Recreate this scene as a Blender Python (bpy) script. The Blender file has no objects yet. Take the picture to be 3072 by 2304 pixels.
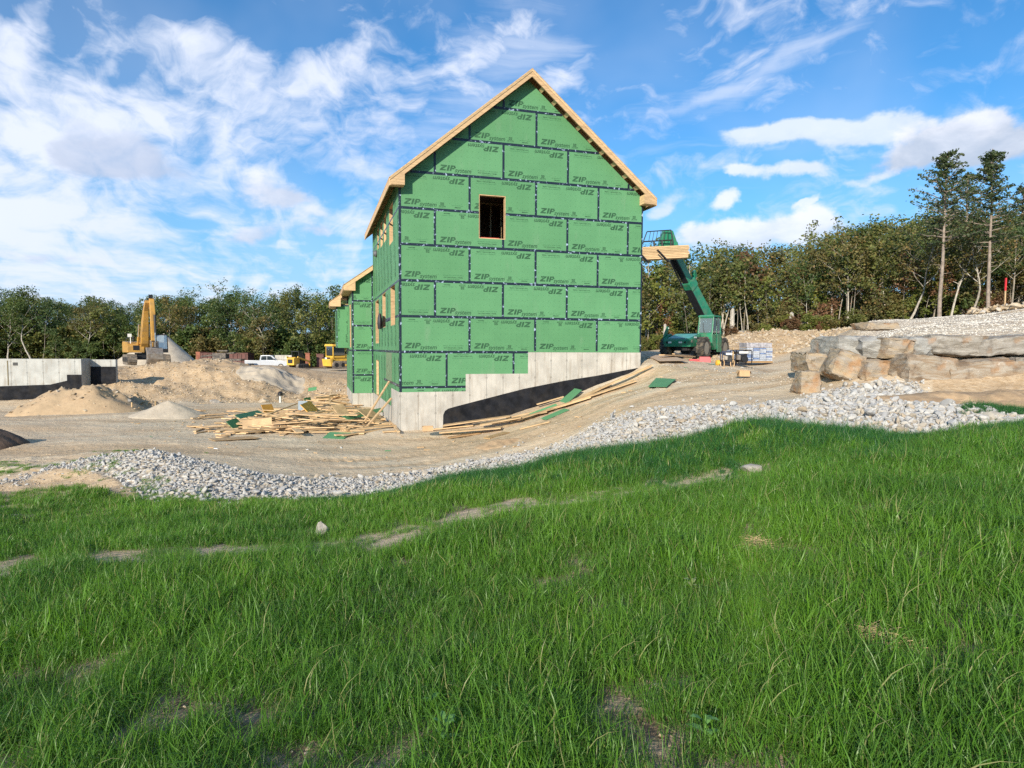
import bpy, bmesh, math, random
import numpy as np
from mathutils import Vector, Matrix
D = bpy.data
SC = bpy.context.scene
COL = SC.collection
R = math.radians
random.seed(7)

# ---------------------------------------------------------------- camera
EZ = 1.6                                   # eye height
FPX, PIT, ROL = 1931.41, .0555636, .00486688   # photograph's focal length in its own pixels, pitch, roll
cam = D.objects.new('camera', D.cameras.new('camera')); COL.objects.link(cam)
cam.data.sensor_width = 36; cam.data.lens = FPX / 3072 * 36
cam.data.clip_start = .05; cam.data.clip_end = 3000
cam.matrix_world = Matrix.Translation((0, 0, EZ)) @ Matrix.Rotation(math.pi / 2 - PIT, 4, 'X') @ Matrix.Rotation(ROL, 4, 'Z')
SC.camera = cam

# ---------------------------------------------------------------- light
SUN_AZ = math.atan2(-.36, -.933)          # measured clockwise from +Y
SUN_EL = R(20.5)
sun = D.objects.new('sun', D.lights.new('sun', 'SUN')); COL.objects.link(sun)
sun.data.energy = 4.8; sun.data.angle = R(.6); sun.data.color = (1, .9, .74)
sdir = Vector((math.sin(SUN_AZ) * math.cos(SUN_EL), math.cos(SUN_AZ) * math.cos(SUN_EL), math.sin(SUN_EL)))
sun.rotation_euler = sdir.to_track_quat('Z', 'Y').to_euler()
SC.view_settings.view_transform = 'Standard'; SC.view_settings.look = 'None'
SC.view_settings.exposure = 0.42; SC.view_settings.gamma = 1
SC.view_settings.use_curve_mapping = False
SC.render.engine = 'CYCLES'
SC.cycles.max_bounces = 5; SC.cycles.diffuse_bounces = 3; SC.cycles.glossy_bounces = 2
SC.cycles.transmission_bounces = 4; SC.cycles.transparent_max_bounces = 6
SC.cycles.use_adaptive_sampling = True; SC.cycles.adaptive_threshold = .01
SC.cycles.use_denoising = False

class NT:
    """tiny node-tree writer"""
    def __init__(s, nt): s.t = nt; s.t.nodes.clear()
    def n(s, kind, **kw):
        nd = s.t.nodes.new(kind); ins = kw.pop('ins', {})
        for k, v in kw.items(): setattr(nd, k, v)
        for k, v in ins.items():
            i = nd.inputs[k]
            if isinstance(v, bpy.types.NodeSocket): s.t.links.new(v, i)
            else: i.default_value = v
        return nd
    def m(s, op, a, b=None, c=None, clamp=False):
        nd = s.t.nodes.new('ShaderNodeMath'); nd.operation = op; nd.use_clamp = clamp
        for i, v in enumerate((a, b, c)):
            if v is None: continue
            if isinstance(v, bpy.types.NodeSocket): s.t.links.new(v, nd.inputs[i])
            else: nd.inputs[i].default_value = v
        return nd.outputs[0]
    def vm(s, op, a, b=None, c=None):
        nd = s.t.nodes.new('ShaderNodeVectorMath'); nd.operation = op
        for i, v in enumerate((a, b, c)):
            if v is None: continue
            if isinstance(v, bpy.types.NodeSocket): s.t.links.new(v, nd.inputs[i])
            else: nd.inputs[i].default_value = v
        return nd.outputs['Value'] if op in ('LENGTH', 'DOT_PRODUCT', 'DISTANCE') else nd.outputs[0]
    def mix(s, f, a, b, mode='MIX'):
        nd = s.t.nodes.new('ShaderNodeMix'); nd.data_type = 'RGBA'; nd.blend_type = mode
        for i, v in ((0, f), (6, a), (7, b)):
            if isinstance(v, bpy.types.NodeSocket): s.t.links.new(v, nd.inputs[i])
            else: nd.inputs[i].default_value = v if i == 0 or len(v) == 4 else (*v, 1)
        return nd.outputs[2]
    def ramp(s, f, stops, interp='LINEAR'):
        nd = s.t.nodes.new('ShaderNodeValToRGB'); nd.color_ramp.interpolation = interp
        e = nd.color_ramp.elements
        while len(e) < len(stops): e.new(.5)
        for el, (p, c) in zip(e, stops):
            el.position = p; el.color = (c, c, c, 1) if isinstance(c, (int, float)) else (*c[:3], 1)
        s.t.links.new(f, nd.inputs[0]); return nd.outputs[0]
    def ss(s, v, lo, hi):
        nd = s.t.nodes.new('ShaderNodeMapRange'); nd.interpolation_type = 'SMOOTHSTEP'
        for i, x in ((0, v), (1, lo), (2, hi)):
            if isinstance(x, bpy.types.NodeSocket): s.t.links.new(x, nd.inputs[i])
            else: nd.inputs[i].default_value = x
        return nd.outputs[0]
    def noise(s, vec, scale, detail=4, rough=.55, dist=0.0, dim='3D', out=0):
        nd = s.t.nodes.new('ShaderNodeTexNoise'); nd.noise_dimensions = dim
        if vec is not None: s.t.links.new(vec, nd.inputs['Vector'])
        nd.inputs['Scale'].default_value = scale; nd.inputs['Detail'].default_value = detail
        nd.inputs['Roughness'].default_value = rough; nd.inputs['Distortion'].default_value = dist
        return nd.outputs[out]
    def link(s, a, b): s.t.links.new(a, b)

def ray(px, py):
    """direction through a pixel of the photograph (used only to measure where things stand)"""
    a_, b_ = px - 1536, py - 1152
    cr, sr = math.cos(ROL), math.sin(ROL)
    a = a_ * cr + b_ * sr; b = -a_ * sr + b_ * cr
    return Vector((a, FPX * math.cos(PIT) - b * math.sin(PIT), -FPX * math.sin(PIT) - b * math.cos(PIT)))
def PY(px, py, Y):
    r = ray(px, py); r = r * (Y / r.y); return Vector((r.x, r.y, r.z + EZ))

# ---------------------------------------------------------------- sky
world = D.worlds.new('World'); SC.world = world; world.use_nodes = True
def build_sky():
    w = NT(world.node_tree)
    out = w.n('ShaderNodeOutputWorld')
    sky = w.n('ShaderNodeTexSky', sky_type='NISHITA', sun_disc=False, sun_elevation=SUN_EL,
              sun_rotation=SUN_AZ % (2 * math.pi), altitude=100, air_density=1.0, dust_density=.6, ozone_density=2.2)
    g = w.n('ShaderNodeTexCoord').outputs['Generated']
    dirv = w.vm('NORMALIZE', g)
    sp = w.n('ShaderNodeSeparateXYZ', ins={0: dirv})
    X, Y, Z = sp.outputs
    zc = w.m('MAXIMUM', Z, .0)
    # cloud layer seen in perspective
    den = w.m('ADD', zc, .055)
    pl = w.n('ShaderNodeCombineXYZ', ins={0: w.m('DIVIDE', X, den), 1: w.m('DIVIDE', Y, den), 2: 0.}).outputs[0]
    az = w.m('ARCTAN2', X, Y); el = w.m('ARCSINE', Z)
    ae = w.n('ShaderNodeCombineXYZ', ins={0: az, 1: el, 2: 0.}).outputs[0]
    # ragged edges for the placed clouds
    wob = w.vm('SUBTRACT', w.noise(ae, 9, 5, .6, out=1), (.5, .5, .5))
    aw = w.vm('MULTIPLY_ADD', wob, (.10, .05, 0), ae)
    def blob(px, py, rx, ry, ang=0., soft=.35, src=None):
        r = ray(px, py); a0 = math.atan2(r.x, r.y); e0 = math.asin(r.z / r.length)
        mp = w.n('ShaderNodeMapping', vector_type='TEXTURE',
                 ins={0: src or aw, 1: (a0, e0, 0), 2: (0, 0, R(ang)), 3: (rx / FPX, ry / FPX, 1)})
        return w.ss(w.vm('LENGTH', mp.outputs[0]), 1., soft)
    def total(bl):
        t = bl[0]
        for b in bl[1:]: t = w.m('ADD', t, b)
        return t
    base = w.mix(1., sky.outputs[0], (.44, 1.0, 1.36), 'MULTIPLY')
    base = w.mix(w.m('MULTIPLY', w.ss(el, .30, -.02), .88), base, (2.5, 4.7, 7.0))     # paler towards the horizon, all round
    # 1 thin fibrous high cloud, broken into small cells
    dv = w.vm('SUBTRACT', w.noise(pl, .5, 3, .55, out=1), (.5, .5, .5))
    pd = w.vm('MULTIPLY_ADD', dv, (1.2, 1.2, 0), pl)
    wa = w.vm('MULTIPLY_ADD', w.vm('SUBTRACT', w.noise(ae, 3.2, 4, .55, out=1), (.5, .5, .5)), (.30, .22, 0), ae)
    cel2 = w.noise(w.n('ShaderNodeMapping', ins={0: wa, 2: (0, 0, R(35)), 3: (1.0, 1.6, 1)}).outputs[0], 15, 9, .58, .25)
    cells = w.m('ADD', w.m('MULTIPLY', w.noise(pd, 1.9, 8, .60, .25), .32), w.m('MULTIPLY', cel2, .68))
    big = w.noise(pl, .33, 3, .5)
    cov = total([w.m('MULTIPLY', blob(*b, soft=.0), k) for b, k in (
        ((60, 560, 330, 420), .34), ((40, 150, 130, 190), .26), ((300, 300, 330, 230), .20), ((640, 420, 480, 300), .22), ((1060, 250, 420, 190), .22), ((820, 330, 330, 160), .12),
        ((420, 740, 760, 170), .22), ((1120, 640, 300, 220), .20), ((900, 860, 900, 90), .13), ((480, 130, 330, 80, 35), .17), ((1130, 500, 260, 150), .14),
        ((1480, 150, 330, 110, 25), .18), ((1650, 260, 240, 90, 28), .13), ((180, 880, 500, 70), .13), ((560, 60, 400, 80, 10), .08))]
        + [w.m('MULTIPLY', blob(*b, soft=.1), -.26) for b in ((150, 110, 150, 60, 70), (390, 215, 120, 45, 45), (760, 50, 380, 80), (1400, 640, 200, 130), (1780, 60, 200, 90), (1000, 560, 120, 60))])
    sharp = w.m('ADD', .5, w.m('MULTIPLY', w.m('SUBTRACT', cells, .5), 2.1))
    c1 = w.m('ADD', w.m('ADD', sharp, w.m('MULTIPLY', cov, 1.25)), w.m('MULTIPLY', w.m('SUBTRACT', big, .5), .30))
    c1 = w.m('MULTIPLY', w.ss(c1, .40, 1.10), .95)
    # 2 long combed wisps, upper right
    mp = w.n('ShaderNodeMapping', ins={0: ae, 2: (0, 0, R(-24)), 3: (1.5, 15, 1)}).outputs[0]
    mpd = w.vm('MULTIPLY_ADD', w.vm('SUBTRACT', w.noise(ae, 5, 3, .5, out=1), (.5, .5, .5)), (.3, .9, 0), mp)
    wisp = w.noise(mpd, 1.6, 6, .58, .3)
    wcov = total([w.m('MULTIPLY', blob(*b, soft=.0), k) for b, k in (
        ((1560, 200, 360, 190, 20), .30), ((2300, 200, 560, 150, 22), .17), ((2380, 180, 330, 40, 22), .16), ((2150, 270, 420, 26, 18), .18), ((1500, 40, 330, 70, 12), .12),
        ((1300, 420, 240, 130, 30), .2), ((2250, 440, 900, 60, 3), .08))])
    c2 = w.m('MULTIPLY', w.ss(w.m('ADD', wisp, wcov), .54, 1.0), .58)
    veil = w.m('MULTIPLY', w.ss(w.noise(ae, 2.4, 4, .55, .4), .36, .72), .18)
    c = w.m('MAXIMUM', w.m('MAXIMUM', c1, c2), veil)
    # 3 streaks low over the horizon
    lo = w.n('ShaderNodeMapping', ins={0: ae, 3: (1.6, 26, 1)}).outputs[0]
    low = w.m('MULTIPLY', w.ss(w.noise(lo, 1.9, 5, .55, .2), .40, .72), w.ss(el, .17, .04))
    low = w.m('MULTIPLY', low, w.m('ADD', .35, w.m('MULTIPLY', w.ss(az, .1, -.5), .45)))
    c = w.m('MAXIMUM', c, low)
    tint = w.noise(ae, 5, 3, .5)
    white = w.mix(tint, (5.9, 6.6, 8.3), (7.6, 7.9, 8.6))
    col = w.mix(c, base, white)
    # 4 low cumulus with lit tops and grey undersides
    fl = w.noise(w.n('ShaderNodeMapping', ins={0: ae, 3: (1, 1.7, 1)}).outputs[0], 11, 9, .60, .2)
    def cumulus(col, bl, shade_el, shade_w, amt, topc, botc, lo_=.50, hi_=.62):
        b = total([blob(*q, soft=.0) for q in bl])
        dens = w.m('ADD', b, w.m('MULTIPLY', w.m('MULTIPLY', w.m('SUBTRACT', fl, .5), 2.6), w.m('MULTIPLY', b, 2.5, clamp=True)))
        al = w.m('MULTIPLY', w.ss(dens, lo_ - .20, hi_ + .42), amt)
        r = ray(bl[0][0], shade_el); e0 = math.asin(r.z / r.length)
        sh = w.ss(w.m('ADD', el, w.m('MULTIPLY', w.m('SUBTRACT', fl, .5), .16)), e0 - shade_w / FPX, e0 + shade_w / FPX)
        return w.mix(al, col, w.mix(sh, botc, topc))
    W1, W2, G1 = (7.7, 7.9, 8.6), (6.8, 7.2, 8.2), (4.9, 5.5, 6.8)
    col = cumulus(col, [(330, 420, 190, 100, -8), (450, 490, 200, 70, -8), (230, 470, 130, 70)], 380, 80, .72, (5.6, 6.2, 7.6), (4.2, 4.9, 6.4))
    col = cumulus(col, [(790, 550, 170, 100, -5), (900, 590, 120, 60)], 560, 70, .85, W1, G1)
    col = cumulus(col, [(780, 690, 170, 45, 12), (960, 640, 150, 50), (970, 700, 100, 35)], 670, 60, .8, W2, G1)
    col = cumulus(col, [(100, 765, 280, 26)], 760, 30, .55, W2, G1)
    col = cumulus(col, [(2480, 400, 420, 52, 1), (2300, 395, 250, 45), (2700, 390, 200, 45)], 410, 60, .78, (7.3, 7.7, 8.6), (5.8, 6.5, 7.8))
    col = cumulus(col, [(2900, 395, 210, 110, -6), (2960, 420, 230, 80), (2760, 450, 260, 55, 14)], 385, 80, .92, W1, (4.3, 4.9, 6.0))
    col = cumulus(col, [(2340, 515, 160, 36, 8), (2440, 510, 90, 40), (2220, 522, 80, 26), (2600, 520, 130, 26, 4)], 512, 40, .8, W1, W2)
    col = cumulus(col, [(2340, 690, 260, 90, 3), (2480, 660, 120, 70), (2130, 690, 170, 50), (2200, 725, 240, 60)], 700, 70, .88, (8.0, 8.1, 8.6), (5.6, 6.2, 7.5))
    col = cumulus(col, [(2160, 610, 90, 36, 18)], 612, 30, .85, W1, W2)
    col = cumulus(col, [(2010, 600, 110, 50, 8), (1980, 640, 90, 40)], 610, 50, .7, W2, W2)
    col = cumulus(col, [(2420, 605, 70, 16, 25)], 600, 20, .75, W1, W1)
    bg = w.n('ShaderNodeBackground', ins={0: col, 1: .098})
    w.link(bg.outputs[0], out.inputs[0])
build_sky()
# ---------------------------------------------------------------- helpers
def tag(o, label=None, cat=None, group=None, kind=None):
    if label: o['label'] = label
    if cat: o['category'] = cat
    if group: o['group'] = group
    if kind: o['kind'] = kind
    return o
def thing(name, label, cat, loc=(0, 0, 0), rz=0., group=None):
    o = D.objects.new(name, None); COL.objects.link(o); o.empty_display_size = .2
    o.location = loc; o.rotation_euler = (0, 0, rz)
    return tag(o, label, cat, group)
def put(name, me, mat=None, parent=None, loc=None, rot=None):
    if mat is not None:
        me.materials.clear()
        for m in (mat if isinstance(mat, (list, tuple)) else [mat]): me.materials.append(m)
    o = D.objects.new(name, me); COL.objects.link(o)
    if parent: o.parent = parent
    if loc is not None: o.location = loc
    if rot is not None: o.rotation_euler = rot
    return o
def copy_tree(o, parent=None):
    c = o.copy(); COL.objects.link(c)
    if parent: c.parent = parent
    for ch in o.children: copy_tree(ch, c)
    return c

class MB:
    """collects faces, becomes one mesh"""
    def __init__(s): s.v = []; s.f = []; s.mi = []; s.cur = 0
    def add(s, vs, fs, M=None):
        b = len(s.v)
        for v in vs:
            v = Vector(v); s.v.append(tuple(M @ v if M else v))
        for f in fs: s.f.append(tuple(b + i for i in f)); s.mi.append(s.cur)
        return s
    def box(s, a, b, M=None):
        x0, y0, z0 = a; x1, y1, z1 = b
        vs = [(x0, y0, z0), (x1, y0, z0), (x1, y1, z0), (x0, y1, z0), (x0, y0, z1), (x1, y0, z1), (x1, y1, z1), (x0, y1, z1)]
        return s.add(vs, [(0, 3, 2, 1), (4, 5, 6, 7), (0, 1, 5, 4), (1, 2, 6, 5), (2, 3, 7, 6), (3, 0, 4, 7)], M)
    def cbox(s, c, d, M=None, taper=(1, 1)):
        x, y, z = c; a, b, h = d[0] / 2, d[1] / 2, d[2] / 2; tx, ty = taper
        vs = [(x - a, y - b, z - h), (x + a, y - b, z - h), (x + a, y + b, z - h), (x - a, y + b, z - h),
              (x - a * tx, y - b * ty, z + h), (x + a * tx, y - b * ty, z + h), (x + a * tx, y + b * ty, z + h), (x - a * tx, y + b * ty, z + h)]
        return s.add(vs, [(0, 3, 2, 1), (4, 5, 6, 7), (0, 1, 5, 4), (1, 2, 6, 5), (2, 3, 7, 6), (3, 0, 4, 7)], M)
    def beam(s, p, q, wd, ht, up=(0, 0, 1), wd2=None, ht2=None):
        p, q = Vector(p), Vector(q); d = (q - p).normalized(); u = Vector(up)
        if abs(d.dot(u)) > .98: u = Vector((0, 1, 0))
        r = d.cross(u).normalized(); u = r.cross(d)
        w2 = wd2 or wd; h2 = ht2 or ht; vs = []
        for c, a, b in ((p, wd, ht), (q, w2, h2)):
            vs += [c - r * a / 2 - u * b / 2, c + r * a / 2 - u * b / 2, c + r * a / 2 + u * b / 2, c - r * a / 2 + u * b / 2]
        return s.add(vs, [(0, 3, 2, 1), (4, 5, 6, 7), (0, 1, 5, 4), (1, 2, 6, 5), (2, 3, 7, 6), (3, 0, 4, 7)])
    def tube(s, pts, rad, n=8, cap=True):
        pts = [Vector(p) for p in pts]; k = len(pts)
        rs = rad if isinstance(rad, (list, tuple)) else [rad] * k
        b = len(s.v); prev = None
        for i, p in enumerate(pts):
            d = (pts[min(i + 1, k - 1)] - pts[max(i - 1, 0)])
            d = d.normalized() if d.length > 1e-9 else Vector((0, 0, 1))
            u = prev if prev else (Vector((1, 0, 0)) if abs(d.x) < .9 else Vector((0, 1, 0)))
            u = (u - d * u.dot(d)); u = u.normalized() if u.length > 1e-6 else d.orthogonal().normalized()
            prev = u; v = d.cross(u)
            for j in range(n):
                a = 2 * math.pi * j / n
                s.v.append(tuple(p + (u * math.cos(a) + v * math.sin(a)) * rs[i]))
        for i in range(k - 1):
            for j in range(n):
                j2 = (j + 1) % n
                s.f.append((b + i * n + j, b + i * n + j2, b + (i + 1) * n + j2, b + (i + 1) * n + j)); s.mi.append(s.cur)
        if cap:
            s.f.append(tuple(b + j for j in reversed(range(n)))); s.mi.append(s.cur)
            s.f.append(tuple(b + (k - 1) * n + j for j in range(n))); s.mi.append(s.cur)
        return s
    def lathe(s, prof, n=16, M=None):
        """prof: list of (r, z) about local Z"""
        vs = []; fs = []
        for r, z in prof:
            for j in range(n):
                a = 2 * math.pi * j / n; vs.append((r * math.cos(a), r * math.sin(a), z))
        for i in range(len(prof) - 1):
            for j in range(n):
                j2 = (j + 1) % n; fs.append((i * n + j, i * n + j2, (i + 1) * n + j2, (i + 1) * n + j))
        fs.append(tuple(reversed(range(n)))); fs.append(tuple((len(prof) - 1) * n + j for j in range(n)))
        return s.add(vs, fs, M)
    def prism(s, poly, t, M=None, axis='y', t0=0.):
        """poly of 2D points extruded along axis from t0 to t"""
        n = len(poly)
        if axis == 'y': vs = [(a, t0, b) for a, b in poly] + [(a, t, b) for a, b in poly]
        elif axis == 'x': vs = [(t0, a, b) for a, b in poly] + [(t, a, b) for a, b in poly]
        else: vs = [(a, b, t0) for a, b in poly] + [(a, b, t) for a, b in poly]
        fs = [tuple(range(n)), tuple(reversed(range(n, 2 * n)))] + [(i, i + n, (i + 1) % n + n, (i + 1) % n) for i in range(n)]
        return s.add(vs, fs, M)
    def mesh(s, name, smooth=False, bevel=0., fixn=True):
        me = D.meshes.new(name); me.from_pydata(s.v, [], s.f)
        if any(s.mi): me.polygons.foreach_set('material_index', s.mi)
        if fixn or bevel:
            bm = bmesh.new(); bm.from_mesh(me)
            bmesh.ops.recalc_face_normals(bm, faces=bm.faces)
            if bevel:
                es = [e for e in bm.edges if e.is_manifold and e.calc_face_angle(0) > .5]
                bmesh.ops.bevel(bm, geom=es, offset=bevel, segments=2, affect='EDGES', profile=.6)
            bm.to_mesh(me); bm.free()
        if smooth:
            me.polygons.foreach_set('use_smooth', [True] * len(me.polygons))
            me.set_sharp_from_angle(angle=R(40))
        me.update(); return me
    def build(s, name, mat=None, parent=None, loc=None, rot=None, smooth=False, bevel=0.):
        return put(name, s.mesh(name, smooth, bevel), mat, parent, loc, rot)

# numpy noise
def _hash(ix, iy, seed):
    h = (ix.astype(np.int64) * 374761393 + iy.astype(np.int64) * 668265263 + seed * 1442695041) & 0xffffffff
    h = ((h ^ (h >> 13)) * 1274126177) & 0xffffffff
    return ((h ^ (h >> 16)) & 0xffff) / 65535.
def vnoise(x, y, seed=0):
    ix = np.floor(x); iy = np.floor(y); fx = x - ix; fy = y - iy
    fx = fx * fx * fx * (fx * (fx * 6 - 15) + 10); fy = fy * fy * fy * (fy * (fy * 6 - 15) + 10)
    a = _hash(ix, iy, seed); b = _hash(ix + 1, iy, seed); c = _hash(ix, iy + 1, seed); d = _hash(ix + 1, iy + 1, seed)
    return (a + (b - a) * fx) * (1 - fy) + (c + (d - c) * fx) * fy - .5
def fbm(x, y, octs=4, seed=0, gain=.5):
    r = 0; a = 1.; f = 1.
    for o in range(octs):
        r = r + a * vnoise(x * f + o * 17.3, y * f - o * 9.1, seed + o); a *= gain; f *= 2.03
    return r

def rock_mesh(seed, sub=2, cuts=7, rough=.12, dims=(1, .8, .6), name='stone', keep=.52):
    rng = np.random.default_rng(seed); bm = bmesh.new(); bmesh.ops.create_icosphere(bm, subdivisions=sub, radius=.5)
    v = np.array([tuple(p.co) for p in bm.verts]); nn = v / np.linalg.norm(v, axis=1)[:, None]
    for k in range(cuts):
        d = rng.normal(size=3); d /= np.linalg.norm(d); lim = .5 * rng.uniform(keep, .82); h = v @ d; v = v - np.outer(np.maximum(h - lim, 0), d)
    off = fbm(nn[:, 0] * 2 + seed, nn[:, 1] * 2 + nn[:, 2] * 1.7, 3, seed); v = v * (1 + rough * off)[:, None] * np.array(dims)
    for p, c in zip(bm.verts, v): p.co = c
    me = D.meshes.new(name); bm.to_mesh(me); bm.free(); return me
# ---------------------------------------------------------------- materials
def new_mat(name):
    m = D.materials.new(name); m.use_nodes = True
    w = NT(m.node_tree); out = w.n('ShaderNodeOutputMaterial')
    return m, w, out
def simple(name, c, rough=.6, var=.12, scale=6., metal=0., bump=0., bscale=40., spec=.5, dirt=None, dscale=3., damt=.5):
    """paint / wood / plastic with unevenness; optional dirt colour"""
    m, w, out = new_mat(name)
    p = w.n('ShaderNodeTexCoord').outputs['Object']
    f = w.noise(p, scale, 5, .6)
    lo = tuple(x * (1 - var) for x in c); hi = tuple(min(1, x * (1 + var)) for x in c)
    col = w.mix(w.ss(f, .3, .7), lo, hi)
    if dirt:
        d = w.m('MULTIPLY', w.ss(w.noise(p, dscale, 6, .65), .42, .68), damt)
        col = w.mix(d, col, dirt)
    b = w.n('ShaderNodeBsdfPrincipled', ins={'Base Color': col, 'Metallic': metal, 'Specular IOR Level': spec})
    b.inputs['Roughness'].default_value = rough
    if bump:
        bn = w.n('ShaderNodeBump', ins={'Strength': bump, 'Distance': .02, 'Height': w.noise(p, bscale, 4, .6)})
        w.link(bn.outputs[0], b.inputs['Normal'])
    w.link(b.outputs[0], out.inputs[0]); return m
# ---------------------------------------------------------------- terrain
HX, HY, HZ, HYAW = -3.8429, 22.0122, EZ - .14458, .2944368      # house corner, floor line, heading
hc, hs = math.cos(HYAW), math.sin(HYAW)
def HW(u, w, h=0.):
    return Vector((HX + hc * u - hs * w, HY + hs * u + hc * w, HZ + h))
CP = []                                     # (x/Y, ln Y, z relative to the eye)
def cp(px, Y, z): CP.append(((px - 1536) / FPX, math.log(Y), z))
for px, z in ((-600, -1.72), (500, -1.7), (1536, -1.66), (2500, -1.6), (3700, -1.55)): cp(px, 1.0, z)
for px, z in ((-600, -1.95), (0, -1.86), (833, -1.77), (1536, -1.7), (2300, -1.6), (3072, -1.5), (3700, -1.42)): cp(px, 2.5, z)
for px, z in ((-600, -2.15), (0, -2.06), (833, -1.92), (1536, -1.8), (2300, -1.58), (3072, -1.34), (3700, -1.2)): cp(px, 4.5, z)
for px, Y, z in ((-600, 6.6, -2.4), (3072, 7.2, -1.2), (3700, 7.5, -1.0), (-600, 12.5, -2.9), (0, 11.4, -2.85), (3700, 9.7, -.9)): cp(px, Y, z)
HOR = lambda px: 1044.6 + (px - 1536) * ROL
# worn strip across the lawn, and lower edge of the stones: (bearing, row where it shows, distance)
STRIP = ((0, 1710, 6.5), (350, 1677, 6.7), (833, 1650, 6.9), (1139, 1618, 7.1), (1340, 1565, 7.5), (1542, 1514, 8.0), (2083, 1444, 8.3), (2260, 1403, 8.4))
EDGE = ((420, 1500, 11.4), (833, 1500, 11.6), (1111, 1486, 11.6), (1250, 1458, 11.6), (1389, 1430, 11.6), (1536, 1410, 11.6), (1736, 1375, 11.6), (1944, 1347, 11.4), (2100, 1319, 11.2), (2222, 1275, 11.3), (2340, 1270, 11.1), (2440, 1285, 10.6), (2570, 1299, 9.9), (2700, 1310, 9.6), (2850, 1300, 9.6), (3072, 1275, 9.4))
for px, py, Y in STRIP:
    a = (py - HOR(px)) / FPX; cp(px, Y, -a * Y - .03); cp(px, Y - 1.0, -a * (Y - 1.0) - .17)
for px, py, Y in EDGE:
    a = (py - HOR(px)) / FPX; cp(px, Y, -a * Y - .06); cp(px, Y - 1.1, -a * (Y - 1.1) - .18)
# upper edge of the stones
for px, Y, z in ((-600, 18, -2.95), (0, 17, -2.95), (420, 15.6, -2.78), (833, 14.9, -2.95), (1389, 16.6, -2.95), (1680, 16.4, -2.5), (1944, 16, -1.55), (2120, 15.4, -1.4), (2290, 14.6, -1.32)): cp(px, Y, z)
# floor of the cut
for px in (-900, -600, -150, 200, 500, 800, 1100):
    for Y in (22, 27, 33): cp(px, Y, -2.95)
for px in (-900, -600, 3700): cp(px, 12, -2.6 if px < 0 else -1.0)
# ground against the gable wall and in front of it
for u, h in ((-.3, -2.72), (1.5, -2.67), (2.9, -2.46), (4.45, -2.1), (6.03, -1.56), (7.34, -1.15), (8.85, -.64), (9.3, -.46)):
    for dw, dz in ((-.1, 0), (-1.3, -.13)):
        p = HW(u, dw, h + dz - (.10 if 5 < u < 9.2 else 0)); CP.append((p.x / p.y, math.log(p.y), p.z - EZ))
for u, w, h in ((-1, 3, -2.76), (-1, 7, -2.76), (-3, 10, -2.78), (-3, 14, -2.8), (-4, 20, -2.8), (5, 6, -2.7), (5, 12, -2.3), (9.4, 4, -.45), (9.4, 10, -.4), (10.5, 15, -.4)):
    p = HW(u, w, h); CP.append((p.x / p.y, math.log(p.y), p.z - EZ))
for px, Y, z in ((1389, 19.5, -2.88), (1620, 19.5, -2.3), (1800, 19.5, -1.65), (1985, 19.5, -1.09), (2230, 21, -.87), (2420, 18, -.9), (2440, 24, -.8), (2050, 25, -.66),
                 (2230, 28, -.71), (2270, 36, -.72), (2080, 38, -.58), (2520, 30, -.78), (1980, 45, -.25), (2000, 58, 0), (2200, 60, .0), (2400, 44, 1.05), (2250, 45, 1.05), (2130, 46, .45), (2520, 45, 1.2),
                 (2350, 62, .6), (2600, 62, 1.5), (2850, 60, 2.2), (3072, 60, 2.9), (3700, 60, 4.2), (3700, 34, 3.3), (3700, 17, .6)): cp(px, Y, z)
# in front of and on top of the boulder wall
for px, Y, z in ((2480, 13.5, -1.05), (2700, 12.5, -1.1), (2700, 15.2, -.93), (2900, 14.8, -1.02), (3072, 14.6, -1.0), (2900, 12, -1.05), (3300, 14.5, -.7), (2560, 17.6, -.5),
                 (2700, 18.2, .28), (2900, 17.9, .38), (3072, 17.6, .42), (3300, 17.5, .45), (2700, 22, .72), (2900, 22, .9), (3072, 22, 1.1), (2560, 23, .1), (2590, 32, 1.25), (2700, 33, 1.5), (2810, 33, 1.6), (2950, 33, 1.85), (3072, 33, 2.15),
                 (2450, 38, .5)): cp(px, Y, z)
# left berm, pad behind it, far flat
for px, Y, z in ((420, 35, -2.95), (600, 35.5, -2.95), (800, 35.5, -2.95), (1000, 36, -2.95), (380, 41, -1.5), (470, 42, -1.3), (600, 42, -1.33), (700, 42, -1.55), (820, 42, -1.5), (920, 42, -2.1), (1040, 42, -2.3),
                 (1040, 39, -2.75), (350, 48, -1.6), (400, 58, -1.72), (520, 58, -1.72), (700, 54, -2.5), (900, 60, -2.75), (700, 75, -3.0), (900, 85, -2.95), (1030, 87, -2.95), (1200, 90, -2.8), (600, 90, -3.0),
                 (330, 37.5, -2.0), (300, 33, -2.95), (230, 35.0, -3.0), (100, 34.5, -3.05), (-100, 34.2, -3.05), (-400, 34, -3.05), (230, 38.5, -1.5), (50, 38.5, -1.6), (-300, 38.5, -1.6), (-800, 40, -1.6), (200, 48, -1.7), (0, 60, -2.0), (250, 75, -2.2), (-500, 70, -2.0),
                 (0, 100, -2.2), (300, 100, -2.3), (600, 105, -2.8), (900, 105, -2.9), (1200, 110, -2.4), (1600, 90, -1.5), (2000, 90, -.4), (2300, 90, .5), (2700, 90, 2.4), (3072, 90, 3.6), (3700, 90, 5)): cp(px, Y, z)
for px in (-900, 0, 900, 1536, 2200, 3072, 4000):
    cp(px, 200, -1.5 + max(0, (px - 1800)) * .003); cp(px, 420, -1.5 + max(0, (px - 1800)) * .003)
CP = np.array(CP); SA = 1.5
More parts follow.
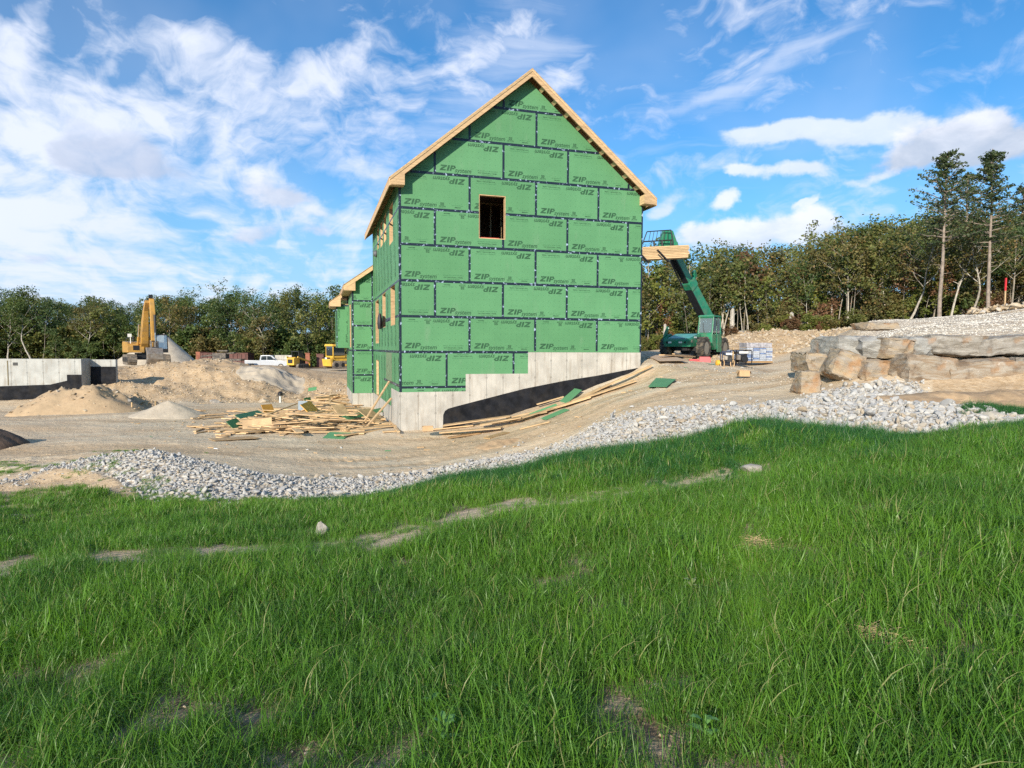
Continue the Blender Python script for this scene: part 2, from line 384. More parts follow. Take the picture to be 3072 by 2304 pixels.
def _tps_fit():
    P = CP[:, :2].copy(); P[:, 0] *= SA; n = len(P)
    d2 = ((P[:, None] - P[None]) ** 2).sum(-1)
    K = .5 * d2 * np.log(d2 + 1e-12) + np.eye(n) * 1e-4
    A = np.zeros((n + 3, n + 3)); A[:n, :n] = K; A[:n, n] = 1; A[:n, n + 1:] = P; A[n, :n] = 1; A[n + 1:, :n] = P.T
    return P, np.linalg.solve(A, np.concatenate([CP[:, 2], [0, 0, 0]]))
TP, TW = _tps_fit()
def _tps(a, b):
    a = np.clip(a, -1.15, 1.15) * SA; b = np.clip(b, -.05, 5.9); out = np.empty_like(a); n = len(TP)
    for i in range(0, len(a), 20000):
        q = np.stack([a[i:i + 20000], b[i:i + 20000]], 1)
        d2 = ((q[:, None] - TP[None]) ** 2).sum(-1)
        out[i:i + 20000] = (.5 * d2 * np.log(d2 + 1e-12)) @ TW[:n] + TW[n] + q @ TW[n + 1:]
    return out
def pix(x, y): return 1536 + x / np.maximum(y, .3) * FPX      # bearing of a place, as a column of the photograph
# the stone band between two curves: bearing -> distance
RB = np.array([(-900, 13.5), (-100, 12.9), (150, 14.4), (250, 13.7), (330, 13.1), (395, 12.2)] + [(e[0], e[2]) for e in EDGE] + [(3700, 9)])
RT = np.array([(-900, 13.5), (-100, 12.9), (150, 14.9), (250, 15.7), (350, 15.9), (458, 15.8), (560, 15.5), (680, 14.5), (833, 14.2), (1000, 14.3), (1200, 14.9), (1389, 15.9), (1536, 16.6), (1700, 16.9), (1830, 16.9), (1944, 16.0), (2100, 15.4), (2290, 14.9), (2360, 14.3), (2440, 15.2), (2500, 15.6), (2750, 15.4), (2830, 13.2), (2900, 11.8), (3072, 11.0), (3700, 10.5)])
def rb(px): return np.interp(px, RB[:, 0], RB[:, 1])
GB = np.array([(-900, 10.6), (0, 10.7), (150, 11.6), (300, 12.2)] + [(e[0], e[2]) for e in EDGE] + [(3700, 9)])
def gb(px): return np.interp(px, GB[:, 0], GB[:, 1])
def rt(px): return np.interp(px, RT[:, 0], RT[:, 1])
def sstep(x, a, b):
    t = np.clip((x - a) / (b - a), 0, 1); return t * t * (3 - 2 * t)
MOUNDS = [  # px, Y, radius x, radius y, height : heaps of stone along the band
    (330, 14.6, 1.5, .8, .28), (470, 14.1, 1.1, .9, .28), (600, 13.4, 1.2, .9, .28), (790, 13.2, 1.2, .6, .10), (1500, 15.0, 1.6, .8, .15), (1900, 14.2, 1.5, .9, .16), (2200, 13.6, 1.2, .7, .12)]
def ground_z(x, y, detail=True):
    """height of the ground (numpy arrays)"""
    x = np.asarray(x, float).ravel(); y = np.asarray(y, float).ravel()
    rr = np.hypot(x, y); yy = np.maximum(y, .0)
    az = np.arctan2(x, y)
    front = sstep(np.abs(az), 1.25, .85)
    a = np.tan(np.clip(az, -.9, .9)); Yq = np.maximum(rr * np.cos(np.clip(az, -.9, .9)), .95)
    zf = _tps(a, np.log(Yq))
    back = np.where(x < 0, -1.85, -1.3)
    zb = -1.66 + np.tanh(x / 14) * .6 + fbm(x / 9, y / 9, 3, 5) * .5
    z = zf * front + zb * (1 - front)
    near = sstep(rr, 2.2, .8); z = z * (1 - near) - 1.66 * near
    px = pix(x, y); b, t = rb(px), rt(px)
    for (mx, mY, ra, rbb, h) in MOUNDS:
        cx, cy = (mx - 1536) / FPX * mY, mY
        z = z + h * np.exp(-((x - cx) / ra) ** 2 - ((y - cy) / rbb) ** 2)
    if detail:
        dirt = sstep(y, b - .3, b + .3) * (y > 5)
        z = z + fbm(x / 2.2, y / 2.2, 3, 3) * .10 * (1 - dirt)          # tussocky lawn
        farr = sstep(rr, 10, 30)
        rough = sstep(y, 33.5, 36.5) * sstep(y, 47, 40) * (x < -3)       # raw bank
        rough = np.maximum(rough, sstep(y, 36, 39) * sstep(y, 60, 50) * (px > 2080) * (px < 2640))
        pit = dirt * sstep(y, t, t + .8)
        z = z + pit * (1 - rough) * (fbm(x / 3.1, y / 1.3, 4, 21) * .09 + fbm(x / .45, y / .35, 3, 22) * .022)
        z = z + (px < 480) * (y > 9) * (y < 17) * (fbm(x / .8, y / .5, 3, 91) * .09 + fbm(x / .2, y / .2, 2, 92) * .02)
        z = z + rough * (fbm(x / 3.2, y / 2.6, 3, 31, .5) * .55 + np.abs(fbm(x / 1.1, y / .9, 3, 33)) * -.28 + fbm(x / .4, y / .4, 2, 34) * .09)
        plat = sstep(y, 18, 20) * (px > 2560) * sstep(y, 45, 36)
        z = z + plat * fbm(x / 1.5, y / 1.5, 3, 41) * .10
        # wheel ruts curving across the cut
        rut = np.sin((y - 19 - .015 * (x + 10) ** 2 + fbm(x / 6, y / 6, 2, 44)) * 2 * math.pi / 1.35)
        rm = pit * (1 - rough) * sstep(fbm(x / 7, y / 5, 2, 45), -.05, .25) * sstep(y, 34, 30)
        z = z + rm * np.clip(rut, -1, .3) * .034 * (1 + .35 * np.sin(np.hypot(x + 30, y) * 2 * math.pi / .28) * (rut < 0))
    return z + EZ
def gz(x, y): return float(ground_z([x], [y])[0])
def GP(px, Y, dz=0.):
    """a point on the ground at bearing px and distance Y"""
    x = (px - 1536) / FPX * Y; return Vector((x, Y, gz(x, Y) + dz))

# bare strip worn across the lawn: bearing -> distance
ST = np.array([(-600, 6.5)] + [(e[0], e[2]) for e in STRIP] + [(2600, 8.5), (3072, 8)])
def strip(px): return np.interp(px, ST[:, 0], ST[:, 1])
def grass_amount(x, y):
    """0 bare .. 1 thick"""
    x = np.asarray(x, float); y = np.asarray(y, float)
    px = pix(x, y); b = gb(px)
    e = fbm(x / .9, y / .9, 3, 61) * .7
    g = sstep(y + e, b + .25, b - .25)
    # a thin scatter in the lower left corner, by the stone heap
    left = sstep(px, 620, 250) * sstep(y, 8.3, 11.5)
    g = g * (1 - left * sstep(fbm(x / 1.1, y / 1.0, 3, 62), -.28, .18))
    d = np.abs(y - strip(px) + fbm(x / 1.3, y / 1.3, 2, 63) * .5)
    w = np.interp(px, [0, 150, 300, 620, 800, 1100, 1500, 1700, 2200, 2300, 2400], [.70, .5, .50, .3, .50, .75, .62, .3, .3, .4, 0])
    brk = np.interp(px, [0, 110, 130, 220, 250, 470, 520, 560, 640, 720, 830, 980, 1090, 1130, 1560, 1640, 1900, 2080, 2290, 2400], [1, 1, 0, 0, 1, 1, .1, .7, 1, .5, .15, .1, .3, 1, 1, .1, .05, .6, .7, 0])
    g = g * (1 - .94 * brk * sstep(d, w + .14, w - .05) * sstep(fbm(x / .6, y / .4, 3, 64), -.30, .02))
    near = sstep(y, 5.2, 3.0)
    pa = fbm(x / .55, y / .55, 3, 65) + .26 * sstep(px, 2000, 200)
    g = g * (1 - .80 * near * sstep(pa, .05, .30) * sstep(fbm(x / .18, y / .18, 2, 67), -.25, .1))
    g = g * (1 - .5 * sstep(fbm(x / .5, y / .5, 2, 66), .22, .42))
    return np.clip(g, 0, 1)

def build_ground():
    az = np.concatenate([np.linspace(-math.pi, -.9, 40)[:-1], np.linspace(-.9, -.72, 16)[:-1], np.linspace(-.72, .72, 620), np.linspace(.72, .9, 16)[1:], np.linspace(.9, math.pi, 40)[1:]])
    rd = np.concatenate([[.0], np.geomspace(.5, 2.2, 14)[:-1], np.geomspace(2.2, 60, 420), np.geomspace(60, 1500, 70)[1:]])
    na, nr = len(az), len(rd)
    A, Rr = np.meshgrid(az, rd); x = (Rr * np.sin(A)).ravel(); y = (Rr * np.cos(A)).ravel()
    z = ground_z(x, y)
    # excavation under the house stays below its slab; step at the boulder wall and at the far foundation
    co = np.stack([x, y, z], 1)
    idx = np.arange(na * nr).reshape(nr, na)
    f = np.stack([idx[:-1, :-1], idx[:-1, 1:], idx[1:, 1:], idx[1:, :-1]], -1).reshape(-1, 4)[:, ::-1]
    me = D.meshes.new('ground')
    me.vertices.add(len(co)); me.vertices.foreach_set('co', co.ravel())
    me.loops.add(f.size); me.loops.foreach_set('vertex_index', f.ravel())
    me.polygons.add(len(f)); me.polygons.foreach_set('loop_start', np.arange(0, f.size, 4))
    me.polygons.foreach_set('use_smooth', np.ones(len(f), bool))
    me.update(calc_edges=True)
    px = pix(x, y); b, t = rb(px), rt(px); rr = np.hypot(x, y)
    soil = sstep(y, gb(px) + .35, gb(px) - .1); soil[y < 3] = 1          # lawn soil
    soil = soil * (1 - .7 * sstep(np.abs(y - strip(px)), .75, .25) * (px < 2400))
    e = fbm(x / 1.2, y / 1.2, 3, 51) * .5
    stone = sstep(y + e, b - .2, b + .1) * sstep(y + e, t + .35, t - .1)
    plat = (px > 2575) * sstep(y, 16.4, 17.4) * sstep(y, 52, 46)
    sandy = sstep(fbm(x / 3.5, y / 1.6, 2, 52), .12, .25) * (px > 2850) * (y > 19)
    stone = np.maximum(stone, plat * (1 - sandy) * .55)
    raw = np.maximum(sstep(y, 33.8, 36) * (x < -2) * sstep(y, 52, 45), sstep(y, 36, 39) * (px > 2100) * (px < 2640))
    raw = np.maximum(raw, .75 * sstep(fbm(x / 5, y / 1.8, 3, 53), .05, .3) * (y > 17) * (y < 34))
    rut = np.sin((y - 19 - .015 * (x + 10) ** 2 + fbm(x / 6, y / 6, 2, 44)) * 2 * math.pi / 1.35)
    raw = np.maximum(raw, .8 * sstep(-rut, .1, .8) * sstep(fbm(x / 7, y / 5, 2, 45), -.05, .25) * (y > t) * (y < 33) * (y > 13))
    corner = (px < 470) * sstep(y, gb(px) - .3, gb(px) + .2) * sstep(y, b + .6, b) * (y > 8); raw = np.maximum(raw, corner * .8)
    raw = np.maximum(raw, (px > 2800) * sstep(y, 11.3, 12) * sstep(y, 16.6, 16) * (px < 3800) * sstep(y, rt(px) - .2, rt(px) + .3))
    leaf = np.clip(sstep(rr, 48, 54) * (px > 1850) + sstep(rr, 93, 99) * (px <= 1850) + (y < -8), 0, 1)
    col = np.stack([soil, stone, raw, leaf], 1).astype(np.float32)
    at = me.color_attributes.new('zone', 'FLOAT_COLOR', 'POINT'); at.data.foreach_set('color', col.ravel())
    m, w, out = new_mat('ground')
    P = w.n('ShaderNodeTexCoord').outputs['Object']
    zc = w.n('ShaderNodeVertexColor', layer_name='zone'); s3 = w.n('ShaderNodeSeparateColor', ins={0: zc.outputs[0]}); zs, zt, zr = s3.outputs
    st = w.n('ShaderNodeMapping', ins={0: P, 2: (0, 0, R(6)), 3: (.35, 1.6, 1)}).outputs[0]
    n1 = w.noise(st, .55, 6, .62, .4); n2 = w.noise(P, 7, 5, .65); n3 = w.noise(P, 45, 3, .6); n4 = w.noise(P, .23, 3, .5)
    dirt = w.mix(w.ss(n1, .35, .68), (.56, .42, .275), (.68, .565, .405))
    dirt = w.mix(w.m('MULTIPLY', w.ss(n4, .42, .62), .5), dirt, (.64, .54, .40))
    dirt = w.mix(w.m('MULTIPLY', w.ss(n2, .46, .72), .42), dirt, (.40, .28, .175)); dirt = w.mix(w.m('MULTIPLY', w.ss(w.noise(st, 2.6, 6, .7, 1.2), .58, .70), .32), dirt, (.42, .29, .18))
    dirt = w.mix(w.m('MULTIPLY', w.ss(w.noise(st, .9, 5, .6, .8), .56, .70), .55), dirt, (.50, .35, .22))
    vo = w.n('ShaderNodeTexVoronoi', ins={'Vector': P, 'Scale': 16.}).outputs
    peb = w.ss(vo[0], .34, .16); pick = w.n('ShaderNodeSeparateColor', ins={0: vo[1]}).outputs[0]
    peb = w.m('MULTIPLY', peb, w.ss(w.m('ADD', pick, w.m('MULTIPLY', w.ss(n4, .35, .6), .2)), .86, .92))
    dirt = w.mix(w.m('MULTIPLY', peb, .6), dirt, (.60, .54, .46))
    raw_c = w.mix(w.ss(n2, .3, .7), (.44, .30, .17), (.58, .44, .29))
    raw_c = w.mix(w.m('MULTIPLY', w.ss(w.noise(P, 1.3, 4), .5, .7), .5), raw_c, (.33, .23, .14))
    c = w.mix(zr, dirt, raw_c)
    gr = w.n('ShaderNodeTexVoronoi', ins={'Vector': P, 'Scale': 9.}).outputs
    g1 = w.mix(w.n('ShaderNodeSeparateColor', ins={0: gr[1]}).outputs[1], (.50, .46, .40), (.66, .62, .56))
    g1 = w.mix(w.ss(gr[0], .35, .7), g1, (.36, .31, .25))
    c = w.mix(zt, c, g1)
    so = w.mix(w.ss(n2, .35, .7), (.17, .12, .075), (.40, .31, .21))
    so = w.mix(w.m('MULTIPLY', w.ss(n3, .5, .7), .35), so, (.40, .33, .23))
    c = w.mix(zs, c, so)
    lf = w.mix(w.ss(n2, .35, .65), (.10, .055, .028), (.22, .12, .055))
    c = w.mix(zc.outputs[1], c, lf)
    hgt = w.m('ADD', w.m('MULTIPLY', n2, .5), w.m('ADD', w.m('MULTIPLY', n3, .12), w.m('MULTIPLY', peb, .25)))
    hgt = w.m('ADD', hgt, w.m('MULTIPLY', w.m('MULTIPLY', zt, w.m('SUBTRACT', 1, gr[0])), .8))
    hgt = w.m('ADD', hgt, w.m('MULTIPLY', w.noise(st, 4, 4, .6), .35))
    bn = w.n('ShaderNodeBump', ins={'Strength': .9, 'Distance': .09, 'Height': hgt})
    bs = w.n('ShaderNodeBsdfPrincipled', ins={'Base Color': c, 'Roughness': .95, 'Specular IOR Level': .15, 'Normal': bn.outputs[0]})
    w.link(bs.outputs[0], out.inputs[0])
    tag(put('ground', me, m), kind='structure')
build_ground()
# ---------------------------------------------------------------- house
FT = .3048; ROW = 4 * FT; GW = 30 * FT; GL = 10.54; SL = .8333
BASE = -2.79
M_green, w, out = new_mat('green_sheathing')
P = w.n('ShaderNodeTexCoord').outputs['Object']
f = w.noise(P, 1.1, 5, .6); f2 = w.noise(P, 60, 3, .7)
c = w.mix(w.ss(f, .3, .7), (.096, .255, .118), (.108, .280, .130)); c = w.mix(1., c, w.mix(w.n('ShaderNodeObjectInfo').outputs['Random'], (.93, .94, .92), (1.06, 1.05, 1.07)), 'MULTIPLY'); c = w.mix(w.m('MULTIPLY', w.ss(w.noise(w.n('ShaderNodeMapping', ins={0: P, 3: (1, 1, .25)}).outputs[0], 1.7, 6, .7), .55, .75), .22), c, (.26, .33, .24)); c = w.mix(w.m('MULTIPLY', f2, .07), c, (.07, .22, .09))
# fastener dots printed on the sheet, in a grid (flat print)
sx, sy, sz = w.n('ShaderNodeSeparateXYZ', ins={0: P}).outputs
def cell(v, per, off): return w.m('SUBTRACT', w.m('FRACT', w.m('ADD', w.m('DIVIDE', v, per), off)), .5)
uu = w.m('ADD', sx, sy)
dd = w.m('ADD', w.m('POWER', w.m('MULTIPLY', cell(uu, FT * 2 / 3, .0), FT * 2 / 3), 2.), w.m('POWER', w.m('MULTIPLY', cell(sz, FT * 2 / 3, .35), FT * 2 / 3), 2.))
c = w.mix(w.m('MULTIPLY', w.ss(dd, .00022, .00006), .7), c, (.03, .12, .05))
bn = w.n('ShaderNodeBump', ins={'Strength': .25, 'Distance': .004, 'Height': f2})
b_ = w.n('ShaderNodeBsdfPrincipled', ins={'Base Color': c, 'Roughness': .62, 'Specular IOR Level': .25, 'Normal': bn.outputs[0]})
w.link(b_.outputs[0], out.inputs[0])
M_ink = simple('print_ink', (.020, .085, .035), .7, .2)
M_ink2 = simple('faint_ink', (.05, .19, .08), .7, .2)
M_tape, w, out = new_mat('seam_tape')
P = w.n('ShaderNodeTexCoord').outputs['Object']
t1 = w.noise(w.n('ShaderNodeMapping', ins={0: P, 3: (9, 9, 9)}).outputs[0], 1.0, 3, .6)
c = w.mix(w.ss(t1, .57, .66), (.012, .02, .034), (.33, .42, .55))
b_ = w.n('ShaderNodeBsdfPrincipled', ins={'Base Color': c, 'Roughness': .38, 'Specular IOR Level': .4})
w.link(b_.outputs[0], out.inputs[0])
def wood(name, c, var=.22, sc=(1, 1, 9), knots=True, rough=.65):
    m, w, out = new_mat(name)
    P = w.n('ShaderNodeTexCoord').outputs['Object']; oi = w.n('ShaderNodeObjectInfo').outputs['Random']
    q = w.n('ShaderNodeMapping', ins={0: P, 3: sc}).outputs[0]
    q = w.vm('ADD', q, w.n('ShaderNodeCombineXYZ', ins={0: w.m('MULTIPLY', oi, 37.), 1: 0., 2: w.m('MULTIPLY', oi, 11.)}).outputs[0])
    g = w.noise(q, 3.2, 6, .62, .6)
    a = tuple(x * (1 - var) for x in c); b = tuple(min(1, x * (1 + var * .7)) for x in c)
    col = w.mix(w.ss(g, .32, .68), a, b)
    hue = w.mix(oi, (.72, .70, .66), (1.12, 1.08, 1.04)); col = w.mix(1., col, hue, 'MULTIPLY')
    if knots: col = w.mix(w.m('MULTIPLY', w.ss(w.noise(q, 1.4, 2), .70, .76), .6), col, (.22, .12, .05))
    b_ = w.n('ShaderNodeBsdfPrincipled', ins={'Base Color': col, 'Roughness': rough, 'Specular IOR Level': .25})
    w.link(b_.outputs[0], out.inputs[0]); return m
M_pine = wood('pine_board', (.60, .42, .245)); M_pine2 = wood('framing_lumber', (.60, .43, .25)); M_osb = wood('strand_board', (.56, .38, .20), .35, (4, 4, 4))
M_dark = wood('shaded_and_weathered_wood', (.42, .28, .15)); M_in = simple('darkened_interior', (.10, .065, .045), .9)  # shade put into the framing and interior browns; weathered boards share the first
M_orange = wood('orange_sheet', (.80, .42, .10), .12)
def concrete(name, c, seam=.61, stain=True):
    m, w, out = new_mat(name)
    P = w.n('ShaderNodeTexCoord').outputs['Object']; sx, sy, sz = w.n('ShaderNodeSeparateXYZ', ins={0: P}).outputs
    n = w.noise(P, 1.3, 6, .6); n2 = w.noise(P, 22, 4, .6)
    col = w.mix(w.ss(n, .3, .7), tuple(x * .76 for x in c), tuple(x * 1.06 for x in c))
    u = w.m('ADD', sx, sy)
    fr = w.m('ABSOLUTE', w.m('SUBTRACT', w.m('FRACT', w.m('DIVIDE', u, seam)), .5))
    line = w.ss(fr, .475, .492)
    tie = w.m('MULTIPLY', w.ss(fr, .43, .46), w.ss(w.m('ABSOLUTE', w.m('SUBTRACT', w.m('FRACT', w.m('DIVIDE', sz, .61)), .5)), .07, .04))
    line = w.m('MAXIMUM', line, tie)
    col = w.mix(w.m('MULTIPLY', line, .6), col, tuple(x * .38 for x in c))
    if stain:
        dr = w.n('ShaderNodeMapping', ins={0: P, 3: (3, 3, .35)}).outputs[0]
        col = w.mix(w.m('MULTIPLY', w.ss(w.noise(dr, 2.2, 6, .68), .48, .70), .55), col, (.27, .22, .165))
    h = w.m('SUBTRACT', w.m('MULTIPLY', n2, .3), line)
    bn = w.n('ShaderNodeBump', ins={'Strength': .5, 'Distance': .012, 'Height': h})
    b_ = w.n('ShaderNodeBsdfPrincipled', ins={'Base Color': col, 'Roughness': .85, 'Specular IOR Level': .25, 'Normal': bn.outputs[0]})
    w.link(b_.outputs[0], out.inputs[0]); return m
M_conc = concrete('poured_concrete', (.50, .47, .42))
M_tar = simple('damp_proofing', (.014, .015, .019), .85, .4, 3, bump=.35, bscale=14, spec=.12, dirt=(.07, .06, .05), dscale=2, damt=.25)

def roof_h(u): return 9.60 - abs(u - GW / 2) * SL      # underside of the rafters on the gable
def clip_poly(poly, a, b, c):
    """keep the part of a 2D polygon where a*x + b*y <= c"""
    o = []
    for i in range(len(poly)):
        p, q = poly[i], poly[(i + 1) % len(poly)]
        dp, dq = a * p[0] + b * p[1] - c, a * q[0] + b * q[1] - c
        if dp <= 0: o.append(p)
        if dp * dq < 0:
            t = dp / (dp - dq); o.append((p[0] + (q[0] - p[0]) * t, p[1] + (q[1] - p[1]) * t))
    return o
def rect(u0, h0, u1, h1): return [(u0, h0), (u1, h0), (u1, h1), (u0, h1)]
def minus(rects, hole):
    o = []
    for (a, b, c, d) in rects:
        e, f, g, h = hole
        if e >= c or g <= a or f >= d or h <= b: o.append((a, b, c, d)); continue
        if a < e: o.append((a, b, e, d))
        if g < c: o.append((g, b, c, d))
        x0, x1 = max(a, e), min(c, g)
        if b < f: o.append((x0, b, x1, f))
        if h < d: o.append((x0, h, x1, d))
    return o
# lettering meshes -------------------------------------------------
def text_tris(body, size, shear=0., bold=0., align='LEFT', sx=1.):
    cu = D.curves.new('lettering', 'FONT'); cu.body = body; cu.size = size; cu.shear = shear; cu.offset = bold
    cu.resolution_u = 2; cu.align_x = align
    o = D.objects.new('lettering', cu); COL.objects.link(o)
    dg = bpy.context.evaluated_depsgraph_get(); me = o.evaluated_get(dg).to_mesh(); me.calc_loop_triangles()
    v = [(p.co.x * sx, p.co.y) for p in me.vertices]
    t = [[v[i] for i in tr.vertices] for tr in me.loop_triangles]
    o.evaluated_get(dg).to_mesh_clear(); D.objects.remove(o); D.curves.remove(cu); return t
def shift(t, dx, dy, s=1.): return [[(x * s + dx, y * s + dy) for x, y in tr] for tr in t]
def flip(t, cx, cy): return [[(2 * cx - x, 2 * cy - y) for x, y in tr] for tr in t]
def qd(*p): return [[p[0], p[1], p[2]], [p[0], p[2], p[3]]]
def zip_logo():
    """heavy slanted Z I P with two speed slits at its left, then light slanted small letters"""
    H = .19; sl = .32; W = .21
    def q(x0, y0, x1, y1): return qd((x0 + y0 * sl, y0), (x1 + y0 * sl, y0), (x1 + y1 * sl, y1), (x0 + y1 * sl, y1))
    t = q(.0, 0, W, .045) + q(-.01, H - .045, W, H)                          # Z bars
    t += qd((.0 + .045 * sl, .045), (.085 + .045 * sl, .045), (W + (H - .045) * sl, H - .045), (W - .085 + (H - .045) * sl, H - .045))
    for k in range(3): t += q(.02 + k * .012, .060 + k * .030, .065 + k * .02, .070 + k * .030)
    t += q(.245, 0, .315, H)                                                 # I
    t += q(.35, 0, .415, H) + q(.415, H - .04, .50, H) + q(.415, .065, .50, .105) + q(.47, .105, .535, H - .04)   # P
    t += shift(text_tris('system', .215, .26, .0036), .535, -.030, 1.0)
    t += shift(text_tris('R', .03), 1.13, .09)
    return t
LOGO = zip_logo()
_w = max(x for tr in LOGO for x, y in tr); LOGO = [[(x * 1.12 / _w, y) for x, y in tr] for tr in LOGO]
def frame_q(x0, y0, x1, y1, t): return qd((x0, y0), (x1, y0), (x1, y0 + t), (x0, y0 + t)) + qd((x0, y1 - t), (x1, y1 - t), (x1, y1), (x0, y1)) + qd((x0, y0), (x0 + t, y0), (x0 + t, y1), (x0, y1)) + qd((x1 - t, y0), (x1, y0), (x1, y1), (x1 - t, y1))
def _cen(t, cx, y): 
    xs = [x for tr in t for x, _ in tr]; m = (min(xs) + max(xs)) / 2; return shift(t, cx - m, y)
KA = frame_q(1.41, .155, 1.53, .255, .010) + _cen(text_tris('30', .10, 0, .003), 1.47, .17) + _cen(text_tris('YEAR SYSTEM', .040, 0, .0015), 1.47, .115) + _cen(text_tris('LIMITED WARRANTY', .026), 1.47, .08) \
    + _cen(text_tris('#zipsystem', .050, .1, .002), 2.02, .10)
KAf = _cen(text_tris('Join the revolution', .052, .1), 2.0, .165)
KB = _cen(text_tris('7/16" STRUCTURAL 1 PANEL', .054, 0, .0015), 1.86, .125) + _cen(text_tris('WATER RESISTIVE & AIR BARRIER', .030), 1.86, .07)
KBf = _cen(text_tris('AIR BARRIER & WATER RESISTANCE', .046), 1.86, .20)
LOGO = shift(LOGO, .165, .125)
PL = 8 * FT
def panel_print(kind):
    """ink of a full sheet in its own frame (0..PL, 0..ROW): the same print upright and upside down"""
    bot = (KA, KAf) if kind % 2 == 0 else (KB, KBf); top = (KA, KAf) if (kind // 2) % 2 == 0 else (KB, KBf)
    F_ = lambda t: flip(t, PL / 2, ROW / 2)
    return LOGO, F_(LOGO), bot[0] + F_(top[0]), bot[1] + F_(top[1])
PRINTS = [panel_print(k) for k in range(4)]

def clip_tris(tris, pieces):
    out = []
    bbs = [(min(p[0] for p in pc), min(p[1] for p in pc), max(p[0] for p in pc), max(p[1] for p in pc)) for pc in pieces]
    for tr in tris:
        x0 = min(p[0] for p in tr); x1 = max(p[0] for p in tr); y0 = min(p[1] for p in tr); y1 = max(p[1] for p in tr)
        for pc, (a, b, c, d) in zip(pieces, bbs):
            if x1 <= a or x0 >= c or y1 <= b or y0 >= d: continue
            if len(pc) == 4 and abs((c - a) * (d - b) - abs(sum(pc[i][0] * pc[(i + 1) % 4][1] - pc[(i + 1) % 4][0] * pc[i][1] for i in range(4))) / 2) < 1e-6 and x0 >= a and x1 <= c and y0 >= b and y1 <= d:
                out.append(tr); break
            q = list(tr)
            n = len(pc)
            for i in range(n):
                p, r = pc[i], pc[(i + 1) % n]; ex, ey = r[0] - p[0], r[1] - p[1]
                a_, b_ = ey, -ex                       # outside of a counter-clockwise edge
                q = clip_poly(q, a_, b_, a_ * p[0] + b_ * p[1])
                if len(q) < 3: break
            if len(q) >= 3: out.append(q)
    return out
house = thing('house', 'two storey timber framed house under construction, clad in green printed sheathing sheets', 'house', (HX, HY, HZ + BASE), HYAW)
ZO = -BASE                                   # floor line height above the house's base
def ha(name, mb, mat, parent=house, z=ZO, **k): return mb.build(name, mat, parent, loc=(0, 0, z) if parent is house else None, **k)
def wall_panel(parent, T, pieces, prints, th=.011, faint=True, prnt=True, pmat=None):
    """pieces: convex outlines in the wall's own (u, h); T maps (u, h, out) to house space"""
    mb = MB()
    for pc in pieces:
        pc = [p for p in pc]
        if len(pc) < 3: continue
        n = len(pc); vs = [T(u, h, 0) for u, h in pc] + [T(u, h, th) for u, h in pc]
        mb.add(vs, [tuple(reversed(range(n))), tuple(range(n, 2 * n))] + [(i, (i + 1) % n, (i + 1) % n + n, i + n) for i in range(n)])
    if not mb.v: return None
    o = put('sheathing_panel', mb.mesh('sheathing_panel'), pmat or M_green, parent, loc=(0, 0, ZO))
    if prnt:
        for tris, mt, nm in zip(prints, (M_ink, M_ink, M_ink, M_ink2), ('lettering', 'lettering', 'small_print', 'faint_print')):
            q = clip_tris(tris, pieces)
            if not q: continue
            mm = MB()
            for tr in q: mm.add([T(u, h, th + .0025) for u, h in tr], [tuple(range(len(tr)))])
            tag(put(nm, mm.mesh(nm, fixn=False), mt, o), kind='stuff')
    return o
def place_print(kind, u0, h0, rot=False):
    return tuple([[(x + u0, y + h0) for x, y in tr] for tr in s] for s in PRINTS[kind])
def tape(parent, T, pts, wd=.088, out=.0145, z=ZO):
    (u0, h0), (u1, h1) = pts; mb = MB()
    d = Vector((u1 - u0, h1 - h0)).normalized(); nx, ny = -d.y * wd / 2, d.x * wd / 2
    c = [(u0 + nx, h0 + ny), (u1 + nx, h1 + ny), (u1 - nx, h1 - ny), (u0 - nx, h0 - ny)]
    vs = [T(u, h, .0115) for u, h in c] + [T(u, h, out) for u, h in c]
    mb.add(vs, [(0, 1, 2, 3), (7, 6, 5, 4)] + [(i, (i + 1) % 4, (i + 1) % 4 + 4, i + 4) for i in range(4)])
    return put('seam_tape', mb.mesh('seam_tape'), M_tape, parent, loc=(0, 0, z))
TG = lambda u, h, o: (u, -o, h)              # gable
TS = lambda u, h, o: (-o, u, h)              # left side wall (u runs back)
# ---- gable sheets
WIN = (2.77, 3.985, 3.745, 5.51)
def gable_pieces(rects):
    out = []
    for r in rects:
        for q in minus([r], WIN):
            p = rect(*q)
            for pc in ((p,),):
                a = clip_poly(p, -SL, 1, 9.60 - GW / 2 * SL)         # left slope
                a = clip_poly(a, SL, 1, 9.60 + GW / 2 * SL)          # right slope
                if len(a) >= 3: out.append(a)
    return out
G = .0016
def gable_row(j, joints, h0, h1, kinds, hf=None):
    js = [0] + joints + [30]
    for i in range(len(js) - 1):
        u0, u1 = js[i] * FT, js[i + 1] * FT
        f0 = u1 - PL if i == 0 else u0                      # which end of the sheet was cut away
        pcs = gable_pieces([(u0 + G, h0 + G, u1 - G, h1 - G)])
        if pcs: wall_panel(house, TG, pcs, place_print(kinds[i % len(kinds)], f0, hf if hf is not None else h0))
KN = {0: [1, 0, 0, 1], 1: [3, 1, 2, 2, 3], 2: [1, 2, 2, 1], 3: [2, 1, 3, 2, 0], 4: [2, 2, 2, 2], 5: [3, 3, 2, 2, 2], 6: [0, 2, 2, 2], 7: [0, 2, 2, 2]}
for j in range(8):
    js = [8, 16, 24] if j % 2 == 0 else [4, 12, 20, 28]
    gable_row(j, js, j * ROW, (j + 1) * ROW, KN[j])
for (a, b_, h0, h1, f0, k) in ((0, 5.33, -ROW, 0, 5.33 - 8, 2), (13.33, 15.15, -.774, 0, 13.33, 2)):
    wall_panel(house, TG, [rect(a * FT + G, h0 + G, b_ * FT - G, h1 - G)], place_print(k, f0 * FT, -ROW))
